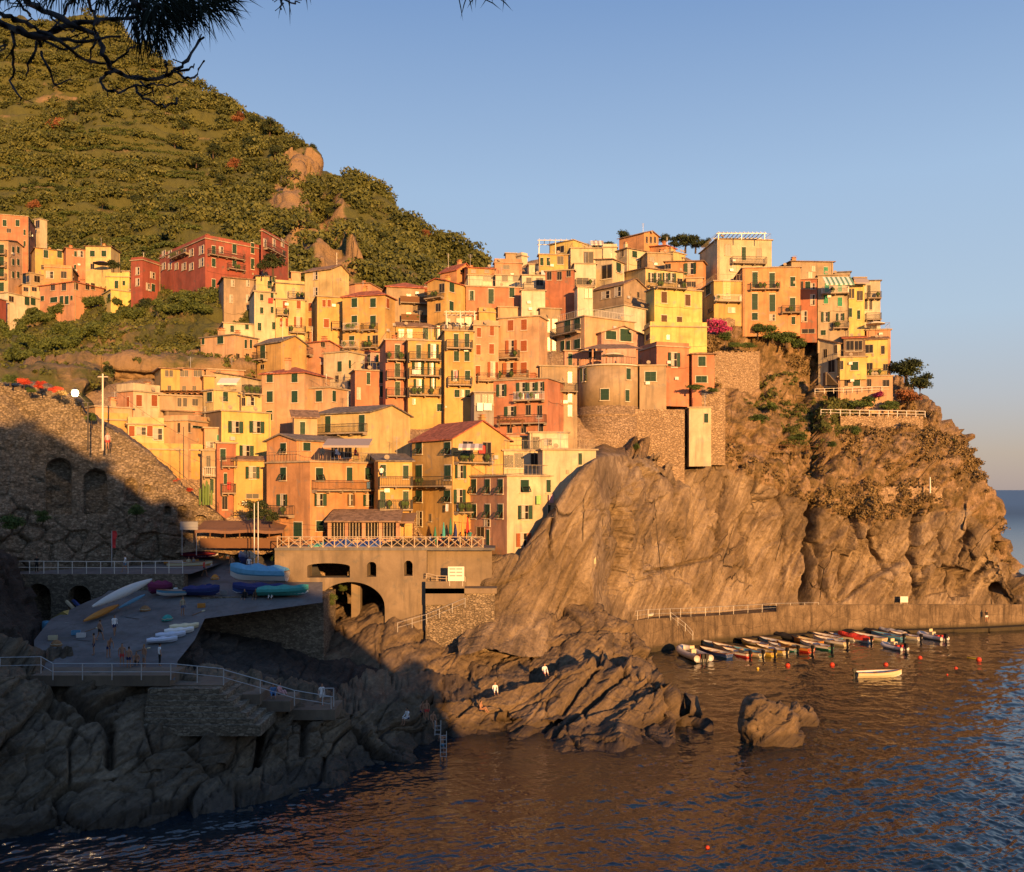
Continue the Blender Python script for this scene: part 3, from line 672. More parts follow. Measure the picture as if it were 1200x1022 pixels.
# drain slots across the slipway
for i, (a, b, c) in enumerate([((86,749.5),(106,751.5),0), ((73,758.5),(92,759),0), ((126,731),(143,734),0), ((148,723.5),(163,725.5),0), ((105,740),(116,742),0)]):
    Ya = np.interp(-a[1], [-r[0] for r in RAMP], [r[1] for r in RAMP]); Yb = np.interp(-b[1], [-r[0] for r in RAMP], [r[1] for r in RAMP])
    p, q = W(a[0], a[1], Ya), W(b[0], b[1], Yb); mb = MB(); d = (q - p).normalized(); nrm = Vector((-d.y, d.x, 0)) * 0.10; up = Vector((0, 0, 0.012))
    mb.face([p - nrm + up, q - nrm + up, q + nrm + up, p + nrm + up]); o = mb.build('drain_slot', plain('black_iron', (0.02,0.02,0.02), 0.6))
    tag(o, ['third dark drain slot up the grey slipway, counted from the water', 'second dark drain slot up the grey slipway', 'dark drain slot near the middle of the grey slipway', 'highest dark drain slot, just under the orange canoe', 'dark drain slot left of the walking bather'][i], 'drain', 'drain slots across the slipway')

def strip_wall(x0, x1, z0, z1, Y, th, openings, mat, name, kind='structure', nx=160, Yend=None):
    """straight wall along X with arched holes (cx, half width, spring z, top z, foot z), built with real thickness"""
    mb = MB(); Yend = Y if Yend is None else Yend
    xs = sorted(set([x0 + (x1 - x0) * i / nx for i in range(nx + 1)] + [o[0] - o[1] for o in openings] + [o[0] + o[1] for o in openings]))
    def top(o, x):
        t = max(0, 1 - ((x - o[0]) / o[1]) ** 2); return o[2] + (o[3] - o[2]) * math.sqrt(t)
    yy = lambda x: Y + (Yend - Y) * (x - x0) / (x1 - x0)
    def col(xa, xb, lo, hi):
        (la, lb), (ha, hb) = lo, hi
        mb.face([(xa, yy(xa), la), (xb, yy(xb), lb), (xb, yy(xb), hb), (xa, yy(xa), ha)])
        mb.face([(xa, yy(xa)+th, la), (xa, yy(xa)+th, ha), (xb, yy(xb)+th, hb), (xb, yy(xb)+th, lb)])
    for xa, xb in zip(xs[:-1], xs[1:]):
        xm = (xa + xb) / 2; ops = sorted([o for o in openings if abs(xm - o[0]) < o[1]], key=lambda o: o[4]); zlo = (z0, z0)
        for o in ops:
            if o[4] > z0: col(xa, xb, zlo, (o[4], o[4])); mb.face([(xa, yy(xa), o[4]), (xb, yy(xb), o[4]), (xb, yy(xb)+th, o[4]), (xa, yy(xa)+th, o[4])])
            ta, tb = top(o, xa), top(o, xb)
            mb.face([(xa, yy(xa), ta), (xa, yy(xa)+th, ta), (xb, yy(xb)+th, tb), (xb, yy(xb), tb)]); zlo = (ta, tb)
        col(xa, xb, zlo, (z1, z1)); mb.face([(xa, yy(xa), z1), (xb, yy(xb), z1), (xb, yy(xb)+th, z1), (xa, yy(xa)+th, z1)])
    for o in openings:
        for sx in (-1, 1):
            x = o[0] + sx * o[1]; mb.face([(x, yy(x), o[4]), (x, yy(x)+th, o[4]), (x, yy(x)+th, o[2]), (x, yy(x), o[2])])
    for x in (x0, x1): mb.face([(x, yy(x), z0), (x, yy(x)+th, z0), (x, yy(x)+th, z1), (x, yy(x), z1)])
    o = mb.build(name, mat)
    if kind: o['kind'] = kind
    return o
def XZ(px, py, Y): p = W(px, py, Y); return p.x, p.z
# lower wall with two boat arches
Yw = 88.0
def arch_at(cx, wpx, top, spring, foot, Y): return (XZ(cx, 0, Y)[0], wpx / 2 / F * Y, XZ(0, spring, Y)[1], XZ(0, top, Y)[1], XZ(0, foot, Y)[1])
lw = strip_wall(XZ(-80,0,Yw)[0], XZ(215,0,Yw)[0], 5.5, XZ(0,673,Yw)[1], Yw, 1.2, [arch_at(45,29,684,698,742,Yw), arch_at(93,27,686,699,742,Yw)], wall_stone, 'arched_harbour_wall', None)
tag(lw, 'stone harbour wall with two dark boat arches below the railed path', 'wall')
mb = MB(); x0, z0 = XZ(-80, 673, Yw); x1, _ = XZ(222, 673, Yw)
mb.face([(x0, Yw + 0.3, z0 + 0.004), (x1, Yw + 0.3, z0 + 0.004), (x1, Yw + 12, z0 + 0.3), (x0, Yw + 12, z0 + 0.3)]); o = mb.build('path', paving); o['kind'] = 'structure'
mb = MB()      # the chambers behind the two arches
for cx in (45, 93):
    x, z = XZ(cx, 742, Yw); mb.box(x - 1.9, x + 1.9, Yw + 4.0, Yw + 4.3, z - 1, z0)
o = mb.build('arch_chamber_wall', wall_stone); o['kind'] = 'structure'
# retaining wall of the boat terrace
Yr = 85.5
rw = strip_wall(XZ(236,0,Yr)[0], XZ(376,0,Yr)[0], 1.0, XZ(0,700,Yr)[1], Yr, 6.0, [], wall_stone, 'retaining_wall', None, 4, Yr + 1.2)
tag(rw, 'tall rubble retaining wall under the parked boats', 'wall')
# bridge
Yb = 91.0
ops = [arch_at(411,80,682,712,775,Yb), arch_at(385,50,660,664,677,Yb), arch_at(435.5,11,658.5,663,676,Yb), arch_at(478.5,10,657,662,675,Yb)]
br = strip_wall(XZ(322,0,Yb)[0], XZ(500,0,Yb)[0], 1.0, XZ(0,645,Yb)[1], Yb, 2.2, ops, bridge_m, 'bridge_wall', None, 200)
tag(br, 'weathered masonry bridge front with one wide arch and three small openings', 'bridge')
mb = MB(); xz = XZ(417.5, 0, Yb + 3.5)
mb.box(xz[0] - 0.45, xz[0] + 0.45, Yb + 3.2, Yb + 4.4, 2, 12); o = mb.build('bridge_pillar', bridge_m); o['kind'] = 'structure'
mb = MB(); a = XZ(500, 0, Yb)[0]; c = XZ(577, 0, 94)[0]; zt = XZ(0, 645, Yb)[1]
mb.box(a, c, Yb + 1.0, Yb + 1.6, 4, zt); mb.box(a, c + 0.5, Yb - 1.25, Yb + 1.0, XZ(0, 694, Yb)[1], XZ(0, 688, Yb)[1]); mb.box(a, XZ(545,0,Yb)[0], Yb - 1.25, Yb - 1.0, 9.0, XZ(0, 680, Yb)[1])
o = mb.build('lower_terrace', bridge_m); o['kind'] = 'structure'
mb = MB(); mb.box(a, c + 0.3, Yb - 1.1, Yb + 1.0, 3, XZ(0, 694.1, Yb)[1]); o = mb.build('terrace_footing', wall_stone); o['kind'] = 'structure'
mb = MB(); x0 = XZ(322,0,Yb)[0]; x1 = XZ(580,0,Yb)[0]
mb.box(x0, x1, Yb - 0.15, Yb + 14, zt + 0.004, zt + 0.25); mb.box(XZ(200,0,104)[0], x0 + 8, 99, 112, zt - 0.5, zt); o = mb.build('square', paving); o['kind'] = 'structure'
# back of the gully seen through the bridge
mb = MB(); mb.box(XZ(340,0,104)[0], XZ(520,0,104)[0], 104, 105, 0, zt); o = mb.build('gully_wall', wall_stone2); o['kind'] = 'structure'

# bathing terrace: stepped concrete blocks along the rocks
STEPS = [(40,200,790,66.2,6.9),(200,262,801,66.6,None),(262,305,812,67.2,None),(305,340,820,67.8,None),(340,392,830,68.6,None)]
mb = MB()
for a, b, py, Y, _ in STEPS:
    p, q = W(a, py, Y), W(b + 2, py, Y); mb.box(p.x, q.x, Y - 0.5, Y + 2.6, p.z - 0.75, p.z)
o = mb.build('bathing_terrace', concrete); o['kind'] = 'structure'
mb = MB(); 
for k in range(7):
    p, q = W(176 - k, 806 + 7*k, 65.6 - .3*k), W(262 + 8*k, 806 + 7*k, 66.2 - .3*k)
    mb.box(p.x, q.x, 65.2 - .3*k, 69, p.z - 0.75, p.z)
o = mb.build('rubble_footing', wall_stone); o['kind'] = 'structure'

# ------------------------------------------------------------------ harbour quay
QP = [(695,722,105.5,4.6),(720,724,109.5,4.4),(760,725,115,4.2),(810,722,120,3.75),(860,720,123.8,3.55),(910,717,127,3.5),(960,716,129.2,3.35),(1010,715,131,3.2),(1060,715,132,3.1),(1110,715,133,2.95),(1150,716,134,2.8),(1195,722,136,2.6),(1230,726,138,2.4)]
def quay_mat():
    m, nt, b = nodes('harbour_concrete'); v = coords(nt); st = noise(nt, coords(nt, 'Object', (1, 1, 0.15)), 1.6, 5, 0.65); n = noise(nt, v, 0.5, 6, 0.65, 0.5); f = noise(nt, v, 5, 5, 0.7)
    c = ramp(nt, [(0.3, (0.085,0.062,0.040)), (0.5, (0.15,0.11,0.07)), (0.68, (0.22,0.165,0.108))], n); c = mixc(nt, ramp(nt, [(0.48, (0,0,0)), (0.66, (0.85,)*3)], st), c, (0.055, 0.040, 0.027)); c = mixc(nt, 0.6, c, ramp(nt, [(0.3, (0.5,)*3), (0.6, (1,)*3)], f), 'MULTIPLY')
    br = nt.nodes.new('ShaderNodeTexVoronoi'); br.feature = 'DISTANCE_TO_EDGE'; br.inputs['Scale'].default_value = 0.30; nt.links.new(coords(nt, 'Object', (1, 1, 1.4)), br.inputs['Vector']); j = ramp(nt, [(0.0, (0.7,)*3), (0.012, (0,0,0))], br.outputs['Distance']); c = mixc(nt, j, c, (0.04, 0.03, 0.02))
    sx = nt.nodes.new('ShaderNodeSeparateXYZ'); nt.links.new(v, sx.inputs[0]); wv = ramp(nt, [(0.2, (0.85,)*3), (0.75, (0,0,0))], mth(nt, 'ADD', sx.outputs[2], mth(nt, 'MULTIPLY', n, -0.5))); c = mixc(nt, wv, c, (0.030, 0.026, 0.014))
    nt.links.new(c, b.inputs['Base Color']); b.inputs['Roughness'].default_value = 0.9; bump(nt, b, mth(nt, 'SUBTRACT', f, j), 0.6, 0.1); return m
quay_m = quay_mat()
def quay():
    L = [Vector(((p - CX) / F * Y, Y, z)) for p, _, Y, z in QP]
    mb = MB(); s = MB(); par = MB()
    for i, (a, b) in enumerate(zip(L[:-1], L[1:])):
        d = (b - a); d.z = 0; n = Vector((-d.y, d.x, 0)).normalized()
        a2, b2 = a + n * 6, b + n * 6
        mb.face([a, b, b2, a2]); mb.face([Vector((a.x, a.y, -2)), Vector((b.x, b.y, -2)), b, a])
        if i >= 4:
            w = 1.5; a3, b3 = a - n * w, b - n * w
            za = 0.45
            s.face([Vector((a3.x, a3.y, za)), Vector((b3.x, b3.y, za)), Vector((b.x, b.y, za)), Vector((a.x, a.y, za))])
            s.face([Vector((a3.x, a3.y, -2)), Vector((b3.x, b3.y, -2)), Vector((b3.x, b3.y, za)), Vector((a3.x, a3.y, za))])
        if i >= 5:
            q = [a, b, b + n * 0.3, a + n * 0.3]; h = Vector((0, 0, 0.8)); t = [v + h for v in q]
            par.face(t); par.face([q[0], q[1], t[1], t[0]]); par.face([q[2], q[3], t[3], t[2]])
    mb.build('quay', quay_m)['kind'] = 'structure'; s.build('quay_ledge', quay_m)['kind'] = 'structure'; par.build('quay_parapet', quay_m)['kind'] = 'structure'
    return L
QL = quay()

# ------------------------------------------------------------------ the camera's own hill: shades the lower left of the bay
def own_hill():
    s = np.array([math.sin(R(SUN_AZ)), -math.cos(R(SUN_AZ))]); t = np.array([math.cos(R(SUN_AZ)), math.sin(R(SUN_AZ))]); tn = math.tan(R(SUN_EL))
    edge = [(572,878,72),(448,772,88),(368,700,91),(318,664,95),(245,640,98),(150,562,96),(60,502,94)]
    U, Wv = [], []
    for px, py, Y in edge:
        p = W(px, py, Y); q = np.array([p.x, p.y]); U.append(float(q @ t)); Wv.append(p.z - tn * float(q @ s))
    o = np.argsort(U); U = np.array(U)[o]; Wv = np.array(Wv)[o]
    print('SHADE', [(round(a, 1), round(b, 1)) for a, b in zip(U, Wv)])
    U = np.concatenate([[-140, -70, -30], U, [U[-1] + 3, U[-1] + 9, U[-1] + 20]]); Wv = np.concatenate([[20, 38, Wv[0] + 2], Wv, [Wv[-1] - 6, -2, -8]])
    n, m = 170, 70; u = np.linspace(-135, 70, n)[:, None]; d = np.linspace(-9, 120, m)[None, :]       # d: metres from the ridge line, negative to the camera side
    S0 = 26.0
    top = np.interp(u, U, Wv) + tn * S0
    prof = np.where(d < 0, 1.0, np.clip(1 - d / 110, 0, 1) ** 1.1)
    z = top * prof + np.zeros_like(d)
    ks = 26 + (d - 0) * 1.0
    X = s[0] * (S0 + d) + t[0] * u; Yy = s[1] * (S0 + d) + t[1] * u
    V = np.stack([X + 0 * z, Yy + 0 * z, z], -1)
    V[..., 2] += np.clip(d, 0, 10) / 10 * 1.2 * fbm(V * 0.12, 3, 6) + 0.5 * fbm(V * 0.35, 3, 7) * (d > -6)
    V[..., 2] -= 1.3 * np.clip((38 - u) / 10, 0, 1) * (d > -9.5)
    V[:, 0, 2] = -3
    me = np_mesh('near_hill', V.reshape(-1, 3), grid_faces(n, m)); a = me.attributes.new('bare', 'FLOAT', 'POINT'); a.data.foreach_set('value', np.full(n * m, 0.1, np.float32))
    o = link('near_hill', me, hill_m); o['kind'] = 'structure'
    # the ledge the photographer stands on
    mb = MB(); mb.lathe([(9, -22), (8, -10), (6.5, -3), (5.2, -0.6), (4.4, 0)], 0, 14, (0.5, -3.6, CH - 1.65))
    me = mb.mesh('viewpoint_ledge'); a = me.attributes.new('bare', 'FLOAT', 'POINT'); a.data.foreach_set('value', np.full(len(me.vertices), 0.3, np.float32))
    link('viewpoint_ledge', me, hill_m)['kind'] = 'structure'
    rl = [(float(s[0] * S0 + t[0] * uu), float(s[1] * S0 + t[1] * uu), float(np.interp(uu, U, Wv) + tn * S0)) for uu in np.arange(-70, 42, 6.5)]
    return rl
RIDGE_LINE = own_hill()
# ------------------------------------------------------------------ houses
REG = {1:(0,230,4.615), 2:(220,280,4.615), 3:(440,260,4.615), 4:(620,240,4.615), 5:(820,250,4.09), 6:(90,420,4.615), 7:(290,420,4.258), 8:(480,420,4.258)}
COL = {'yellow':(0.500,0.310,0.085) ,'_y':(0.488,0.348,0.111), 'paleyellow':(0.530,0.400,0.165) ,'_p':(0.518,0.429,0.200), 'lemon':(0.560,0.440,0.120) ,'_l':(0.548,0.488,0.163), 'cream':(0.503,0.422,0.266), 'ivory':(0.533,0.474,0.340), 'ochre':(0.444,0.274,0.081),
       'orange':(0.52,0.25,0.095),'_o':(0.459,0.200,0.067), 'salmon':(0.459,0.229,0.126), 'peach':(0.488,0.303,0.163), 'pink':(0.444,0.237,0.163), 'rose':(0.414,0.244,0.192), 'red':(0.27,0.055,0.032),'_r':(0.311,0.052,0.030),
       'brick':(0.33,0.115,0.055),'_b':(0.355,0.096,0.044), 'coral':(0.44,0.170,0.085), 'beige':(0.370,0.296,0.192), 'tan':(0.340,0.252,0.148), 'stone':(0.296,0.215,0.133), 'brown':(0.178,0.118,0.074), 'white':(0.555,0.518,0.444), 'grey':(0.252,0.229,0.200)}
ROOF = {'red':(0.30,0.085,0.04), 'brown':(0.20,0.125,0.075), 'grey':(0.15,0.125,0.10), 'slate':(0.12,0.11,0.105)}
def wallm(c): g_ = sum(COL[c]) / 3; return plaster('plaster_' + c, tuple(x * 0.96 + g_ * 0.05 for x in COL[c]))
def roofm(c):
    k = 'roof_' + c
    if k in _M: return _M[k]
    m, nt, b = nodes(k); col = ROOF[c]; v = coords(nt)
    vo = nt.nodes.new('ShaderNodeTexVoronoi'); vo.inputs['Scale'].default_value = 3.2; nt.links.new(v, vo.inputs['Vector'])
    sep = nt.nodes.new('ShaderNodeSeparateColor'); nt.links.new(vo.outputs['Color'], sep.inputs[0])
    c1 = mixc(nt, sep.outputs[0], tuple(x * 0.6 for x in col), tuple(min(1, x * 1.5 + 0.02) for x in col))
    c1 = mixc(nt, mth(nt, 'MULTIPLY', noise(nt, v, 0.6, 5, 0.7), 0.6), c1, tuple(x * 0.55 + 0.04 for x in col))
    nt.links.new(c1, b.inputs['Base Color']); b.inputs['Roughness'].default_value = 0.9; bump(nt, b, sep.outputs[1], 0.6, 0.1)
    _M[k] = m; return m
M_GREEN = plain('green_shutter', (0.022,0.055,0.035), 0.6); M_RUST = plain('rust_shutter', (0.26,0.08,0.03), 0.7); M_BRIGHT = plain('bright_green_shutter', (0.05,0.26,0.15), 0.6)
M_PALE = plain('pale_shutter', (0.55,0.44,0.20), 0.7); M_BROWN = plain('brown_shutter', (0.10,0.055,0.03), 0.7)
M_DARK = plain('window_dark', (0.018,0.016,0.015), 0.25); M_FRAME = plain('window_surround', (0.50,0.45,0.36), 0.8); M_LACE = plain('curtain', (0.34,0.32,0.28), 0.8)
M_IRON = plain('railing_iron', (0.05,0.045,0.04), 0.6); M_WHITE = plain('white_paint', (0.60,0.57,0.50), 0.6); M_SLAB = plaster('balcony_slab', (0.30,0.24,0.17))
M_WOOD = plain('brown_wood', (0.13,0.065,0.03), 0.8); M_CLAY = plain('clay', (0.42,0.17,0.08), 0.9); M_TRIM = plaster('cornice', (0.37,0.30,0.20))
M_STEEL = plain('galvanised_steel', (0.45,0.45,0.44), 0.5, 0.3); M_PLANT = plain('plant_green', (0.045,0.075,0.02), 0.8, 0, 0.5)

def win_mesh(kind):
    mb = MB()          # canonical 1 x 1, facing -y, centre at origin; materials: surround, glass, leaf
    e = 0.10
    if kind in 'wo':
        mb.box(-0.5-e, -0.5, -0.05, 0.0, -0.54, 0.56); mb.box(0.5, 0.5+e, -0.05, 0.0, -0.54, 0.56); mb.box(-0.5, 0.5, -0.05, 0.0, 0.5, 0.56)
        mb.box(-0.5, 0.5, -0.02, 0.0, -0.5, 0.5, 1); mb.box(-0.03, 0.03, -0.045, -0.02, -0.5, 0.5, 0); mb.box(-0.5, 0.5, -0.04, -0.02, -0.02, 0.02, 0)
        mb.box(-0.48, -0.05, -0.03, -0.022, -0.45, 0.48, 2)
    elif kind == 'k':
        mb.box(-0.5, 0.5, -0.02, 0.0, -0.5, 0.5, 1); mb.box(-0.56, -0.5, -0.05, 0, -0.5, 0.5); mb.box(0.5, 0.56, -0.05, 0, -0.5, 0.5); mb.box(-0.56, 0.56, -0.05, 0, 0.5, 0.55)
        mb.box(-0.02, 0.02, -0.035, -0.02, -0.5, 0.5, 0)
    else:
        mb.box(-0.5-e*.6, -0.5, -0.04, 0.0, -0.54, 0.56); mb.box(0.5, 0.5+e*.6, -0.04, 0.0, -0.54, 0.56); mb.box(-0.5, 0.5, -0.04, 0.0, 0.5, 0.56); mb.box(-0.5, 0.5, -0.015, 0.0, -0.5, 0.5, 1)
    return mb.mesh('window_' + kind)
def sill_mesh():
    mb = MB(); mb.box(-0.62, 0.62, -0.16, 0.0, -0.60, -0.54); return mb.mesh('sill')
def leaf_mesh():
    mb = MB(); mb.box(-0.5, -0.42, -0.06, 0, -0.5, 0.5); mb.box(0.42, 0.5, -0.06, 0, -0.5, 0.5); mb.box(-0.42, 0.42, -0.06, 0, 0.46, 0.5); mb.box(-0.42, 0.42, -0.06, 0, -0.5, -0.46); mb.box(-0.42, 0.42, -0.06, 0, -0.02, 0.02)
    n = 10
    for i in range(n):
        z0 = -0.45 + 0.91 * i / n
        mb.face([(-0.42, -0.055, z0), (0.42, -0.055, z0), (0.42, -0.01, z0 + 0.085), (-0.42, -0.01, z0 + 0.085)])
    return mb.mesh('shutter')
WM = {}; LM = {}
for k in 'wokc': 
    WM[k] = win_mesh(k)
    for m in (M_FRAME if k != 'k' else M_TRIM, M_DARK, M_LACE): WM[k].materials.append(m)
SILL = sill_mesh(); SILL.materials.append(M_FRAME)
for k, m in (('g', M_GREEN), ('r', M_RUST), ('b', M_BRIGHT), ('p', M_PALE), ('n', M_BROWN)):
    LM[k] = leaf_mesh(); LM[k].materials.append(m)
PI2 = math.pi / 2
def add_window(house, typ, pos, rz, w, h, rng):
    """typ: shape letter + optional shutter colour.  c closed, a lower flap propped out, o open leaves, w plain, k dark opening, d closed door shutters"""
    k = typ[0]; colr = typ[1] if len(typ) > 1 else 'g'
    base = {'c': 'c', 'a': 'c', 'd': 'c', 'o': 'o', 'w': 'w', 'k': 'k'}[k]
    full = w; gw = w
    if k == 'o': gw = w * 0.46
    o = link('door' if k == 'd' else 'window', WM[base], parent=house, loc=pos, rz=rz); o.scale = (gw, 1.0, h)
    if k != 'd' : link('sill', SILL, parent=o)
    if k in 'cd':
        for sx in (-1, 1): l = link('shutter', LM[colr], parent=o, loc=(sx * 0.25, -0.012, 0)); l.scale = (0.49, 1, 0.99)
    elif k == 'a':
        l = link('shutter', LM[colr], parent=o, loc=(0, -0.012, 0.22)); l.scale = (0.98, 1, 0.55)
        l = link('shutter', LM[colr], parent=o, loc=(0, -0.24 * h - 0.02, -0.26)); l.scale = (0.98, 1, 0.52); l.rotation_euler = (-0.75 / 1.0 * 0.8, 0, 0)
    elif k == 'o':
        for sx in (-1, 1):
            a = rng.uniform(0.0, 0.35)
            l = link('shutter', LM[colr], parent=o, loc=(sx * 0.80, -0.03 - 0.25 * gw * math.sin(a), 0), rz=-sx * a); l.scale = (0.56, 1, 1.02)
    return o
def railing(mb, pts, h=1.0, step=0.16, r=0.018, mi=0):
    pts = [Vector(p) for p in pts]
    for a, b in zip(pts[:-1], pts[1:]):
        up = Vector((0, 0, h)); mb.bar(a + up, b + up, r * 1.6, mi); mb.bar(a + up * 0.08, b + up * 0.08, r, mi)
        n = max(1, int((b - a).length / step))
        for i in range(n + 1): p = a.lerp(b, i / n); mb.bar(p, p + up, r, mi, 3)
def add_balcony(house, face, u0, u1, z, rng, dep=1.0, white=False, cloth=None, solid=False):
    """face 0 right (local y=0), 1 left (local x=0)"""
    if face == 0: P = lambda u, o, zz: (u, -o, zz)
    else: P = lambda u, o, zz: (-o, u, zz)
    if u0 > u1: u0, u1 = u1, u0
    mb = MB(); a, b = P(u0, 0, 0), P(u1, dep, 0)
    mb.box(min(a[0], b[0]), max(a[0], b[0]), min(a[1], b[1]), max(a[1], b[1]), z - 0.14, z)
    n = max(2, int((u1 - u0) / 1.6))
    for i in range(n + 1):
        u = u0 + 0.1 + (u1 - u0 - 0.2) * i / n; p, q = P(u - 0.07, 0, 0), P(u + 0.07, dep * 0.7, 0)
        mb.box(min(p[0], q[0]), max(p[0], q[0]), min(p[1], q[1]), max(p[1], q[1]), z - 0.32, z - 0.14)
    o = mb.build('balcony', M_SLAB, house)
    r = MB()
    if solid:
        for (p, q) in ((P(u0, dep, 0), P(u1, dep - 0.1, 0)),): r.box(min(p[0],q[0]), max(p[0],q[0]), min(p[1],q[1]), max(p[1],q[1]), z + 0.004, z + 0.95)
        r.build('balcony_front', M_WOOD, o)
    else:
        railing(r, [P(u0 + .03, 0.03, z), P(u0 + .03, dep - 0.03, z), P(u1 - .03, dep - 0.03, z), P(u1 - .03, 0.03, z)], 0.95, 0.17, 0.02)
        r.build('railing', M_WHITE if white else M_IRON, o)
    if rng.random() < 0.55:
        for _ in range(rng.randint(1, 4)):
            f = MB(); u = rng.uniform(u0 + 0.3, u1 - 0.3); c = P(u, dep - 0.25, z); f.lathe([(0.10, 0), (0.15, 0.3), (0.16, 0.3), (0.28, 0.42), (0.34, 0.6), (0.2, 0.85), (0.02, 0.95)], 0, 6, c)
            f.build('potted_plant', M_PLANT, o)
LAUNDRY = [plain('cloth_white', (0.75,0.74,0.72)), plain('cloth_red', (0.55,0.05,0.04)), plain('cloth_blue', (0.10,0.22,0.42)), plain('cloth_green', (0.22,0.42,0.14)), plain('cloth_pink', (0.62,0.34,0.34))]
HOUSES = []; SEEN = set()
def H(reg, xl, xc, xr, yt, yb, col, label, roof='flat', rc='brown', ridge=None, win=(), bal=(), Y=None, dY=0.0, D=7.5, phi=None, base=7.0, name='house', ch=None, par=None, rail=False, cloth=(), cat='house', lcol=None, thin=False):
    x0, y0, s = REG[reg]; PX = lambda v: x0 + v / s; PY = lambda v: y0 + v / s
    pl, pc, pr, pt, pb = PX(xl), PX(xc), PX(xr), PY(yt), PY(yb)
    Yc = (YT(pc, pb) if Y is None else Y) + dY
    rng = random.Random(int(xl * 7 + yt * 13 + reg * 1000))
    wl_, wr_ = pc - pl, pr - pc
    if phi is None:
        phi = math.atan2(max(wl_, 0.001), max(wr_, 0.001)); phi = min(max(phi, R(6)), R(84))
    else: phi = R(phi)
    k = (pc - CX) / F; th = phi - math.atan(k)
    dR = (math.cos(th), math.sin(th)); dL = (-math.sin(th), math.cos(th)); Xc = k * Yc
    def LR(px): kk = (px - CX) / F; return (kk * Yc - Xc) / (dR[0] - kk * dR[1])
    def LL(px): kk = (px - CX) / F; return (kk * Yc - Xc) / (dL[0] - kk * dL[1])
    a = LR(pr) if wr_ > 1 else D; b = LL(pl) if wl_ > 1 else D
    if wr_ > 1 and wl_ <= 1: b = D
    if wl_ > 1 and wr_ <= 1: a = D
    if not (0 < a < 45): a = 45 if a > 0 or a < 0 else D
    if not (0 < b < 45): b = 45
    a0, b0 = a, b
    a, b = max(a, 2.0) if wr_ <= 1 else a, max(b, 2.0) if wl_ <= 1 else b
    zt = CH - (pt - HZ) / F * Yc; zb = CH - (pb - HZ) / F * Yc - base
    assert label not in SEEN, label
    SEEN.add(label)
    root = empty(name, (Xc, Yc, zb), th, label, cat, 'houses of the cliff village')
    hh = zt - zb
    rh = ((yt - ridge) / s / F * Yc) if ridge is not None else 1.2
    wb_ = MB()
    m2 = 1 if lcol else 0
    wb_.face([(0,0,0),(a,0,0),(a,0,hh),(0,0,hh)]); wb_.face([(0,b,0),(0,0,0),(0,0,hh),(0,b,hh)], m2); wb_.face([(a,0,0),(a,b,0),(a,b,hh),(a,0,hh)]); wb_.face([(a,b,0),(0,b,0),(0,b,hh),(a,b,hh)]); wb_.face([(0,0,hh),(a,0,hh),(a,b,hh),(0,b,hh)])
    ov, t = 0.32, 0.14
    rm = MB()
    def slope(p):      # thick roof plate
        q = [(x, y, z + t) for x, y, z in p]; rm.face(q); rm.face(list(reversed(p)))
        for i in range(len(p)): j = (i + 1) % len(p); rm.face([p[i], p[j], q[j], q[i]])
    h0 = hh + 0.01
    if roof == 'R':
        m = a / 2; sl = rh / m; wb_.face([(0,0,hh),(a,0,hh),(m,0,hh+rh)]); wb_.face([(a,b,hh),(0,b,hh),(m,b,hh+rh)])
        slope([(-ov,-ov,h0-ov*sl),(m,-ov,h0+rh),(m,b+ov,h0+rh),(-ov,b+ov,h0-ov*sl)]); slope([(m,-ov,h0+rh),(a+ov,-ov,h0-ov*sl),(a+ov,b+ov,h0-ov*sl),(m,b+ov,h0+rh)])
    elif roof == 'L':
        m = b / 2; sl = rh / m; wb_.face([(0,b,hh),(0,0,hh),(0,m,hh+rh)], m2); wb_.face([(a,0,hh),(a,b,hh),(a,m,hh+rh)])
        slope([(-ov,-ov,h0-ov*sl),(a+ov,-ov,h0-ov*sl),(a+ov,m,h0+rh),(-ov,m,h0+rh)]); slope([(-ov,m,h0+rh),(a+ov,m,h0+rh),(a+ov,b+ov,h0-ov*sl),(-ov,b+ov,h0-ov*sl)])
    elif roof == 'hip':
        if a >= b: e = min(b / 2, a / 2 - .1); r1, r2 = (e, b/2, h0+rh), (a-e, b/2, h0+rh)
        else: e = min(a / 2, b / 2 - .1); r1, r2 = (a/2, e, h0+rh), (a/2, b-e, h0+rh)
        c0,c1,c2,c3 = (-ov,-ov,h0-.1),(a+ov,-ov,h0-.1),(a+ov,b+ov,h0-.1),(-ov,b+ov,h0-.1)
        if a >= b: slope([c0,c1,r2,r1]); slope([c1,c2,r2]); slope([c2,c3,r1,r2]); slope([c3,c0,r1])
        else: slope([c0,c1,r1]); slope([c1,c2,r2,r1]); slope([c2,c3,r2]); slope([c3,c0,r1,r2])
    elif roof == 'shed':      # rises away from the right-hand face
        wb_.face([(0,b,hh),(0,0,hh),(0,b,hh+rh)], m2); wb_.face([(a,0,hh),(a,b,hh),(a,b,hh+rh)]); wb_.face([(a,b,hh),(0,b,hh),(0,b,hh+rh),(a,b,hh+rh)])
        slope([(-ov,-ov,h0-ov*rh/b),(a+ov,-ov,h0-ov*rh/b),(a+ov,b+ov,h0+rh+ov*rh/b),(-ov,b+ov,h0+rh+ov*rh/b)])
    elif roof == 'shedl':     # rises from the left end towards the right end, and back
        wb_.face([(0,0,hh),(a,0,hh),(a,0,hh-rh)]); 
    wall = wb_.build('wall', [wallm(col)] + ([wallm(lcol)] if lcol else []), root)
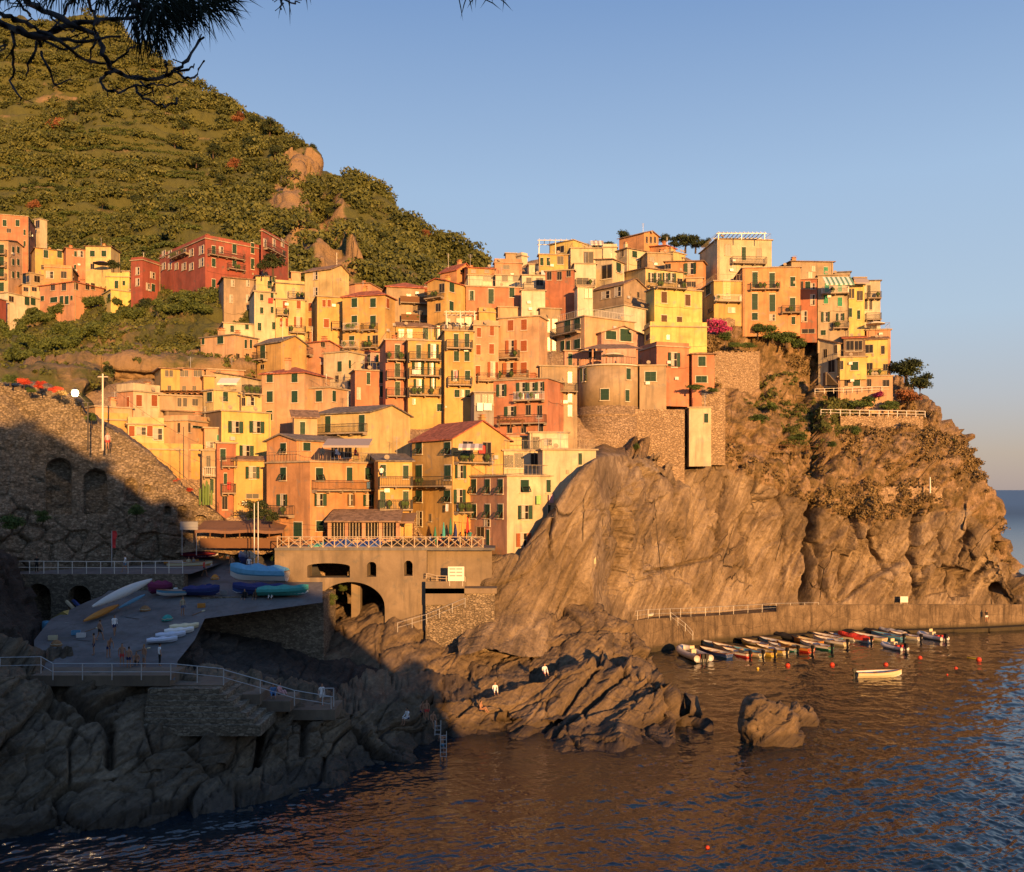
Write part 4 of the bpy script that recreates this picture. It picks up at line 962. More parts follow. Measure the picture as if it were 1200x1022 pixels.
    if roof in ('R', 'L', 'hip', 'shed'): rm.build('roof', roofm(rc), root)
    else:
        o2 = 0.22; r = MB(); tt = 0.16
        if par is None: par_h = rng.choice([0, 0.5, 0.7])
        else: par_h = par
        r.box(-o2, a + o2, -o2, b + o2, hh + 0.003, hh + tt)
        r.build('cornice', M_TRIM if rc != 'grey' else roofm('grey'), root)
        if par_h > 0 and not thin:
            q = MB(); w_ = 0.18; zt2 = hh + tt + 0.002
            q.box(0, a, 0, w_, zt2, zt2 + par_h); q.box(0, w_, w_ + .002, b, zt2, zt2 + par_h); q.box(a - w_, a, w_ + .002, b, zt2, zt2 + par_h); q.build('parapet', wallm(col), root)
        elif rail:
            q = MB(); railing(q, [(0.1, b - .1, hh + tt), (0.1, 0.1, hh + tt), (a - 0.1, 0.1, hh + tt), (a - .1, b - .1, hh + tt)], 1.0, 0.5, 0.016); q.build('roof_railing', M_WHITE if 'balustrade' in label else M_TRIM, root)
    # chimneys
    nch = ch if ch is not None else rng.choice([0, 1, 1, 2])
    for i in range(nch):
        if a < 2.5 or b < 2.5: break
        cx, cy = rng.uniform(0.8, a - 0.8), rng.uniform(0.8, min(b - 0.8, 5)); z0 = hh; q = MB()
        zz = z0 + (rh * 0.9 if roof in ('R', 'L', 'hip') else 0.2); w_ = rng.uniform(0.22, 0.34)
        q.box(cx - w_, cx + w_, cy - w_, cy + w_, z0 - 0.2, zz + 0.8); q.box(cx - w_ - 0.07, cx + w_ + 0.07, cy - w_ - 0.07, cy + w_ + 0.07, zz + 0.8, zz + 0.88, 1)
        q.box(cx - w_ * .7, cx + w_ * .7, cy - w_ * .7, cy + w_ * .7, zz + 0.88, zz + 1.08, 0); q.box(cx - w_ - 0.05, cx + w_ + 0.05, cy - w_ - 0.05, cy + w_ + 0.05, zz + 1.08, zz + 1.14, 1)
        q.build('chimney', [wallm(col), M_CLAY], root)
    if rng.random() < 0.45 and a > 2.5 and b > 2.5:
        q = MB(); ax, ay = rng.uniform(.5, a - .5), rng.uniform(.5, b - .5); z0 = hh + (rh if roof != 'flat' else 0); q.bar((ax, ay, z0 - .5), (ax, ay, z0 + 2.0), 0.03)
        for i in range(4): q.bar((ax - 0.45 + i * .05, ay, z0 + 1.95 - i * 0.16), (ax + 0.45 - i * .05, ay, z0 + 1.95 - i * 0.16), 0.018, 0, 3)
        q.build('aerial', M_STEEL, root)
    def on_face(px, py):
        if px >= pc or wl_ <= 1: u = LR(px); Yp = Yc + u * dR[1]; f = 0
        else: u = LL(px); Yp = Yc + u * dL[1]; f = 1
        return f, u, CH - (py - HZ) / F * Yp - zb, Yp
    for typ, xs, ys, w, h in win:
        xs = xs if isinstance(xs, (tuple, list)) else (xs,); ys = ys if isinstance(ys, (tuple, list)) else (ys,)
        for x in xs:
            for y in ys:
                px, py = PX(x), PY(y); f, u, z, Yp = on_face(px, py)
                hw = w / s / 2
                fn = LR if f == 0 else LL
                wm = abs(fn(px + hw) - fn(px - hw)) if f == 0 or px + hw < pc else abs(fn(px) - fn(px - hw)) * 2
                wm = min(wm, 4.5 if typ[0] in 'kow' else 2.6); hm = h / s / F * Yp
                if typ[0] == 'o': wm *= 1.25 if w < 30 else 1.0
                L_ = a if f == 0 else b
                half = wm / 2
                if u + half > L_ - 0.05: u = L_ - 0.05 - half
                if u - half < 0.05: u = 0.05 + half
                pos = (u, -0.003, z) if f == 0 else (-0.003, u, z)
                add_window(root, typ, pos, 0 if f == 0 else -PI2, wm, hm, rng)
    for bb in bal:
        u0p, u1p, y = bb[:3]; opt = bb[3] if len(bb) > 3 else ''
        f, u0, z, _ = on_face(PX(u0p), PY(y)); f1, u1, z1, _ = on_face(PX(u1p), PY(y))
        if f != f1: f, u0, z = f1, 0.1, z1
        L_ = a if f == 0 else b; u0 = min(max(u0, 0.05), L_ - .05); u1 = min(max(u1, 0.05), L_ - .05)
        if abs(u1 - u0) > 0.6: add_balcony(root, f, u0, u1, z, rng, 1.0, 'w' in opt, None, 's' in opt)
    for i, (x, y, w, h, ci) in enumerate(cloth):
        f, u, z, Yp = on_face(PX(x), PY(y)); wm, hm = w / s / F * Yp, h / s / F * Yp; q = MB(); n = 5
        for j in range(n):
            ua, ub = u - wm/2 + wm * j / n, u - wm/2 + wm * (j+1) / n; oa, ob = 0.35 + 0.05 * math.sin(j * 2.1), 0.35 + 0.05 * math.sin((j+1) * 2.1)
            P = (lambda u_, o_, z_: (u_, -o_, z_)) if f == 0 else (lambda u_, o_, z_: (-o_, u_, z_))
            q.face([P(ua, oa + .02, z - hm/2), P(ub, ob + .02, z - hm/2), P(ub, ob, z + hm/2), P(ua, oa, z + hm/2)])
        q.build('laundry', LAUNDRY[ci], root)
    # boxes, vents and cables that gather on old fronts
    for i in range(rng.randint(0, 3)):
        if a < 3: break
        q = MB(); xx = rng.uniform(.5, a - .9); zz = hh - rng.uniform(.8, 5.5); kind_ = rng.random()
        if kind_ < .4: q.box(xx, xx + .55, -.28, -.02, zz, zz + .4); q.build('air_unit', M_STEEL, root)
        elif kind_ < .7: q.box(xx, xx + .3, -.1, -.01, zz, zz + .4); q.build('meter_box', M_TRIM, root)
        else: q.lathe([(.02, 0), (.2, .05), (.28, .12)], 0, 10, (0, 0, 0)); o_ = q.build('dish', M_TRIM, root); o_.location = (xx, -.3, hh + .4); o_.rotation_euler = (1.2, 0, 0)
    if a > 4 and rng.random() < .8:
        q = MB(); zc = hh - 3.0 * rng.randint(1, 3) + .4; q.tube([(.1 + (a - .2) * t / 8, -.05, zc - .18 * math.sin(math.pi * (t % 4) / 4)) for t in range(9)], .018, 0, 3); q.build('cable', M_IRON, root)
    # drain pipe
    if rng.random() < 0.6 and a > 4:
        q = MB(); xx = a - 0.25 if rng.random() < .5 else 0.25; q.bar((xx, -0.07, max(0, hh - 12)), (xx, -0.07, hh), 0.05, 0, 6); q.build('drain_pipe', M_TRIM, root)
    HOUSES.append(dict(root=root, a=a, b=b, h=hh, zb=zb, Yc=Yc, th=th)); 
    return root

# ---- far left cluster above the terraces
H(1,-90,150,190,112,320,'coral','salmon red block at the left edge above the terraces',win=[('c',(25,95),145,22,34),('k',48,186,24,22),('c',133,(195,258),12,30),('c',168,210,10,26)],par=0,ch=1)
H(1,186,215,255,122,200,'cream','tiny cream hut behind the salmon red block',win=[('k',212,150,20,40)],dY=3,ch=0,par=0)
H(1,-90,45,122,240,540,'peach','tall peach block with stacked balconies at the left edge',roof='R',rc='brown',ridge=226,win=[('d',10,(285,350,410,490),24,48),('c',(70,97),(290,356,425),12,34)],bal=[(-40,40,318),(-40,40,385),(-40,40,447)],ch=0,dY=-12)
H(1,190,190,357,280,405,'yellow','yellow terrace house nearest the salmon red block',win=[('c',(248,322),312,26,42),('k',(230,250,325),384,14,24)],roof='shed',rc='brown',ridge=274,ch=1)
H(1,357,357,463,280,405,'coral','small orange terrace house between two yellow ones',win=[('c',408,312,14,30),('w',435,312,26,32),('d',406,387,12,34)],roof='shed',rc='brown',ridge=274,ch=1)
H(1,463,600,648,272,405,'paleyellow','pale yellow house with a dark parasol in front',win=[('c',(500,562),310,26,32),('k',500,380,20,28)],roof='hip',rc='brown',ridge=262,ch=1,phi=70)
H(1,238,388,392,392,470,'orange','small orange cabin below the yellow terrace houses',win=[('w',270,425,36,36),('k',345,425,30,36)],dY=-6,ch=0,par=.5,phi=80)
H(1,118,160,240,415,480,'tan','low brown shed with open front beside the orange cabin',win=[('k',(150,200),448,30,34)],dY=-7,ch=0,par=0)
H(1,215,400,562,462,592,'salmon','long low salmon house with a cream right wing above the vines',roof='hip',rc='red',ridge=450,win=[('k',(287,347),490,22,38),('k',(410,472,502),488,20,34),('c',230,553,18,26),('c',292,560,38,28),('c',(334,362),562,20,44),('c',388,550,12,24)],ch=1,dY=-14,phi=40)
H(1,-90,40,215,523,625,'ivory','low ivory house with tall dark doors above the bushes',win=[('d',(145,178),566,26,46),('k',60,556,26,30)],dY=-14,ch=0,par=0)
H(1,-90,-20,34,552,640,'red','dark red shed cut by the left edge of the picture',dY=-17,ch=0,par=0)
H(1,90,120,262,478,526,'peach','flat roofed peach terrace room with three dark openings',win=[('k',(140,185,225),503,26,22)],dY=-11,ch=0,par=0)
H(1,575,700,712,440,506,'lemon','small lemon cube with one door beside the red block',win=[('d',630,478,20,42),('c',670,470,14,24)],ch=1,phi=75,dY=-8)
H(1,555,600,765,507,580,'lemon','lowest lemon annex at the garden wall beside the red block',win=[('d',593,546,16,36)],ch=0,par=0,dY=-12)
H(1,660,700,714,408,500,'paleyellow','narrow pale tower squeezed beside the red annex',ch=0,par=0,dY=-4)
H(1,708,770,868,346,515,'red','red annex with white framed windows at the left of the red block',win=[('w',745,(405,465),18,38),('w',825,428,22,32),('d',828,495,18,40),('w',800,490,18,36)],ch=0,par=.5,phi=50,Y=172)
H(2,-152,95,408,0,262,'red','long dark red block of flats with white window surrounds',win=[('w',(-129,-96,-60),(82,148),16,34),('w',(-20,20),(75,150),20,36),('w',75,(60,128),22,42),('c',140,(60,128,240),20,44),('c',252,(55,125),22,48),('w',(180,),60,20,34),('c',350,(50,135),18,56)],bal=[(-70,10,110),(105,300,84),(210,302,160)],ch=3,Y=166,phi=25,par=.6)
H(2,396,404,545,-40,250,'red','receding right wing of the dark red block with iron balcony',win=[('w',(417,466,512),22,14,40),('c',(520,),80,12,30)],bal=[(410,510,48)],ch=1,Y=170,phi=62,par=.4)
# ---- upper middle
H(2,195,195,360,210,455,'stone','unplastered stone coloured house with pale blank windows',roof='shed',rc='brown',ridge=198,win=[('wp',(243,325),240,16,34),('wp',(235,325),325,16,40),('wp',325,395,16,38)],ch=0,dY=2)
H(2,193,193,360,455,522,'cream','cream lower storey under the stone coloured house',win=[('c',240,486,20,36),('c',320,475,20,28)],ch=0,par=0,dY=-1.2)
H(2,360,360,475,286,530,'cream','narrow cream house with a laundry balcony beside the stone house',win=[('c',400,(316,387),18,34),('c',456,(305,384),16,34),('c',388,475,20,42),('c',464,470,16,40)],cloth=[(447,335,24,26,1)],ch=0,rail=True,par=0)
H(2,368,368,472,200,290,'paleyellow','set back pale storey with green door above the laundry house',win=[('c',443,248,24,42),('c',492,222,14,28)],ch=1,dY=3)
H(2,475,475,636,325,530,'paleyellow','house with rust coloured shutters and two balconies',win=[('cr',(525,600),356,22,42),('cr',(505,536),452,14,46),('or',597,450,44,52)],bal=[(476,545,412),(545,640,506)],ch=0,par=0)
H(2,475,475,632,240,325,'paleyellow','upper storey with deep eaves and red flowers on its terrace',win=[('k',572,290,14,44),('k',615,285,10,40)],bal=[(540,630,318)],ch=1,dY=3,rc='grey')
H(2,552,560,612,180,242,'peach','peach box on the roof next to the pale tower house',ch=0,dY=6,par=0)
H(2,633,775,872,162,515,'paleyellow','tall pale tower house with a plain gable to the right',roof='R',rc='brown',ridge=125,win=[('w',692,(198,286),22,44),('cr',663,(368,450),16,44)],ch=0,phi=52)
H(2,700,700,837,312,530,'yellow','yellow house with a pair of rust shutters beside the tower house',win=[('cr',(737,765),348,18,38),('cr',750,456,28,46)],bal=[(775,832,485)],ch=0,dY=-2,par=0)
H(2,762,905,1052,244,320,'salmon','low salmon cottage with gable behind the red hipped roof',roof='R',rc='brown',ridge=222,win=[('k',815,280,14,36)],ch=1,dY=6,bal=[(705,840,312)])
H(2,838,1066,1122,302,606,'yellow','big yellow house with a red hipped roof and white balcony furniture',roof='hip',rc='red',ridge=266,win=[('c',(902,1003),345,30,48),('c',(902,1003),440,30,50),('c',888,548,28,46),('c',980,545,12,44),('k',1015,545,28,46),('cr',1080,348,14,52)],bal=[(852,930,497,'w'),(952,1030,497),(845,925,592,'w'),(955,1032,592)],ch=1,phi=66)
H(2,70,252,378,520,690,'peach','peach house with overhanging flat roof above the terraced slope',rc='grey',win=[('c',178,548,32,38),('c',85,552,14,36),('k',207,666,26,34),('c',(312,340),568,12,46),('k',(270,322),642,18,42)],ch=2,par=0,phi=45)
H(2,375,506,642,555,730,'ochre','dark orange house with a grey brown sloping roof',roof='R',rc='grey',ridge=515,win=[('d',407,616,26,78),('k',405,692,20,24)],bal=[(378,432,657)],ch=0,phi=40)
H(2,485,690,822,560,700,'salmon','salmon house with open loggia above the red hipped roof',roof='R',rc='red',ridge=538,win=[('w',525,600,24,28),('w',600,606,54,50),('k',730,572,22,26),('k',632,663,22,20)],bal=[(490,680,642)],ch=1,phi=52)
H(2,635,660,722,505,560,'coral','small coral rooftop box above the salmon loggia house',ch=0,dY=5,par=0,win=[('k',652,528,16,20)])
H(2,735,862,957,612,770,'cream','cream house with a tall dark shutter behind the plants terrace',win=[('c',823,690,22,56),('c',875,678,12,44),('k',808,756,18,34),('k',875,780,12,40)],ch=0,rail=True,par=0,phi=52)
H(2,955,990,1068,610,705,'rose','small rose house wedged under the big yellow house',win=[('c',(985,1025),655,14,60),('k',1050,650,16,70)],roof='shed',rc='red',ridge=598,ch=0)
H(2,400,630,770,722,1040,'peach','grey pink house with red hipped roof and green shutters',roof='hip',rc='red',ridge=678,win=[('c',(445,579),750,32,50),('c',445,853,32,58),('c',579,853,32,62),('c',443,955,32,52),('c',579,945,32,40)],bal=[(500,638,918)],ch=1,phi=60)
H(2,630,770,868,806,1040,'peach','low annex with roof garden beside the red hipped roof',win=[('c',711,850,32,60),('c',790,850,18,58)],ch=0,par=0,rail=True,phi=55,dY=-1.5)
H(2,880,905,1072,712,890,'coral','small coral house with one white framed panel low on its front',win=[('c',977,755,20,62),('c',1050,(750,825),22,60),('w',925,836,18,58)],ch=0,rail=True,par=0,rc='tan')
# ---- tall terrace in the middle
H(3,55,55,176,640,1030,'coral','tall coral house, leftmost of the row of high narrow houses',win=[('c',119,(702,802,902),28,74)],bal=[(58,160,747),(58,160,845),(58,165,942)],ch=1,rail=True,par=0,dY=1)
H(3,60,60,290,350,560,'tan','brown house with three tiers of wooden balconies below the hill',roof='hip',rc='red',ridge=302,win=[('k',(180,),(410,510),26,40),('cr',275,375,22,44),('k',(245,),(505,),20,40)],bal=[(130,285,438,'s'),(135,280,535,'s')],ch=0,dY=4)
H(3,100,110,370,565,645,'yellow','terrace storey with plants under a brown roof',roof='shed',rc='brown',ridge=530,win=[('k',(140,185),605,30,50),('c',271,608,28,76),('o',341,604,34,76)],bal=[(60,265,638)],ch=0,dY=1.5)
H(3,176,176,372,642,1030,'yellow','tall yellow house with four tiers of long balconies',win=[('c',233,702,26,74),('o',313,700,60,74),('o',230,792,66,66),('o',303,792,44,70),('o',235,888,58,72),('o',310,872,34,58),('w',208,972,16,30),('c',348,1005,30,40)],bal=[(178,350,748),(178,350,832),(178,350,936)],cloth=[(218,815,40,26,0)],ch=0,par=0)
H(3,374,374,530,590,1030,'yellow','narrow golden house with a roof loggia beside the pink block',win=[('c',436,642,26,72),('c',495,640,26,72),('c',(438,495),726,28,54),('o',430,832,42,56),('c',498,830,28,50),('c',(441,498),928,28,40),('w',470,928,16,38),('k',350,1000,10,10)],bal=[(380,522,684),(388,520,882)],cloth=[(437,826,12,40,4)],ch=0,par=0)
H(3,378,378,528,505,592,'tan','open roof loggia with white pergola above the narrow golden house',win=[('k',458,545,40,46),('k',502,540,34,50),('k',395,545,20,44)],rc='cream',bal=[(380,525,592)],ch=0,par=0,dY=2)
H(3,528,560,660,488,560,'yellow','bright yellow rooftop room between loggia and pink block',ch=0,dY=4,par=.6)
H(3,530,530,666,562,900,'peach','pink block, narrower left half with rust shutters',win=[('cr',560,597,22,50),('cr',630,590,22,50),('cr',557,692,24,52),('cr',628,687,26,52),('cr',554,806,26,54),('or',635,800,56,80)],bal=[(550,664,860)],ch=0,par=.6)
H(3,666,884,930,512,900,'peach','large pink block with rust shutters and a long balcony',win=[('cr',732,560,30,56),('cr',804,556,30,56),('or',735,677,60,70),('cr',803,670,32,56),('or',728,793,74,60),('cr',803,790,32,60)],bal=[(655,782,742),(668,830,850)],ch=0,par=0,phi=72)
H(3,660,664,1000,462,520,'peach','rooftop terrace wall running above the pink block',ch=0,par=0,dY=2.5,phi=8)
H(3,490,490,790,350,500,'coral','broad coral house with three white framed green windows',win=[('w',520,398,26,50),('d',625,403,30,80),('c',520,398,22,50),('c',738,380,28,54)],ch=0,rail=True,par=0,dY=1)
H(3,280,380,492,318,560,'yellow','golden yellow house with low tiled roof left of the coral house',roof='L',rc='red',ridge=300,win=[('c',412,355,26,48),('c',410,455,22,50),('k',340,463,26,42),('k',360,358,28,46)],bal=[(284,372,420)],ch=1,phi=50)
H(3,350,440,530,258,320,'orange','orange gabled house highest at the foot of the hill',roof='R',rc='red',ridge=215,win=[('k',470,268,24,14)],ch=1,dY=4)
H(3,470,500,645,248,330,'orange','long orange attic with small dormers behind the white terrace',roof='shed',rc='red',ridge=225,win=[('k',(530,602),268,24,18)],ch=1,dY=3)
H(3,640,645,792,222,290,'salmon','salmon top storey under the rooftop kitchen on the skyline',win=[('k',708,246,34,22)],ch=1,par=.6,dY=4)
H(3,700,705,760,172,225,'tan','small rooftop hut with aerials on the skyline',ch=0,par=0,dY=6)
H(3,760,790,822,184,228,'ivory','ivory parapet room right of the rooftop hut',ch=1,par=.5,dY=6)
H(3,490,500,640,290,352,'ivory','white terrace storey over the left half of the coral house',win=[('k',605,305,40,26)],ch=0,par=0,dY=3)
H(3,640,650,792,290,350,'ivory','white roof terrace over the right half of the coral house',win=[('k',(700,760),305,30,34)],ch=0,rail=True,par=0,dY=3.5)
H(3,780,792,920,290,372,'ivory','ivory house with a small dark window left of the terracotta wall',win=[('k',888,325,36,40),('k',(830,),318,26,30)],ch=0,par=0,bal=[(800,912,365)],dY=1)
H(3,785,790,918,372,480,'ivory','peeling white retaining storey under the ivory house',ch=0,par=0)
H(3,918,1072,1078,262,470,'brick','blank terracotta side wall with narrow slits',win=[('k',(940,995),292,24,44),('k',1045,280,22,34)],ch=0,par=0,phi=82,dY=1)
H(3,820,830,885,232,292,'ivory','ivory fragment between the salmon storey and the yellow pergola house',ch=0,dY=4,par=0,win=[('k',857,262,18,24)])
H(3,880,885,1042,178,262,'yellow','yellow house carrying a white rooftop pergola',win=[('c',(900,935),215,18,42),('k',1000,208,32,42)],ch=0,par=0,dY=1)
H(3,940,1070,1148,100,190,'lemon','lemon rooftop storey behind the white pergola',win=[('k',1000,150,40,34)],ch=0,par=0,dY=5,phi=55)
H(3,1040,1060,1210,150,240,'tan','tan house with one large dark window near the skyline',win=[('k',1155,194,46,52)],ch=0,dY=3,par=0,rail=True)
# ---- top right of the village
H(4,205,225,395,236,330,'cream','cream house with a wide dark window beside the yellow pergola house',win=[('k',322,285,50,58)],ch=0,par=0,dY=0.5)
H(4,230,245,362,320,440,'ivory','ivory house with a dark roof garden behind the beige gable',win=[('k',290,415,60,36)],bal=[(240,355,440)],ch=0,par=0)
H(4,245,262,345,445,560,'ivory','plain white wall in half shadow left of the beige gable',win=[('k',(310,332),478,18,50)],ch=0,par=0,dY=-3)
H(4,360,450,516,296,420,'cream','cream house with a big shaded loggia under brown eaves',roof='shed',rc='brown',ridge=284,win=[('k',422,362,54,72),('c',483,340,26,52)],ch=0,phi=60,dY=1)
H(4,455,530,652,234,300,'cream','cream gabled house just below the orange summit house',win=[('c',570,268,26,36),('k',507,262,12,34)],ch=1,phi=40,dY=2,roof='hip',rc='brown',ridge=222)
H(4,395,400,475,232,300,'ivory','ivory skyline wall left of the cream gabled house',ch=1,par=.5,dY=4)
H(4,487,622,700,152,240,'orange','orange gabled house on the very summit of the village',roof='R',rc='brown',ridge=132,win=[('k',(636,658,680),(190,),10,34)],ch=0,phi=52,dY=5)
H(4,655,740,792,222,262,'orange','low orange roof room right of the summit house',win=[],roof='shed',rc='red',ridge=212,ch=1,dY=5)
H(4,700,780,846,256,310,'paleyellow','pale yellow strip of wall under the garden trees',ch=1,dY=3,par=0)
H(4,600,640,770,262,330,'tan','low tan house between the cream gable and the arched orange house',win=[('k',665,294,26,24)],ch=1,dY=1.5)
H(4,735,940,956,306,430,'orange','orange house with an arched double window below the trees',roof='shed',rc='brown',ridge=292,win=[('k',750,334,30,26),('o',873,346,66,60)],ch=0,phi=80,dY=2)
H(4,515,630,842,344,470,'paleyellow','pale house with three open shuttered windows behind a plant terrace',roof='shed',rc='brown',ridge=326,win=[('o',(663,696),395,38,50),('o',(740,773),395,38,50),('k',815,415,26,30)],ch=0,phi=34,bal=[(634,790,440)],dY=1.5)
H(4,842,850,940,400,470,'peach','low storey with potted shrubs right of the plant terrace',win=[('k',(865,890),430,22,28)],ch=0,par=0,dY=2)
H(4,632,678,936,452,668,'lemon','bright lemon house with four brown shutters',win=[('cn',730,500,30,60),('cn',858,516,28,60),('cn',730,625,30,56),('cn',813,626,28,40),('k',642,545,16,20)],rc='brown',ch=0,par=0,phi=26,bal=[(680,840,448)])
H(4,622,655,962,660,800,'lemon','lemon roof terrace storey with a thin pergola below the lemon house',win=[('k',752,716,18,26),('k',645,715,20,30)],ch=0,par=.6,phi=14,dY=-1.5)
H(4,345,512,634,430,545,'stone','weathered beige house with a gable to the right',roof='R',rc='brown',ridge=388,win=[('w',415,488,40,38),('w',481,470,32,50),('k',590,488,12,32)],ch=0,phi=50)
H(4,340,513,632,545,700,'ivory','bright white lower storey under the weathered beige gable',ch=0,par=0,phi=50,dY=-.4)
H(4,150,300,570,604,800,'peach','peach house with a white balustrade and a blank cream side',win=[('d',210,672,30,92),('c',262,642,30,56),('c',(183,214),762,18,52),('c',262,752,30,50)],bal=[(133,280,716)],ch=0,rail=True,par=0,phi=38,rc='cream')
H(4,320,392,625,692,800,'rose','rose gabled house with a pair of big arched green windows',roof='R',rc='brown',ridge=650,win=[('c',443,705,56,46),('c',523,705,62,66)],ch=0,phi=30)
H(4,186,192,390,792,1090,'pink','dusky pink house in half shade left of the round tower',win=[('c',222,836,22,64),('k',340,800,34,60),('c',222,945,22,80),('k',222,1040,20,50)],ch=0,par=0,phi=14,Y=127)
H(4,590,598,742,872,1098,'tan','tan flat fronted wing joined to the round tower',win=[('c',657,928,60,52)],rc='cream',ch=0,par=0,Y=123.4,base=.6,phi=6)
H(4,600,690,865,766,900,'coral','coral house with an open white framed door above the ivy',win=[('o',783,838,66,74)],ch=0,par=.5,phi=28,Y=125,base=4.6)
H(4,858,882,1002,806,975,'coral','small coral house at the end against the stone wall',win=[('c',935,846,40,52),('c',932,944,60,36)],rc='brown',roof='hip',ridge=796,ch=0,Y=126)
H(4,935,1000,1160,414,620,'yellow','golden house with tall pale shutters behind the bougainvillea',win=[('c',970,455,24,62),('cp',1068,455,36,90),('wp',1095,570,34,28),('k',980,570,22,20)],bal=[(1002,1140,524,'w')],ch=0,rail=True,par=0,phi=18,base=1)
# ---- right row on the cliff
H(5,0,85,345,124,330,'cream','tall cream house with roof terrace highest above the cliff',win=[('k',135,174,26,50),('d',211,193,20,62),('k',285,190,22,40),('k',163,264,22,30)],bal=[(150,312,240)],ch=0,par=0,rail=True,phi=18,dY=2,rc='cream')
H(5,60,205,345,292,400,'brown','small dark roof gable in front of the tall cream house',ch=0,par=0,dY=3)
H(5,203,206,482,264,545,'orange','broad orange house with tall green shutters over the cliff garden',win=[('d',265,318,26,72),('d',347,322,26,72),('d',264,424,28,78),('d',348,430,28,82),('c',446,328,24,46),('d',445,438,26,66),('c',264,494,28,34),('w',348,500,24,30),('c',449,514,18,36)],bal=[(240,380,366),(388,485,478)],ch=0,par=0,phi=10,rc='tan',base=1.5)
H(5,480,482,562,318,575,'brick','narrow brick red house with pale framed windows',win=[('w',541,350,20,28),('w',541,415,20,48),('w',501,494,24,48),('c',518,344,24,34),('k',490,344,12,34),('k',520,565,60,20)],ch=0,par=0,phi=8,base=1.5)
H(5,385,440,640,232,330,'tan','tan house with overhanging roof behind the brick red house',roof='shed',rc='brown',ridge=222,win=[('cb',604,276,20,36),('k',545,265,18,26),('k',530,296,20,30)],ch=1,dY=4,phi=20)
H(5,560,566,712,300,610,'beige','beige house with bright green shutters and a striped awning',win=[('cb',(610,672),356,20,42),('cb',605,412,20,42),('cb',672,424,22,42),('o',603,497,40,46),('o',674,497,38,34),('c',592,572,24,24)],bal=[(582,710,388,'w'),(635,716,552)],ch=0,par=0,phi=10,base=2)
H(5,640,650,722,285,345,'grey','small roof pavilion with dark canopy above the striped awning',ch=0,dY=2,rc='grey',par=0,win=[('k',670,318,30,34)])
H(5,710,714,790,345,595,'lemon','pale lemon house with paired dark shutters near the cliff end',win=[('k',(721,735),384,10,44),('k',(760,775),395,12,44),('c',722,476,14,42),('c',762,486,14,42)],ch=0,par=0,phi=12,Y=148,base=2)
H(5,720,740,795,310,350,'peach','peach attic behind the pale lemon house',ch=0,dY=3,par=0,Y=151)
H(5,785,790,866,326,560,'ivory','white corner house with little stepped roofs at the cliff end',rc='grey',win=[('k',811,374,14,56),('k',796,436,12,48),('k',820,440,12,44),('k',825,540,44,36)],ch=0,par=0,phi=14,Y=149,bal=[(800,866,410),(790,866,512)])
H(5,780,800,915,562,640,'salmon','low terrace house with a railed roof at the cliff end',ch=0,rail=True,par=0,Y=147.5,win=[('k',830,600,20,22)])
H(5,568,660,700,622,800,'cream','left wing of the villa with an outside stair',roof='shed',rc='brown',ridge=590,win=[('k',603,672,16,40),('k',652,652,14,40),('k',632,733,30,56)],ch=0,phi=60,Y=146.5,base=1)
H(5,652,672,800,692,786,'lemon','projecting lemon bay in the middle of the cliff villa',win=[('k',680,728,14,40),('c',742,732,36,40)],ch=0,rail=True,par=0,Y=144.5,base=.4)
H(5,680,690,794,600,695,'brown','brown timber veranda above the lemon bay',roof='shed',rc='red',ridge=578,win=[('k',(720,760),635,36,46)],ch=0,Y=146.5,base=1)
H(5,786,792,902,606,784,'lemon','right wing of the cliff villa with dark shuttered windows',roof='shed',rc='brown',ridge=590,win=[('k',810,650,36,38),('k',878,655,16,38),('k',812,734,32,32),('k',891,738,20,30)],bal=[(800,900,780)],ch=0,Y=146,base=1)
H(5,655,665,925,786,838,'peach','arched basement storey under the cliff villa',win=[('k',702,808,16,40),('c',752,808,34,40),('k',(812,),812,20,34),('k',(893,),815,30,32)],ch=0,par=0,Y=145,phi=8,base=4)
# ---- left middle
H(6,455,455,557,55,190,'yellow','upper yellow house end with two small windows beside the pink row',win=[('k',(487,510),82,18,34),('k',500,163,18,30)],ch=0,roof='shed',rc='brown',ridge=42,dY=2)
H(6,557,557,688,55,190,'salmon','upper pink row house with a band of dark windows',win=[('k',(565,592,643,665),82,22,34),('k',(580,635),168,20,38)],ch=0,roof='shed',rc='brown',ridge=42,dY=2)
H(6,688,700,905,60,115,'salmon','salmon strip of wall with terrace behind the upper pink row',win=[('k',(697,765),82,26,30)],ch=0,dY=4,par=0)
H(6,740,890,997,98,180,'cream','open terrace house under a dark brown roof and white awning',roof='shed',rc='brown',ridge=72,win=[('k',825,130,60,36),('k',(935,),154,16,26)],bal=[(890,990,188)],ch=0,phi=58)
H(6,684,740,888,172,320,'paleyellow','pale yellow house with two dark shutters below the brown roof',win=[('c',720,208,26,50),('c',803,207,26,52)],ch=0,par=0,phi=30,dY=-2)
H(6,684,686,745,98,200,'yellow','narrow yellow slice with hanging sign left of the terrace house',ch=0,dY=0,par=0)
H(6,885,890,1000,192,320,'paleyellow','lower pale annex with a brown balcony window',win=[('k',900,235,18,44),('w',940,232,36,44)],ch=0,phi=20,dY=-2.5,rc='brown',bal=[(892,985,190)])
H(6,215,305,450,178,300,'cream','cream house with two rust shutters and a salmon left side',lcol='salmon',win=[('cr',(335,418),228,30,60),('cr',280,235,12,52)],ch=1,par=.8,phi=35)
H(6,440,450,690,200,300,'tan','tan house under a reed pergola with a lit doorway',win=[('k',(555,585),238,20,46),('k',640,238,30,36)],rc='brown',ch=0,par=0,dY=1)
H(6,25,100,300,262,345,'peach','low garden wall house at the left end of the village',ch=2,par=0,dY=1)
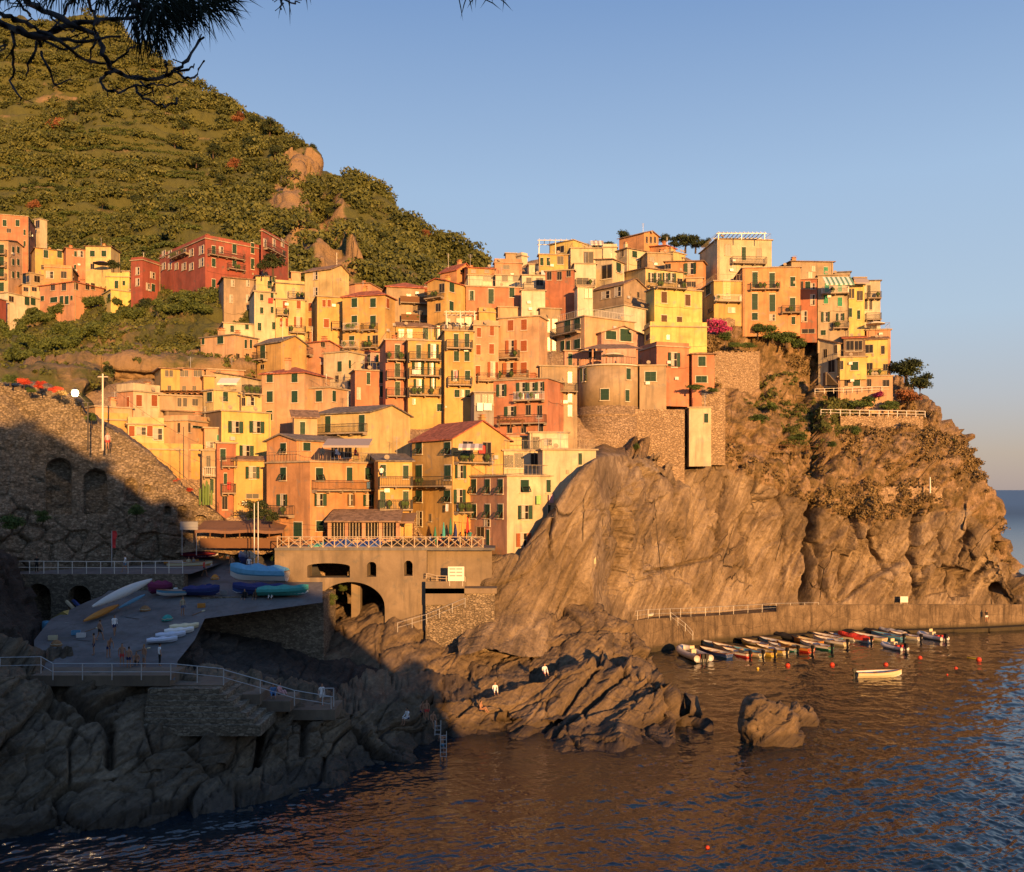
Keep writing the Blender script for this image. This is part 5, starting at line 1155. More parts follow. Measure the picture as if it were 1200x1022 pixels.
H(6,125,130,278,334,520,'yellow','yellow house with a large dark garage opening beside the pole',win=[('k',205,456,82,76)],ch=0,par=.7,Y=104,base=2)
H(6,270,276,472,358,505,'paleyellow','pale house with a long band of rust shuttered windows',win=[('cr',(297,),393,30,56),('w',348,393,50,40),('cr',395,393,30,56),('wp',438,410,46,60)],rc='cream',ch=0,par=.7,Y=103.3)
H(6,468,600,745,338,460,'peach','stepped peach house with two narrow dark windows',win=[('k',553,376,14,52),('k',600,374,12,50),('c',655,372,60,12)],ch=1,par=.5,phi=55,Y=105)
H(6,430,480,690,285,345,'brown','low dark gabled shed behind the stepped peach house',roof='shed',rc='brown',ridge=278,ch=0,Y=109)
H(6,272,274,682,492,700,'yellow','big blank yellow wall house with one green door above the slope',win=[('d',372,540,42,86)],ch=0,par=.6,Y=102.2,phi=8,base=3)
H(6,680,690,815,378,500,'peach','peach house with a turquoise shutter behind the yellow gable',win=[('cb',778,430,40,30),('w',720,468,34,30)],ch=0,par=0,Y=106)
H(6,672,678,765,500,840,'tan','tan narrow house with a balcony left of the red stair house',win=[('k',712,575,22,96),('c',730,690,20,76),],bal=[(680,764,636,'w')],ch=0,par=0,Y=102.5,base=4)
H(6,752,758,860,460,850,'brick','narrow brick red house with three tiers of balconies',win=[('c',(790,),520,30,60),('c',803,650,18,56),('k',800,780,28,70)],bal=[(775,858,582),(775,850,726)],cloth=[(820,690,22,40,1)],ch=0,par=0,Y=101.5,phi=12,base=3)
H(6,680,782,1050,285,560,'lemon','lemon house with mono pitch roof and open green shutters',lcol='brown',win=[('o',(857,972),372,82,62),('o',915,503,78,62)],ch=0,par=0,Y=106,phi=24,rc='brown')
H(6,845,850,1032,550,780,'yellow','yellow house with brown eaves in front of the lemon house',roof='shed',rc='brown',ridge=536,win=[('o',950,618,78,64),('k',950,745,66,24)],ch=0,Y=102,base=4)
# ---- harbour front
H(7,225,232,348,292,400,'peach','little annex with a brown lean-to roof left of the big gable',roof='shed',rc='brown',ridge=262,win=[('c',275,348,26,62)],ch=0,Y=104)
H(7,340,612,812,268,520,'paleyellow','large pale yellow house with a blank gable behind the orange house',roof='R',rc='grey',ridge=222,win=[('d',403,328,26,80),('d',572,325,28,86)],bal=[(332,600,378)],ch=0,phi=54,Y=104)
H(7,96,246,520,408,530,'orange','upper floor with terrace furniture and grey awning of the orange house',roof='L',rc='grey',ridge=376,win=[('a',180,448,28,50),('c',295,440,36,40),('k',(430,465),465,26,60),('k',(515,565),470,34,50)],ch=0,Y=98,phi=38)
H(7,96,312,650,518,905,'orange','big orange house at the harbour front with peach right side',win=[('a',180,576,28,62),('o',178,708,52,58),('a',358,578,36,62),('c',508,578,28,68),('a',600,575,28,60),('o',360,706,62,60),('on',515,707,38,56),('o',603,708,56,56),('a',360,836,36,50),('d',253,860,40,84)],bal=[(115,235,778),(318,642,656)],cloth=[(595,632,26,34,2)],ch=0,par=0,phi=38,lcol='orange',rail=True,Y=95,base=1)
H(7,648,652,822,514,850,'yellow','golden house with long balconies right of the orange house',roof='shed',rc='grey',ridge=468,win=[('c',677,560,28,60),('c',790,567,28,66),('c',675,705,28,84),('c',790,705,28,84)],bal=[(652,820,636),(654,820,752)],ch=0,Y=97,base=1)
H(8,12,215,500,400,860,'yellow','harbour front house with a bright red tiled roof and green shutters',roof='R',rc='red',ridge=306,win=[('a',(48,190),447,30,58),('c',(48,192),568,30,70),('a',(48,190),687,30,58),('k',105,795,12,36),('w',50,800,26,70),('o',252,566,56,64),('o',248,690,60,70),('k',(290,),450,50,70),('k',(385,),465,40,90)],bal=[(2,210,636),(220,395,516),(175,290,764)],cloth=[(352,456,42,40,1),(200,745,24,36,0),(235,745,22,34,2)],ch=1,phi=36,Y=97,base=1)
H(8,450,470,665,462,600,'cream','loggia storey with closed parasols on the harbour terrace',win=[('k',(478,505),515,24,60),('k',545,510,40,70),('k',622,505,34,60)],ch=0,rail=True,par=0,rc='cream',Y=101)
H(8,450,455,600,392,470,'paleyellow','low pale storey behind the upper harbour terrace',ch=0,par=0,Y=104,win=[('wp',480,430,20,40)])
H(8,588,600,792,372,460,'ivory','cream roof house with a white overhanging slab',win=[('k',628,425,38,62),('w',690,420,40,30)],rc='cream',ch=0,par=0,Y=102)
H(8,640,664,930,458,980,'cream','cream upper wing meeting the cliff above the harbour front',win=[('c',851,502,18,58)],ch=0,rail=True,par=0,phi=10,Y=96.3,rc='cream',base=1)
H(8,296,486,738,588,985,'cream','harbour front house half rose and half cream with red open shutters',lcol='salmon',win=[('a',(322,390,455),638,24,70),('a',(322,390,455),762,24,68),('w',388,820,26,34),('k',355,868,36,52),('d',393,900,14,90),('a',573,637,42,62),('c',700,637,38,62),('o',574,768,72,68),('c',708,766,38,70),('or',567,906,72,66)],cloth=[(635,706,32,44,3),(697,700,32,42,4)],ch=0,par=.0,rail=True,phi=36,Y=93.2,base=0.6)
H(8,418,688,790,102,390,'coral','coral house with roof clutter and balconies of washing',lcol='coral',win=[('o',460,160,50,58),('o',562,148,56,52),('o',612,148,48,52),('o',652,145,44,52),('o',505,265,62,48),('k',593,258,24,50),('k',650,265,24,60),('k',(500,570,655),350,24,44)],bal=[(530,675,212,'w'),(450,685,328)],cloth=[(560,190,34,32,0),(600,192,30,30,2),(640,192,26,28,0)],ch=2,par=0,phi=70,Y=112)
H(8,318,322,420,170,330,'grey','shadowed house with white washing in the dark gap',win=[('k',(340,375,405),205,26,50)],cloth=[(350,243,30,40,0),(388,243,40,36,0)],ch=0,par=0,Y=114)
H(8,640,650,836,40,380,'tan','dark alley house between the coral house and the round tower',win=[('k',800,(95,190,260),22,56)],bal=[(745,832,165)],ch=0,par=0,Y=117,phi=10)
H(3,880,890,1000,470,900,'tan','shaded passage house right of the large pink block',win=[('k',(930,970),(560,660,740),28,70)],ch=0,par=0,dY=5,phi=10,Y=136)
# small building on the cliff edge beside the tower
H(8,1385,1395,1505,248,520,'cream','slim cream house beside the stone base of the tower',ch=0,par=0,Y=122.7,base=.5,win=[('c',1480,298,20,46)])

# ---- the round tower house on its stone drum
def round_tower():
    Y = 122.0; px0, px1 = 676, 752; c = W((px0 + px1) / 2, 500, Y + 5); r = (px1 - px0) / 2 / F * (Y + 1) 
    zt = CH - (428 - HZ) / F * Y; zm = CH - (475 - HZ) / F * Y; zl = CH - (487 - HZ) / F * Y; zb = CH - (575 - HZ) / F * Y
    root = empty('round_tower_house', (c.x, Y + r, zb), 0, 'round plastered tower house standing on a drum of rough stone', 'house', 'houses of the cliff village')
    q = MB(); q.lathe([(r * 1.07, 0), (r * 1.04, zl - zb), (r * 1.01, zl - zb), (r * 1.0, zm - zb)], 0, 48); q.build('stone_drum', wall_stone2, root, smooth=True)
    q = MB(); q.lathe([(r * 0.985, zm - zb - 0.1), (r * 0.985, zt - zb)], 0, 48); q.build('wall', wallm('tan'), root, smooth=True)
    q = MB(); q.lathe([(r * 1.05, zl - zb), (r * 1.055, zl - zb + 0.25), (r, zl - zb + 0.3)], 0, 48); q.build('string_course', wall_stone2, root)
    q = MB(); q.lathe([(r, 0), (r * 1.05, 0.05), (r * 1.05, 0.2), (r * 0.9, 0.22)], 0, 48, (0, 0, zt - zb)); q.build('cornice', M_FRAME, root)
    q = MB(); n = 30
    P = [(r * math.cos(t), r * math.sin(t), zt - zb + 0.2) for t in [math.pi + math.pi * i / n for i in range(n + 1)]]; railing(q, P, 0.95, 0.5, 0.02); q.build('railing', M_IRON, root)
    rng = random.Random(3)
    for px, py, w, h, typ in ((686,437,13,15,'o'), (737,437.5,6,13,'c'), (709,462,10,13,'c'), (735.5,463,5.5,13,'c')):
        x = (px - CX) / F * Y - c.x; x = max(-r * .93, min(r * .93, x)); ang = math.asin(x / r); y = -r * 0.985 * math.cos(ang)
        z = CH - (py - HZ) / F * Y - zb
        add_window(root, typ, (x, y - 0.03, z), ang, w / F * Y, h / F * Y, rng)
    # plastered band between drum and the flat wing; stone wall below the wing to the right
    q = MB(); x0 = (739 - CX) / F * 121 ; x1 = (806 - CX) / F * 121
    q.box(x0, x1, 123.2, 129, zb, CH - (478 - HZ) / F * 121); o = q.build('stone_bastion', wall_stone2); tag(o, 'rough stone bastion wall joining the round tower to the cliff', 'wall')
round_tower()

# stone terrace walls right of the coral houses
def rubble(px0, px1, pt, pb, Y, label, Y2=None, th=2.0, mat=None):
    a, b = W(px0, pt, Y), W(px1, pt, Y if Y2 is None else Y2); zb = CH - (pb - HZ) / F * Y; q = MB(); rng = random.Random(px0); n = max(4, int((px1 - px0) / 2))
    for i in range(n):
        p, r_ = a.lerp(b, i / n), a.lerp(b, (i + 1) / n); dz = rng.uniform(-0.15, 0.15); dz2 = dz
        f = [(p.x, p.y, zb), (r_.x, r_.y, zb), (r_.x, r_.y, p.z + dz), (p.x, p.y, p.z + dz)]; q.face(f)
        q.face([(p.x, p.y, p.z + dz), (r_.x, r_.y, p.z + dz), (r_.x, r_.y + th, p.z + dz), (p.x, p.y + th, p.z + dz)]); q.face([(p.x, p.y, zb), (p.x, p.y, p.z + dz), (p.x, p.y + th, p.z + dz), (p.x, p.y + th, zb)]); q.face([(r_.x, r_.y, zb), (r_.x, r_.y + th, zb), (r_.x, r_.y + th, p.z + dz), (r_.x, r_.y, p.z + dz)])
    o = q.build('terrace_wall', mat or wall_stone2); tag(o, label, 'wall'); return o
rubble(836, 890, 412, 462, 139, 'upper stone terrace wall below the bougainvillea', 143)
rubble(822, 850, 455, 545, 126, 'stone terrace wall with a drain pipe right of the small coral house')
rubble(832, 876, 373, 402, 146.5, 'ochre retaining wall beside the bougainvillea', 148)
rubble(985, 1082, 487, 515, 141, 'dry stone wall holding the cliff garden terrace', 142)
rubble(196, 262, 338, 348, 184, 'thin dry stone wall below the red block')
rubble(83, 122, 357, 370, 192, 'dry stone wall under the long low salmon house')
# ------------------------------------------------------------------ vegetation
NR = np.random.default_rng(7)
L_HILL = leaf_mat('scrub_leaves', (0.028,0.038,0.010), (0.075,0.088,0.022), (0.13,0.135,0.036))
L_TREE = leaf_mat('tree_leaves', (0.010,0.018,0.007), (0.026,0.040,0.013), (0.055,0.070,0.022))
L_VINE = leaf_mat('vine_leaves', (0.028,0.042,0.010), (0.055,0.080,0.018), (0.10,0.12,0.028))
L_DRY = leaf_mat('dry_scrub', (0.075,0.052,0.022), (0.15,0.105,0.045), (0.25,0.18,0.08))
L_GRN = leaf_mat('garden_leaves', (0.020,0.035,0.010), (0.05,0.085,0.020), (0.11,0.15,0.035))
L_MAG = leaf_mat('bougainvillea_flowers', (0.14,0.01,0.05), (0.36,0.03,0.13), (0.52,0.07,0.22))
L_RED = leaf_mat('red_flowers', (0.16,0.015,0.01), (0.40,0.04,0.02), (0.55,0.10,0.04))
L_RUST = leaf_mat('rusty_leaves', (0.08,0.03,0.015), (0.18,0.07,0.03), (0.28,0.12,0.05))
M_BARK = plain('bark', (0.07,0.05,0.035), 0.95, 0, 0.4)

def sheet_pts(V, px, py, n, ok, rng):
    """random points on a sheet, evenly spread in the world's own area"""
    a, b = V[:-1, :-1], V[1:, 1:]; ar = np.linalg.norm(np.cross(V[1:, :-1] - a, V[:-1, 1:] - a), axis=-1)
    w = ar * ok(px[:-1, :-1], py[:-1, :-1], a); w = w.ravel(); w = w / w.sum()
    i = rng.choice(len(w), n, p=w); iu, iv = np.unravel_index(i, ar.shape); t = rng.random((n, 1)); u = rng.random((n, 1))
    P = V[iu, iv] * (1 - t) * (1 - u) + V[iu + 1, iv] * t * (1 - u) + V[iu, iv + 1] * (1 - t) * u + V[iu + 1, iv + 1] * t * u
    return P, px[iu, iv], py[iu, iv]
# scrub over the far hill: denser in gullies, thin on the bare spurs and terraces
def hill_ok(px, py, V):
    nz = vnoise(V * 0.03, 61) * 0.5 + vnoise(V * 0.11, 62) * 0.5
    d = np.clip(0.55 + 1.3 * nz, 0.03, 1) * (py < 345) * (px < 560)
    right = np.clip((px - 250) / 80, 0, 1); ter = np.clip(np.sin(V[..., 2] * 2 * math.pi / 10 + 2.5 * vnoise(V * 0.02, 4)) * 2 + .6, 0.06, 1); d = d * (0.6 * ter * (1 - right) + 1.3 * right + .05)
    return d * np.clip(1 - 2.6 * (hill_bare(V, px, py) - 0.05), 0.04, 1)
P, a_, b_ = sheet_pts(HV[:, 6:], hpx[:, 6:], hpy[:, 6:], 8600, hill_ok, NR)
rad = 0.55 + 3.2 * NR.random(len(P)) ** 3.5 + 1.0 * (a_ > 260) * NR.random(len(P)); 
o = leaf_obj('hillside_scrub', leaves(P + np.array([0, 0, 0.3])[None] * rad[:, None], rad, (50 + 44 * rad).astype(int), 0.40 + 0.10 * rad, NR, 0.7), L_HILL); o['kind'] = 'stuff'
# vine rows on the far hill's green terraces
rows = []
for k in range(210):
    zc = NR.uniform(65, 200); x0 = NR.uniform(-260, -100); m = np.abs(HV[..., 2] - zc) < 0.5
    sel = m & (hpx > -60) & (hpx < 240) & (HV[..., 0] > x0) & (HV[..., 0] < x0 + NR.uniform(25, 60)) & (hpy > 160)
    rows.append(HV[sel])
RV = np.concatenate([r for r in rows if len(r)])
RV = RV[NR.choice(len(RV), min(len(RV), 9000), replace=False)]
o = leaf_obj('hillside_vines', leaves(RV + np.array([0, 0, 0.6]), np.full(len(RV), 0.9), 26, 0.42, NR, 0.7), L_VINE); o['kind'] = 'stuff'

def tree_proto(r, h, seed, n=900, size=None, squash=0.85, lobes=11):
    rng = np.random.default_rng(seed); q = MB(); top = Vector((rng.normal() * .2, rng.normal() * .2, h))
    q.tube([(0, 0, -0.6), (0.05, 0, h * 0.5), top], [r * 0.11, r * 0.075, r * 0.04], 0, 7)
    cs, rs = [], []
    for i in range(lobes):
        a = i * 2.4 + rng.random(); rr = r * rng.uniform(0.10, 0.62); c = Vector((math.cos(a) * rr, math.sin(a) * rr, h + r * rng.uniform(-0.30, 0.62))); cs.append(tuple(c)); rs.append(r * rng.uniform(0.36, 0.58))
        q.tube([(0, 0, h * rng.uniform(0.35, 0.7)), tuple((Vector((0, 0, h)) + c) / 2 - Vector((0, 0, r * .15))), tuple(c)], [r * 0.05, r * 0.035, r * 0.012], 0, 5)
    return q.mesh('trunk'), leaves(cs, rs, n // lobes, size or r * 0.13, rng, squash, 0.45)
PROTO = {}
def mk_tree(kind, px, py, Y, r_px, label, mat, group=None, name='tree', cat='tree', h=None, squash=0.85, n=900, size=None, sc=(1, 1, 1)):
    """r_px: crown radius in photo pixels at distance Y; py: row of the crown's centre"""
    r = r_px / F * Y; lowc = name != 'tree'; key = (kind, mat.name, lowc)
    if key not in PROTO:
        tm, lf = tree_proto(1.0, 0.28 if lowc else 0.42, kind, 2400, 0.115, squash)
        me = np_mesh('crown', lf[0], lf[1]); a = me.attributes.new('rnd', 'FLOAT', 'FACE'); a.data.foreach_set('value', lf[2].astype(np.float32)); me.materials.append(mat); tm.materials.append(M_BARK); PROTO[key] = (tm, me)
    tm, me = PROTO[key]; c = W(px, py, Y)
    istree = name == 'tree' and r_px > 5
    root = empty(name, (c.x, c.y, c.z - r * (0.6 if istree else 0.45)), 0, label, cat, group); root.scale = (r * sc[0], r * sc[1], r * sc[2]); root.rotation_euler = (0, 0, (px * 1.7 + py) % 6.28)
    link('trunk', tm, parent=root); link('crown', me, parent=root); return root
# individual trees one can tell apart on the far hill
hill_trees = [(66,152,12),(88,130,10),(80,158,9),(205,168,11),(215,150,8),(22,200,7),(34,192,6),(150,150,9),(262,134,10),(280,142,9),(300,146,10),(316,152,11),(338,168,9),(295,170,11),(322,180,10),
              (352,196,8),(250,178,9),(230,190,8),(275,196,10),(305,205,9),(260,215,10),(240,222,8),(205,232,9),(160,236,8),(120,240,8),(366,176,7),(372,200,7),(180,88,7),(165,66,6),(192,78,6),(232,112,8),(246,122,8),(400,225,6),
              (420,232,5),(455,250,5),(478,262,5),(500,276,6),(520,292,6),(388,250,8),(420,262,7),(450,280,7),(480,298,7),(505,310,7),(400,300,7),(70,225,8),(40,245,9),(100,262,8),(190,262,8),(222,258,9),(16,26,6),(36,34,5),(60,32,5),(98,26,5),(140,42,6)]
for i, (x, y, r) in enumerate(hill_trees):
    mm = (hpx > x - 4) & (hpx < x + 4); dd = np.hypot(hpx - x, hpy - y); k = np.unravel_index(np.argmin(dd), dd.shape)
    mk_tree(i % 5, x, y - r * 0.3, HV[k][1] - 1.0, r, ('bushy tree standing on the skyline ridge of the far hill' if y < np.interp(x, rp[:, 0], rp[:, 1]) + 12 else 'bushy tree on the upper left terraces of the far hill' if x < 245 and y < 185 else 'bushy tree on the lower left terraces above the far houses' if x < 245 else 'bushy tree in the wooded gully above the long red block' if x < 345 else 'bushy tree on the steep right flank of the far hill'), L_TREE if i % 3 else L_RUST if i % 9 == 0 else L_HILL, 'round trees on the far hill')
# shrubs and vines of the terraced slope
def V_at(V, px, py, x, y):
    dd = np.hypot(px - x, py - y); return V[np.unravel_index(np.argmin(dd), dd.shape)]
for i, (x, y, r, lb) in enumerate([(24,372,19,'wide dark shrub below the red shed at the left edge'),(52,366,10,'round shrub under the low ivory house'),(146,356,14,'broad green shrub left of centre under the lemon annex'),(172,358,13,'broad green shrub right of the lemon annex'),(68,361,9,'low shrub under the long salmon house'),
        (205,366,10,'shrub on the terrace under the red block wall'),(232,352,10,'grey green shrub against the red block garden wall'),(215,396,13,'dry bush at the right end of the vine rows'),(196,404,12,'lower dry bush beside the vine rows'),(122,440,15,'dark tree behind the garden wall house'),(140,428,9,'small reddish bush on the bare slope'),(112,336,8,'shrub beside the long salmon house'),(133,310,9,'dark tree between the pale yellow house and the red annex'),(245,306,6,'bush above the long red block')]):
    Yv = V_at(VV, vpx, vpy, x, y)[1] if y > 335 else 190
    mk_tree(i % 5, x, y, Yv - 1, r, lb, L_TREE if i not in (7, 8) else L_HILL, None, 'shrub', 'shrub', None, 0.85)
mk_tree(2, 320, 306, 163, 15, 'dark leafy tree in front of the long red block', L_TREE); mk_tree(3, 309, 311, 162, 9, 'small shrub left of the tree at the red block', L_TREE, name='shrub', cat='shrub')
vr = []
for (x0, y0, x1, y1) in [(60,398,170,383),(20,410,120,402),(30,378,150,372),(0,392,60,390),(200,368,252,362),(190,378,245,374),(110,392,165,384),(10,420,90,412),(60,350,80,352)]:
    n = int((x1 - x0) * 2.2)
    for i in range(n):
        t = i / n; x = x0 + (x1 - x0) * t; y = y0 + (y1 - y0) * t + 2.5 * math.sin(t * 6)
        p = V_at(VV, vpx, vpy, x, y); vr.append((p[0], p[1] - 0.3, p[2] + 1.3 + NR.normal() * 0.2))
vr = np.array(vr); o = leaf_obj('vineyard', leaves(vr, np.full(len(vr), 0.85), 70, 0.30, NR, 0.8), L_VINE); o['kind'] = 'stuff'
P, a_, b_ = sheet_pts(VV, vpx, vpy, 2400, lambda px, py, V: np.clip(0.4 + vnoise(V * 0.08, 5), 0.1, 1) * (py > 340) * (py < 450) * (px > -40), NR)
rad = 0.25 + 0.9 * NR.random(len(P)) ** 2; o = leaf_obj('slope_undergrowth', leaves(P, rad, 40, 0.4, NR, 0.7), L_HILL); o['kind'] = 'stuff'

# headland: dry scrub on the slope above the bare rock
def prom_ok(px, py, V):
    v = np.clip((rock_top(px) - py) / 12 + 0.3, 0, 1); n = 0.35 + 0.9 * vnoise(V * 0.12, 71) + 0.5 * vnoise(V * 0.4, 72)
    return v * np.clip(n, 0.0, 1) * (px > 640) * (px < 1215)
P, a_, b_ = sheet_pts(EV[:, 8:], epx[:, 8:], epy[:, 8:], 2700, prom_ok, NR)
rad = 0.22 + 0.75 * NR.random(len(P)) ** 2.5
isg = (vnoise(P * 0.09, 81) > 0.36); 
for nm, msk, mt in (('dry_scrub', ~isg, L_DRY), ('green_scrub', isg, L_HILL)):
    if msk.sum(): o = leaf_obj(nm, leaves(P[msk], rad[msk], (26 + 60 * rad[msk]).astype(int), 0.16 + 0.12 * rad[msk], NR, 0.7), mt); o['kind'] = 'stuff'
def garden(x, y, Y, r, lb, mat, k=0, sc=(1,1,1), name='shrub', cat='shrub', group=None): return mk_tree(k, x, y, Y, r, lb, mat, group, name, cat, None, 0.85, 900, None, sc)
garden(843, 382, 144, 15, 'magenta bougainvillea in full bloom on the retaining wall', L_MAG, 1, (1.1,.8,.75), 'bougainvillea', 'bougainvillea')
garden(850, 394, 143.5, 9, 'green leaves under the magenta bougainvillea', L_GRN, 2)
for i, (x, y, r, lb) in enumerate([(888,386,11,'ivy mound left of the cliff garden'),(905,390,13,'ivy mound in the middle of the cliff garden'),(922,395,13,'ivy mound under the broad orange house'),(936,402,10,'ivy mound at the right end of the cliff garden')]): garden(x, y, 147, r, lb, L_GRN, i, (1.15,.8,.9), 'ivy_mound', 'ivy')
garden(862, 403, 141, 8, 'left half of the dark clipped hedge on the stone wall', L_GRN, 3, (1.6,.8,.6), 'hedge', 'hedge'); garden(878, 404, 142, 7, 'right half of the dark clipped hedge on the stone wall', L_GRN, 1, (1.4,.8,.65), 'hedge', 'hedge')
garden(1062, 428, 146, 23, 'big windswept tree at the cliff end beside the villa', L_TREE, 2, (1.1,1,.8), 'tree', 'tree'); garden(1078, 448, 145, 17, 'darker tree leaning out over the cliff end', L_TREE, 4, (1,1,.9), 'tree', 'tree')
garden(1064, 465, 144, 15, 'rust coloured bush under the windswept tree', L_RUST, 0, (1.2,1,.8)); garden(1030, 461, 143, 9, 'pink flowering bush under the villa', L_MAG, 3, (1.5,.8,.6), 'bougainvillea', 'bougainvillea')
garden(1012, 471, 142.5, 15, 'dark garden bush on the fenced terrace', L_GRN, 4, (1.2,.8,.7)); garden(1042, 474, 142.5, 11, 'green bush beside the dark one on the fenced terrace', L_GRN, 1, (1.3,.8,.7)); garden(1003, 505, 139, 8, 'bright green bush below the fenced terrace', L_GRN, 2, (.8,.8,1.2))
garden(886, 490, 136, 13, 'dark bush clinging to the middle of the slope', L_GRN, 2, (1.5,1,.8)); garden(905, 478, 137, 8, 'upper dark bush on the slope', L_GRN, 0); garden(936, 512, 134, 9, 'olive bush low on the slope', L_GRN, 4, (1.5,1,.7)); garden(975, 520, 134, 7, 'small bush under the slope path', L_GRN, 1, (1.4,1,.7))
garden(815, 452, 124, 9, 'ivy spilling over the ledge below the coral house', L_GRN, 2, (1.7,.8,.6), 'ivy_mound', 'ivy'); garden(835, 456, 124.5, 8, 'ivy on the ledge next to the drain pipe', L_GRN, 4, (1.5,.8,.6), 'ivy_mound', 'ivy')
garden(1125, 584, 138, 7, 'yellow green bush beside the netted wall', L_VINE, 1, (1.2,1,.8)); garden(1147, 600, 138, 5, 'small green plant near the cliff edge', L_GRN, 3); garden(1118, 518, 140, 5, 'agave like tuft on the cliff skyline', L_GRN, 0)
garden(745, 525, 118.5, 8, 'grey green tufts on the rock under the tower drum', L_GRN, 0, (1.3,.7,.9)); garden(732, 548, 117, 7, 'lower tuft of prickly plants under the tower drum', L_GRN, 3, (1.4,.7,.6))
# village trees
for i, (x, y, r, Y) in enumerate([(779,281,9,176),(791,284,9,175),(803,281,13,174),(815,284,11,173),(826,286,9,172),(731,277,9,178),(700,289,9,172),(713,288,9,172),(688,291,8,172)]):
    garden(x, y, Y, r, ['garden tree on the skyline left of the pergola trees','small garden tree on the skyline next to the summit house','tallest dark garden tree on the skyline','dark garden tree right of the tallest skyline tree','last garden tree before the tall cream house','tree behind the roof of the summit house','roof garden shrub left of the summit house','second roof garden shrub on the skyline','shrub at the edge of the yellow roof terrace'][i], L_TREE, i % 5, name='tree' if i < 6 else 'shrub', cat='tree' if i < 6 else 'shrub')
garden(302, 598, 94, 17, 'dense dark tree at the foot of the orange house', L_TREE, 1, (1.1,1,.95), 'tree', 'tree'); garden(320, 606, 94.5, 9, 'smaller bush right of the dark square tree', L_TREE, 3)
garden(203, 563, 98, 6, 'dark red flowering bush below the big yellow wall, left part', L_RED, 0, (1.5,.7,.7)); garden(222, 573, 98.5, 6, 'dark red flowering bush beside the tall cactus', L_RED, 2, (1.4,.7,.7))
garden(107, 490, 94, 8, 'dark bush behind the lamp post on the wall', L_GRN, 4); garden(160, 600, 92, 11, 'shaded bush growing from the arched hillside', L_GRN, 0); garden(50, 606, 88, 10, 'shaded bush left of the tall arches', L_GRN, 1); garden(14, 612, 84, 15, 'grey tufted bush on the left boulders', L_GRN, 2)
for i, (x, y, r, m, lb) in enumerate([(28,449,6,L_RED,'red geraniums at the left end of the wall'),(46,452,6,L_RED,'red geraniums in the middle of the wall'),(66,457,6,L_RED,'red geraniums nearest the lit lamp'),(12,445,7,L_GRN,'green leaves at the left end of the flower wall'),(36,458,5,L_GRN,'green leaves under the geraniums'),(72,462,5,L_DRY,'pale trailing plant beside the lit lamp')]): garden(x, y, 91.0, r, lb, m, i % 5, (1.6,.8,1.1), 'geranium' if i < 3 else 'shrub', 'geraniums' if i < 3 else 'shrub')
garden(386, 704, 90, 10, 'bright green bush at the left foot of the bridge arch', L_VINE, 2, (1.1,.8,1.3)); garden(402, 690, 96, 6, 'green tuft in the gully under the bridge', L_VINE, 4); garden(500, 708, 93, 9, 'ivy hanging beside the lower terrace', L_GRN, 1, (1,.8,1.5), 'ivy_mound', 'ivy'); garden(520, 700, 91.5, 7, 'greenery on the wall below the notice board', L_GRN, 3, (1.3,.8,1), 'ivy_mound', 'ivy')
garden(325, 655, 93, 11, 'dark creeper over the wall end by the bridge', L_GRN, 0, (1.3,.8,.9), 'ivy_mound', 'ivy')
# column cactus
cr = empty('cactus', W(240, 592, 98.4), 0, 'tall green column cactus against the yellow wall', 'cactus'); q = MB()
for i, (dx, h) in enumerate([(-0.5,1.8),(-0.2,2.3),(0.1,2.6),(0.4,2.2),(0.65,1.6),(0.0,1.9)]):
    q = MB(); q.lathe([(0.10, 0), (0.13, h * 0.5), (0.12, h * 0.92), (0.03, h)], 0, 8, (dx, (i % 3) * 0.15, 0)); q.build('stem', plain('cactus_green', (0.10,0.16,0.04)), cr)
# trees on the near hill behind the camera (they break up the edge of its shade)
for i, (x, y, z) in enumerate(RIDGE_LINE):
    key = (i % 5, L_TREE.name, False)
    tm, me = PROTO[key] if key in PROTO else list(PROTO.values())[0]; r = 1.9 + (i * 37 % 10) * 0.14
    root = empty('tree', (x, y, z - r * 0.42 - 1.6), i, 'bushy tree on the hill behind the viewpoint', 'tree', 'trees on the hill behind the viewpoint'); root.scale = (r, r, r); link('trunk', tm, parent=root); link('crown', me, parent=root)

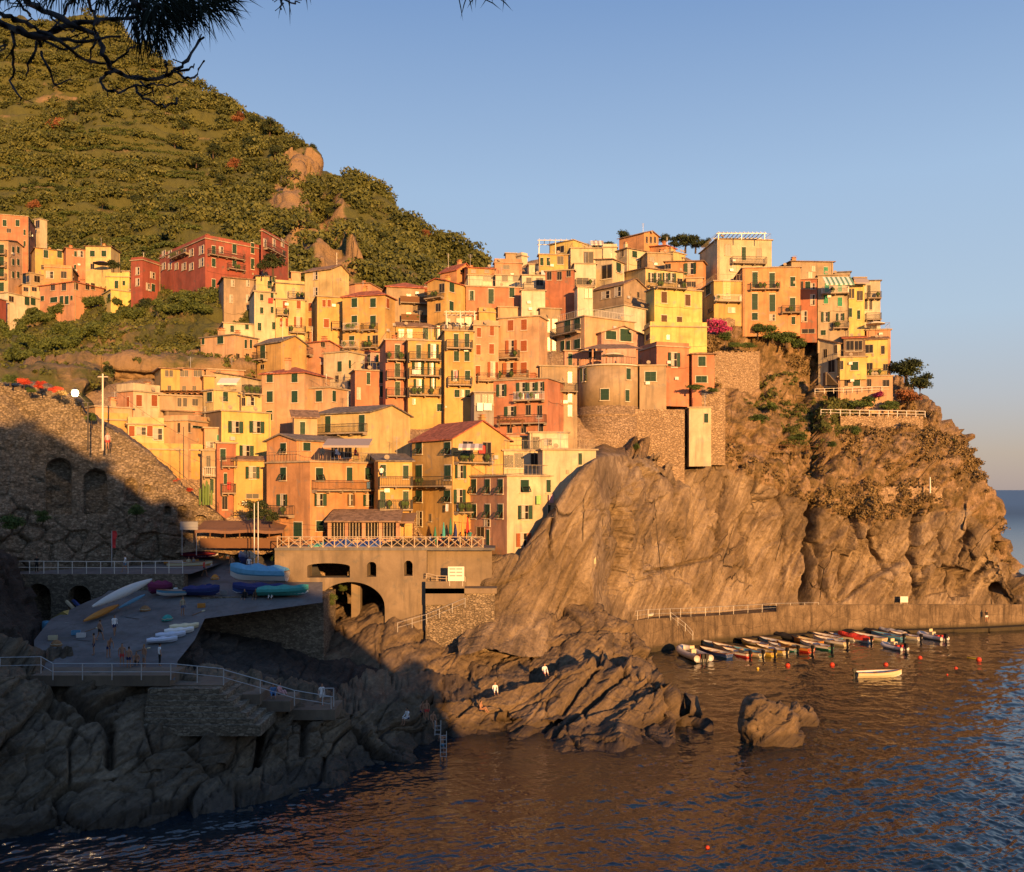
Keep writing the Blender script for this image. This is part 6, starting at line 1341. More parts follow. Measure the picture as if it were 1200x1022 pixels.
# ------------------------------------------------------------------ pine bough hanging into the picture, top left
def pine():
    D = 5.0; root = empty('pine_tree', (-4.6, 3.6, CH - 1.9), 0, 'pine whose bare twigs and needle tufts hang over the top left corner', 'tree'); rng = random.Random(5)
    bark = plain('dark_bark', (0.035,0.026,0.022), 0.9, 0, 0.3); O = root.location
    def P(px, py, d=D): return W(px, py, d) - O
    q = MB(); q.tube([(0, 0, -0.4), (0.05, 0.1, 1.5), (0.1, 0.3, 3.2), (0.2, 0.4, 5.2)], [0.19, 0.16, 0.13, 0.09], 0, 10); q.build('trunk', bark, root, smooth=True)
    br = [([(-150,-40),(-40,10),(0,26),(22,38),(52,44),(80,28),(110,25),(140,22),(165,20)], 8, 2.5), ([(22,38),(50,42),(90,48),(140,42)], 5, 2), ([(30,0),(52,12),(88,32),(112,40),(122,62),(135,82),(160,92),(185,92),(205,84),(220,70),(238,44)], 5.5, 2.2),
          ([(-60,-30),(-10,10),(12,20),(35,30),(60,44),(100,70),(130,74)], 5, 2), ([(17,38),(16,70),(14,95),(27,120)], 3, 1.5), ([(45,44),(35,75),(30,90)], 2.6, 1.2), ([(48,60),(60,88),(65,100),(84,92)], 2.6, 1), ([(112,40),(108,60),(106,75)], 2.4, 1),
          ([(135,82),(122,88),(119,98),(130,108),(150,104),(170,98),(190,100),(212,96)], 2.8, 1.3), ([(158,100),(170,115),(190,124),(205,122),(206,114)], 2.5, 1.4), ([(205,84),(222,82),(228,76)], 2.2, 1.2), ([(205,84),(220,92),(232,86),(239,70)], 2.2, 1.3), ([(196,88),(195,76),(192,74)], 2, 1),
          ([(52,44),(75,58),(95,52),(100,40),(90,44)], 2.4, 1), ([(60,20),(76,34),(92,36)], 2, 1), ([(100,-20),(104,4),(112,18),(112,38)], 3.5, 2.2), ([(14,-10),(28,10),(36,20)], 3, 1.6), ([(140,-30),(150,-8),(160,5),(172,14)], 5, 3), ([(80,-20),(84,2),(70,20),(60,36)], 3, 1.4),
          ([(300,-30),(318,-6),(328,0),(330,8)], 2.5, 1.4), ([(310,-20),(335,0),(350,2)], 2.0, 1.0), ([(0,56),(6,52),(4,58),(0,62)], 2, 1), ([(130,74),(150,62),(158,52)], 2, 1), ([(165,98),(178,104),(180,110)], 2, 1)]
    for pts, r0, r1 in br:
        q = MB(); n = len(pts); pp = []; rr = []; N = 4
        for i in range((n - 1) * N + 1):
            k = min(i // N, n - 2); t = (i - k * N) / N
            p0, p1, p2, p3 = [Vector((*pts[max(0, min(n-1, k + j))], 0)) for j in (-1, 0, 1, 2)]
            c = 0.5 * ((2 * p1) + (p2 - p0) * t + (2 * p0 - 5 * p1 + 4 * p2 - p3) * t * t + (3 * p1 - p0 - 3 * p2 + p3) * t ** 3)
            s = i / ((n - 1) * N); pp.append(P(c.x, c.y, D + 0.25 * math.sin(i * 0.7 + r0))); pp[-1] += Vector((rng.gauss(0, .006), 0, rng.gauss(0, .006))); rr.append((r0 * (1 - s) + r1 * s) / F * D * 0.62 * (1 + 0.5 * rng.random() * (i % 3 == 0)))
        q.tube(pp, rr, 0, 6)
        for k in range(3, len(pp) - 1, 4):
            dd = Vector((rng.uniform(-1, 1), rng.uniform(-.6, .6), rng.uniform(-.9, .5))).normalized() * rng.uniform(.015, .06); q.tube([pp[k], pp[k] + dd * .6, pp[k] + dd], [rr[k] * .5, rr[k] * .4, rr[k] * .5], 0, 4)
        o = q.build('branch', bark, root, smooth=True)
    nm = leaf_mat('pine_needles', (0.008,0.012,0.006), (0.016,0.024,0.010), (0.03,0.04,0.016))
    v, f = [], []
    def tuft(px, py, n, L, ang0, spread):
        c0 = P(px, py, D + rng.uniform(-0.15, 0.15))
        for _ in range(int(n * 0.36)):
            a = ang0 + rng.gauss(0, spread); dep = rng.uniform(-0.5, 0.5); l = 0.82 * L / F * D * rng.uniform(0.55, 1.1)
            d = Vector((math.cos(a), dep, -math.sin(a))).normalized(); c = c0 + Vector((rng.uniform(-.04, .04), rng.uniform(-.06, .06), rng.uniform(-.04, .04))); e = c + d * l - Vector((0, 0, l * 0.15)); w = d.cross(Vector((0, 1, 0.3))).normalized() * 0.0028; k = len(v)
            m = c + d * l * 0.5; v.extend([c - w, c + w, m + w, m - w, e]); f.extend([(k, k+1, k+2), (k, k+2, k+3), (k+3, k+2, k+4)])
    for (px, py, n, L, a, s) in [(160,-6,230,52,1.2,.8),(185,0,260,56,0.9,.7),(212,2,260,50,0.6,.6),(240,0,220,50,0.5,.5),(262,-4,150,42,0.3,.5),(175,15,200,55,1.4,.5),(200,18,180,48,1.0,.5),(165,30,120,55,1.6,.3),(185,38,110,48,1.5,.35),(150,0,120,40,1.9,.5),(120,-8,90,40,1.7,.5),(90,-8,70,36,1.8,.5),(60,-6,60,34,1.6,.6),(30,-6,50,32,1.8,.6),(5,-4,40,30,1.4,.6),(330,-10,14,34,1.5,.5),(350,-14,10,30,1.4,.4),(540,-8,12,36,1.75,.25),(560,-10,14,30,1.4,.5),(590,-12,10,28,1.2,.4),(575,-12,8,26,1.6,.5),(225,10,140,44,0.9,.5),(205,0,100,50,1.5,.5)]: tuft(px, py, n, L, a, s)
    me = np_mesh('needles', np.array([tuple(x) for x in v]), np.array(f)); a = me.attributes.new('rnd', 'FLOAT', 'FACE'); a.data.foreach_set('value', np.random.default_rng(1).random(len(f)).astype(np.float32)); link('needles', me, nm, root)
    q = MB(); q.tube([P(150,-30), P(330,-45), P(450,-40), P(560,-30), P(620,-38)], [0.02,0.016,0.012,0.009,0.006], 0, 6); q.build('branch', bark, root)
pine()
# ------------------------------------------------------------------ boats
def paint(n, c): return plain('paint_' + n, tuple(x * .75 for x in c), 0.45, 0, 0.08)
PC = {'white':(0.72,0.70,0.66), 'cream':(0.66,0.58,0.38), 'yellow':(0.70,0.50,0.07), 'red':(0.55,0.045,0.025), 'blue':(0.035,0.08,0.26), 'navy':(0.02,0.03,0.12), 'sky':(0.12,0.33,0.50), 'teal':(0.05,0.28,0.25), 'green':(0.03,0.16,0.10), 'orange':(0.62,0.26,0.05), 'purple':(0.14,0.02,0.07), 'black':(0.02,0.02,0.02), 'grey':(0.30,0.30,0.30), 'wood':(0.28,0.15,0.07), 'pale':(0.50,0.56,0.66)}
M_BLK = paint('black', PC['black'])
def hull_pts(L, B, Hh, t, full=0.9, transom=0.75):
    """half breadth and sheer/keel at t (0 stern .. 1 bow)"""
    b = B / 2 * (transom + (1 - transom) * min(1, t / 0.35)) if t < 0.35 else B / 2 * max(0.0, 1 - ((t - 0.35) / 0.65) ** 2.4)
    return b, Hh * (1 + 0.35 * t ** 2.5), 0.0 + Hh * 0.55 * max(0, (t - 0.75) / 0.25) ** 2
def boat(pos, head, L, hullc, topc, label, inside='white', motor=False, cover=None, group=None, name='rowing_boat', cat='boat', B=None, stripe=None, tilt=0, thw=3, transom=0.75, Hh=None):
    B = B or L * 0.34; Hh = Hh or L * 0.13; n = 14; t0 = 0.05
    root = empty(name, pos, math.atan2(head[1], head[0]), label, cat, group); root.rotation_euler[0] = tilt
    q = MB(); ins = MB(); gw = MB(); S = []
    for i in range(n + 1):
        t = i / n; b, sh, kl = hull_pts(L, B, Hh, t, transom=transom); x = -L / 2 + L * t; b = max(b, 0.012)
        S.append([(x, b, sh), (x, b * 0.92, kl + (sh - kl) * 0.55), (x, b * 0.6, kl + (sh - kl) * 0.12), (x, 0, kl), (x, -b * 0.6, kl + (sh - kl) * 0.12), (x, -b * 0.92, kl + (sh - kl) * 0.55), (x, -b, sh)])
    for a, c in zip(S[:-1], S[1:]):
        for k in range(6): q.face([a[k], c[k], c[k+1], a[k+1]], 1 if k in (0, 5) else 0)
    q.face(list(reversed(S[0])), 0)
    q.build('hull', [paint(hullc, PC[hullc]), paint(topc, PC[topc])], root)
    fl = Hh * 0.35
    def inner(s, f): x, b, z = s[0]; b = max(0.008, b - t0); return [(x, b, z - 0.01), (x, b * 0.8, max(fl, s[3][2] + 0.03)), (x, -b * 0.8, max(fl, s[3][2] + 0.03)), (x, -b, z - 0.01)]
    I = [inner(s, 0) for s in S]
    for a, c in zip(I[:-1], I[1:]):
        for k in range(3): ins.face([a[k+1], c[k+1], c[k], a[k]])
    ins.face(I[0]); ins.build('inside', paint(inside, PC[inside]), root)
    for s in (0, 6):
        gw.tube([(p[s][0], p[s][1], p[s][2] + 0.01) for p in S], 0.035, 0, 5)
    gw.tube([(S[0][0][0], S[0][0][1], S[0][0][2]), (S[0][6][0], S[0][6][1], S[0][6][2])], 0.04, 0, 5); gw.build('gunwale', paint(stripe or 'wood', PC[stripe or 'wood']), root)
    if cover:
        cv = MB(); C_ = []
        for i in range(n + 1):
            x, b, z = S[i][0]; t = i / n; pk = Hh * (0.45 + 0.25 * math.sin(t * 9) ** 2) * (1 - 0.6 * abs(t - .45)); C_.append([(x, b + 0.05, z - Hh * 0.35), (x, b + 0.05, z + 0.05), (x, b * 0.45, z + pk * .8), (x, 0, z + pk), (x, -b * 0.45, z + pk * .8), (x, -b - 0.05, z + 0.05), (x, -b - 0.05, z - Hh * 0.35)])
        for a, c in zip(C_[:-1], C_[1:]):
            for k in range(6): cv.face([a[k], c[k], c[k+1], a[k+1]])
        cv.face(list(reversed(C_[0]))); cv.face(C_[-1]); cv.build('cover', plain('tarp_' + cover, PC[cover], 0.8, 0, 0.25), root)
    else:
        for i in range(thw):
            t = 0.22 + 0.25 * i; b, sh, _ = hull_pts(L, B, Hh, t, transom=transom); th = MB(); x = -L/2 + L * t; th.box(x - 0.12, x + 0.12, -b + .05, b - .05, sh * 0.72, sh * 0.72 + 0.035); th.build('thwart', paint('wood', PC['wood']), root)
    if motor:
        m = MB(); m.box(-L/2 - 0.34, -L/2 - 0.02, -0.15, 0.15, Hh * 0.95, Hh * 0.95 + 0.42); m.box(-L/2 - 0.28, -L/2 - 0.10, -0.06, 0.06, -0.35, Hh); m.box(-L/2 - .40, -L/2 - .3, -.1, .1, Hh + .05, Hh + .35); m.build('outboard_motor', M_BLK, root)
    return root
def rib(pos, head, L, label, motors=2, tube='white', cat='boat'):
    root = empty('inflatable_boat', pos, math.atan2(head[1], head[0]), label, cat); B = L * 0.42; r = L * 0.065
    q = MB(); P = [(-L/2, B/2 - r, r * 1.3)] + [(L/2 * t * 0.75, B/2 - r, r * (1.3 + .3 * max(0, t))) for t in (-0.5, 0, 0.5, 0.8)] + [(L/2 * 0.85, B * 0.25, r * 1.9), (L/2, 0, r * 2.2), (L/2 * 0.85, -B * 0.25, r * 1.9)] + [(L/2 * t * 0.75, -B/2 + r, r * (1.3 + .3 * max(0, t))) for t in (0.8, 0.5, 0, -0.5)] + [(-L/2, -B/2 + r, r * 1.3)]
    q.tube(P, r, 0, 10); q.build('tube', paint(tube, PC[tube]), root, smooth=True)
    q = MB(); q.box(-L/2 + .2, L/2 * 0.7, -B/2 + r, B/2 - r, 0.02, r); q.build('deck', paint('grey', PC['grey']), root)
    q = MB(); q.box(-0.35, 0.25, -0.3, 0.3, r, r + 0.75); q.box(0.15, 0.2, -0.3, 0.3, r + .75, r + 1.1); q.build('console', paint('cream', PC['cream']), root)
    q = MB(); q.box(-L/2 + .7, -L/2 + 1.2, -0.5, 0.5, r, r + 0.45); q.build('seat', paint('red', PC['red']), root)
    for i in range(motors):
        y = (i - (motors - 1) / 2) * 0.5; m = MB(); m.box(-L/2 - 0.4, -L/2 + 0.05, y - 0.17, y + 0.17, 0.5, 1.05); m.box(-L/2 - .25, -L/2 - .08, y - .06, y + .06, -.3, .5); m.build('outboard_motor', M_BLK, root)
    return root
BOW = (-0.55, 0.84)
MO = [ # stern px, waterline py, length, hull, top, inside, motor, label
 (855,772,5.0,'blue','navy','white',0,None,'blue hulled boat next to the big twin motor inflatable'),
 (853,762,4.6,'white','sky','pale',0,None,'white and sky blue boat behind the blue hulled one'),
 (868,766,4.8,'white','cream','white',0,None,'white boat second in from the inflatable'),
 (878,771,4.4,'red','white','white',1,None,'white boat with a red stern'),
 (893,771,4.8,'cream','cream','sky',1,None,'cream boat between the red sterned and yellow boats'),
 (907,770,4.6,'yellow','yellow','cream',1,None,'yellow boat left of its cream yellow neighbour'),
 (921,768,4.8,'cream','yellow','white',1,None,'cream boat with a yellow rim in the middle of the row'),
 (934,765,4.6,'teal','white','pale',1,None,'white boat with a teal stern'),
 (951,766,5.4,'red','orange','cream',1,None,'bright red boat with an orange rim'),
 (922,758,4.6,'white','sky','pale',0,None,'pale blue boat moored behind the cream ones'),
 (900,760,4.4,'yellow','cream','white',0,None,'pale yellow boat behind the cream one'),
 (974,763,4.8,'green','white','white',1,None,'white boat with dark green lower hull'),
 (992,758,5.2,'cream','white','white',1,None,'long white and cream boat right of the green one'),
 (962,757,4.8,'orange','orange','cream',0,None,'orange boat behind the bright red one'),
 (985,752,4.6,'sky','white','white',0,None,'white boat with blue lower hull in the back row'),
 (1003,752,4.4,'white','cream','pale',0,None,'small white boat in the back row'),
 (1020,754,5.0,'white','white','white',1,'red','white boat with a red cover'),
 (1037,753,5.0,'cream','cream','white',0,None,'cream boat right of the red covered one'),
 (1058,751,4.8,'sky','sky','sky',1,None,'light blue boat near the right end of the row'),
 (1078,751,4.6,'white','cream','white',1,None,'white boat second from the right end'),
 (1060,746,4.2,'white','white','grey',0,'grey','white boat with grey cover against the ledge'),
 (1040,746,4.2,'green','black','grey',0,'black','dark covered boat against the ledge'),
 (935,752,4.6,'black','black','grey',0,'black','black covered boat behind the teal one'),
 (1004,745,4.4,'navy','black','grey',0,'black','navy boat with black cover by the quay ledge')]
for x, y, L, h, tp, ins, mo, cv, lb in MO:
    Y = wl(y) + 0.4; s = W(x, y, Y); boat((s.x + BOW[0] * L/2, Y + BOW[1] * L/2, -0.12), BOW, L, h, tp, lb, ins, bool(mo), cv, 'small boats moored along the quay')
p = W(822, 775, wl(775)); rib((p.x - 0.6, p.y + 2.2, -0.05), (-0.25, 0.97), 6.0, 'large white inflatable with twin black motors at the left end of the boats', 2)
p = W(1051, 762, wl(762)); rib((p.x, p.y + 1, -0.05), (-0.4, 0.9), 3.6, 'small white inflatable floating in front of the moored row', 1)
p = W(1096, 750, wl(750)); rib((p.x, p.y + 1, -0.05), (-0.4, 0.9), 4.2, 'white inflatable at the right end of the moored row', 1)
p = W(1030, 793, wl(793)); boat((p.x, p.y, -0.12), (1, 0.06), 5.0, 'cream', 'cream', 'cream open skiff anchored alone in the bay', 'white', True, None, None, 'skiff')
p = W(1141, 771, wl(771)); boat((p.x, p.y, -0.08), (-0.7, 0.5), 1.5, 'yellow', 'green', 'tiny yellow green dinghy beside an orange buoy', 'green', thw=1)
for i, (x, y, r, lb) in enumerate([(923,781,.28,'red buoy in front of the cream boats'),(975,780,.28,'red buoy left of the anchored skiff'),(1038,780,.27,'red buoy just behind the anchored skiff'),(1078,772,.27,'red buoy right of the small inflatable'),(1120,784,.2,'small red buoy in open water on the right'),(1147,774,.3,'orange buoy touching the tiny dinghy'),(829,994,.12,'tiny orange buoy near the bottom edge'),(1110,791,.1,'tiny red float right of the skiff'),(888,784,.16,'yellow float in front of the moored boats')]):
    p = W(x, y, wl(y)); root = empty('buoy', (p.x, p.y, 0), 0, lb, 'buoy'); m = paint('orange_red', (0.62,0.06,0.02)) if i != 8 else paint('yellow', PC['yellow'])
    q = MB(); q.lathe([(r * math.sin(t) + .001, r * 0.35 - r * math.cos(t)) for t in [math.pi * k / 8 for k in range(9)]], 0, 12); q.build('float', m, root, smooth=True); q = MB(); q.tube([(0, 0, r * 1.3), (0.03, 0, r * 1.5), (0, 0, r * 1.6)], 0.02, 0, 5); q.build('ring', M_BLK, root)
def rampY(py): return float(np.interp(-py, [-r[0] for r in RAMP], [r[1] for r in RAMP]))
def LB(px, py, head, L, h, tp, lb, cover=None, B=None, dz=0.15, dY=0, tilt=0, **k):
    Y = rampY(py) + dY; p = W(px, py, Y); return boat((p.x, p.y, p.z + dz), head, L, h, tp, lb, 'white', False, cover, None, k.pop('name', 'rowing_boat'), 'boat', B, tilt=tilt, **k)
LB(303,688,(-1,0.12),5.6,'white','sky','big white boat with a blue tarpaulin parked on the boat terrace','sky',dz=.55,Hh=1.0)
LB(306,697,(-1,-0.05),5.2,'blue','navy','blue hulled boat lying under the big white one','navy',dz=.0)
LB(332,700,(1,0.02),4.6,'teal','teal','boat under a green cover at the terrace edge','teal')
LB(237,700,(0.9,-0.15),3.4,'navy','blue','boat wrapped in a peaked dark blue tarpaulin','navy',Hh=.6)
LB(208,700,(-1,-0.45),3.6,'white','sky','white and pale blue boat left of the wrapped one',None)
LB(186,697,(-.3,-1),3.0,'purple','purple','dark purple covered boat beside the white hull','purple',Hh=.7)
LB(178,686,(-1,.2),3.4,'black','black','black covered boat near the end of the path','black')
LB(223,668,(1,.1),4.4,'orange','cream','orange wooden boat on the upper slipway',None,Hh=.6); LB(213,664,(1,.2),3.4,'wood','orange','brown boat behind the orange one',None)
LB(228,656,(1,.05),5.0,'purple','red','dark red covered boat under the arched wall','purple'); LB(258,652,(1,.02),6.0,'blue','blue','long boat under a royal blue cover by the café','blue',Hh=.7)
LB(288,662,(-.1,-1),3.4,'blue','blue','blue covered boat standing behind the big white one','blue',Hh=.8)
for i, (x, y, c, lb) in enumerate([(190,754,'pale','pale blue dinghy hull lowest on the rocks'),(200,748,'pale','second pale blue dinghy hull up from the bottom'),(210,743,'white','white dinghy hull near the top of the row'),(216,738,'cream','cream dinghy hull at the top of the row')]): LB(x, y, (1,.35), 2.3, c, c, lb, c, dz=.05, name='dinghy')
p0 = W(143, 695, 82); cn = empty('rowing_shell', p0, 0, 'long slender white rowing hull resting on its side', 'boat'); q = MB()
a, b = W(108, 711, 80) - p0, W(178, 679, 84) - p0; n = 16; q.tube([a.lerp(b, i/n) for i in range(n+1)], [0.03 + 0.42 * math.sin(math.pi * (0.03 + .94 * i/n)) ** 0.8 for i in range(n+1)], 0, 8); q.build('hull', paint('white', PC['white']), cn, smooth=True)
p0 = W(119, 722, 80.5); cn = empty('canoe', p0, 0, 'long orange canoe lying along the wall', 'boat'); q = MB(); a, b = W(98, 732, 79) - p0 + Vector((0,0,.3)), W(139, 713, 82.5) - p0 + Vector((0,0,.3)); q.tube([a.lerp(b, i/n) for i in range(n+1)], [0.03 + 0.27 * math.sin(math.pi * (0.03 + .94 * i/n)) ** 0.8 for i in range(n+1)], 0, 8); q.build('hull', paint('orange', PC['orange']), cn, smooth=True)
p0 = W(154, 708, 83); cn = empty('canoe', p0, 0, 'blue kayak with a yellow end behind the orange canoe', 'boat'); a, b = W(139, 716, 82) - p0 + Vector((0,0,.25)), W(170, 700, 84.5) - p0 + Vector((0,0,.25)); q = MB(); q.tube([a.lerp(b, i/n) for i in range(n+1)], [0.03 + 0.15 * math.sin(math.pi * (0.03 + .94 * i/n)) ** 0.8 for i in range(n+1)], 0, 8); q.build('hull', paint('sky', PC['sky']), cn, smooth=True)
for (x0,y0,x1,y1,c,lb) in [(78,705,99,726,'cream','cream board leaning in front of the right arch'),(82,712,96,730,'wood','brown plank leaning beside the cream board'),(86,704,94,712,'blue','blue board leaning at the right arch')]:
    a, b = W(x0, y0, 87.2), W(x1, y1, 84.5); q = MB(); d = (b - a); c_ = (a + b) / 2; o_ = empty('board', c_, 0, lb, 'board'); q.tube([a - c_, b - c_], [0.16, 0.2], 0, 6); q.build('plank', paint(c, PC[c]), o_)
def drum(px, py, Y, r, h, c, lb, name='barrel'):
    p = W(px, py, Y); root = empty(name, p, 0, lb, name); q = MB(); q.lathe([(r*.92, 0), (r, h*.15), (r, h*.5), (r*1.03, h*.52), (r, h*.56), (r, h*.85), (r*.9, h)], 0, 14); q.build('body', paint(c, PC[c]), root, smooth=True); q = MB(); q.lathe([(r*.8, h), (r*.8, h+.04)], 0, 12); q.build('lid', paint(c, PC[c]), root)
drum(54,742,80,.33,1.0,'sky','blue barrel in front of the left arch'); drum(79,742,79.5,.25,.85,'grey','pale grey bin right of the blue barrel','bin')
p = W(77, 737, 82); root = empty('small_shed', p, 0, 'little wooden gear shelter in front of the right arch', 'shelter'); q = MB(); q.box(-.9,.9,-.5,.5,0,1.0); q.build('body', M_WOOD, root); q = MB(); q.face([(-1,-.6,1.0),(0,-.6,1.6),(0,.6,1.6),(-1,.6,1.0)]); q.face([(0,-.6,1.6),(1,-.6,1.0),(1,.6,1.0),(0,.6,1.6)]); q.face([(-1,-.55,1.0),(1,-.55,1.0),(0,-.55,1.6)]); q.build('roof', plain('canvas_yellow', (0.35,0.27,0.08)), root)

# ------------------------------------------------------------------ railings, poles, lamp, café, signs
def rail_thing(name, pts, h, step, label, mat=M_WHITE, cross=False, cat='railing', r=0.03, mids=(0.5,)):
    """pts: world points of the foot line; every post is a part"""
    o0 = pts[0]; root = empty(name, o0, 0, label, cat); L = [p - o0 for p in pts]; up = Vector((0, 0, h)); pm = MB(); pm.bar((0,0,0), (0,0,h), r * 1.3, 0, 5); pmesh = pm.mesh('post'); pmesh.materials.append(mat)
    q = MB(); x = MB(); posts = []
    for a, b in zip(L[:-1], L[1:]):
        n = max(1, round((b - a).length / step)); q.bar(a + up, b + up, r); 
        for m in mids: q.bar(a + up * m, b + up * m, r * 0.8)
        for i in range(n):
            p, p2 = a.lerp(b, i / n), a.lerp(b, (i + 1) / n); posts.append(p)
            if cross: x.bar(p + up * .08, p2 + up * .95, r * .8); x.bar(p + up * .95, p2 + up * .08, r * .8)
    posts.append(L[-1])
    for p in posts: link('post', pmesh, parent=root, loc=p)
    q.build('rail', mat, root)
    if cross: x.build('cross_brace', mat, root)
    return root
xz0 = W(328, 645, Yb); zt_ = CH - (645 - HZ) / F * Yb + 0.25
rail_thing('cross_railing', [Vector(((325 - CX)/F*Yb, Yb, zt_)), Vector(((566 - CX)/F*Yb, Yb, zt_))], 1.05, 1.12, 'long pale railing with crossed braces along the bridge top', plain('pale_timber', (0.38,0.31,0.22)), True, r=0.045, mids=(0.06,))
rail_thing('path_railing', [W(18, 672, Yw + .2), W(118, 672.5, Yw + .2), W(214, 672, Yw + .2)], 1.15, 1.27, 'white post railing along the path above the harbour arches')
rail_thing('slipway_railing', [W(-20, 788, 65), W(0, 790, 65), W(48, 789, 65.2), W(62, 797, 65.3), W(200, 797, 65.5), W(262, 803, 65.8)], 1.15, 2.0, 'thin pale railing along the lower end of the slipway', M_STEEL, r=0.028)
rail_thing('step_railing', [W(262, 803, 66.5), W(305, 815, 67), W(345, 827, 67.6), W(388, 834, 68.4)], 1.1, 1.8, 'pale rope like handrail beside the bathing steps', M_STEEL, r=0.03)
rail_thing('end_railing', [W(378, 826, 68.0), W(391, 826, 68.0), W(391, 830, 70)], 1.2, .9, 'short square railing at the last bathing step', M_STEEL, r=.03)
rail_thing('quay_railing', [Vector((q.x, q.y + .2, q.z)) for q in QL[1:7]], 1.1, 2.2, 'thin handrail along the left part of the quay', M_STEEL, r=0.022)
rail_thing('stair_rail', [W(786, 727, 117), W(803, 740, 117), W(812, 750, 117)], 1.0, 1.0, 'handrail slanting down from the quay to the boats', M_STEEL, r=0.025)
rail_thing('garden_fence', [W(962, 487, 140.5), W(1030, 488, 140.8), W(1084, 489, 141)], 0.9, 1.5, 'pale timber fence on the edge of the cliff garden', M_WHITE, r=0.05, cat='fence')
rail_thing('villa_fence', [W(955, 462, 143.5), W(1010, 460, 143.5), W(1045, 459, 143.6)], 0.8, 1.4, 'upper pale fence just under the villa', M_WHITE, r=0.04, cat='fence')
rail_thing('slope_fence', [W(842, 527, 131), W(870, 527, 132), W(915, 530, 133), W(960, 532, 134)], 1.0, 1.8, 'rusty fence along the path halfway up the slope', M_WOOD, r=0.03, cat='fence')
rail_thing('terrace_railing', [W(500, 678, 90.1), W(512, 681, 89.9), W(545, 682, 89.9)], 0.5, 1.0, 'low timber rail beside the notice board', plain('pale_timber', (0.38,0.31,0.22)), r=.04)
rail_thing('ledge_railing', [W(466, 741, 88.8), W(500, 731, 89), W(545, 712, 89.6)], 0.9, 1.2, 'rope railing slanting across the gully rocks', M_STEEL, r=.02)
rail_thing('plaza_railing', [W(118, 505, 97), W(200, 556, 98), W(256, 600, 99.5)], 0.9, 2.0, 'thin iron handrail on top of the arched hillside', M_IRON, r=0.02)
# swim ladders
for x, y0, y1, Y, lb in ((519.5,858,888,70.2,'steel swim ladder going down into the dark water'),(513,845,862,71.5,'white handrail hoop at the top of the swim ladder')):
    a = W(x, y1, Y); root = empty('swim_ladder', a, 0, lb, 'ladder'); h = (y1 - y0) / F * Y; q = MB(); 
    for s in (-.22, .22): q = MB(); q.bar((s, 0, 0), (s, .25, h), .025, 0, 5); q.build('side_rail', M_STEEL, root)
    for k in range(int(h / .3)): q = MB(); q.bar((-.22, .25 * k * .3 / h, k * .3 + .1), (.22, .25 * k * .3 / h, k * .3 + .1), .02, 0, 4); q.build('rung', M_STEEL, root)
def pole(px, pt, pb, Y, r, label, mat=M_STEEL, name='pole', cat='pole', arms=()):
    b = W(px, pb, Y); h = (pb - pt) / F * Y; root = empty(name, b, 0, label, cat); q = MB(); q.tube([(0,0,0),(0,0,h*.5),(0,0,h)], [r, r*.9, r*.75], 0, 8); q.build('shaft', mat, root)
    for (z, l) in arms: q = MB(); q.bar((-l, 0, h - z), (l, 0, h - z), r * .5); q.build('crossarm', mat, root)
    return root, b, h
pole(120.5, 438, 528, 92.5, .11, 'tall pale utility pole with wires in front of the village', plain('concrete_pole', (0.50,0.45,0.37)), arms=((.3,.5),))
pole(298, 590, 682, 90, .06, 'left one of the twin thin masts on the square'); pole(302.5, 588, 680, 89.5, .06, 'right one of the twin thin masts on the square'); pole(215, 500, 560, 93, .05, 'thin pole rising against the long yellow house', M_IRON)
def wire(a, b, sag, label):
    q = MB(); n = 12; P = [a.lerp(b, i/n) - Vector((0, 0, sag * 4 * (i/n) * (1 - i/n))) for i in range(n + 1)]; q.tube([p - a for p in P], 0.015, 0, 3); o = q.build('wire', M_IRON, loc=a); tag(o, label, 'wire')
wire(W(120, 440, 92.5), W(-40, 405, 85), .8, 'sagging wire running left from the utility pole'); wire(W(120, 444, 92.5), W(262, 530, 97), .9, 'wire running down right from the utility pole to the village')
wire(W(200, 611, 90), W(330, 611, 91), .05, 'horizontal cable over the square, left of the masts'); wire(W(330, 612, 91), W(480, 616, 92), .3, 'cable crossing in front of the orange house')
# lit street lamp
lp = W(103, 528, 91); root = empty('street_lamp', lp, 0, 'lit street lamp glowing at the top of its post on the hillside wall', 'street lamp'); h = (528 - 472) / F * 91
q = MB(); q.tube([(0,0,0),(0,0,h)], [.09,.07], 0, 8); q.build('post', M_IRON, root); q = MB(); q.bar((-.55,0,h), (.35,0,h), .04); q.build('bracket', M_IRON, root)
q = MB(); px_ = (88 - 103) / F * 91; hz = (528 - 459) / F * 91; q.tube([(0,0,h-.1),(px_*.5,0,h+.5),(px_,0,hz+.1)], .035, 0, 6); q.build('arm', M_IRON, root)
m, nt, b = nodes('lamp_glass'); b.inputs['Emission Color'].default_value = (1, .72, .32, 1); b.inputs['Emission Strength'].default_value = 7
q = MB(); q.lathe([(.12,-.32),(.24,-.27),(.34,0),(.26,.27),(.1,.32)], 0, 14, (px_, 0, hz - .15)); q.build('lantern', m, root, smooth=True); q = MB(); q.lathe([(.40,0),(.30,.12),(.05,.22)], 0, 14, (px_, 0, hz + .17)); q.build('lamp_cap', M_IRON, root)
pd = bpy.data.lights.new('lamp_light', 'POINT'); pd.energy = 260; pd.color = (1, .62, .25); pd.shadow_soft_size = .3; po = bpy.data.objects.new('lamp_light', pd); C.objects.link(po); po.parent = root; po.location = (px_, -.6, hz - .2)

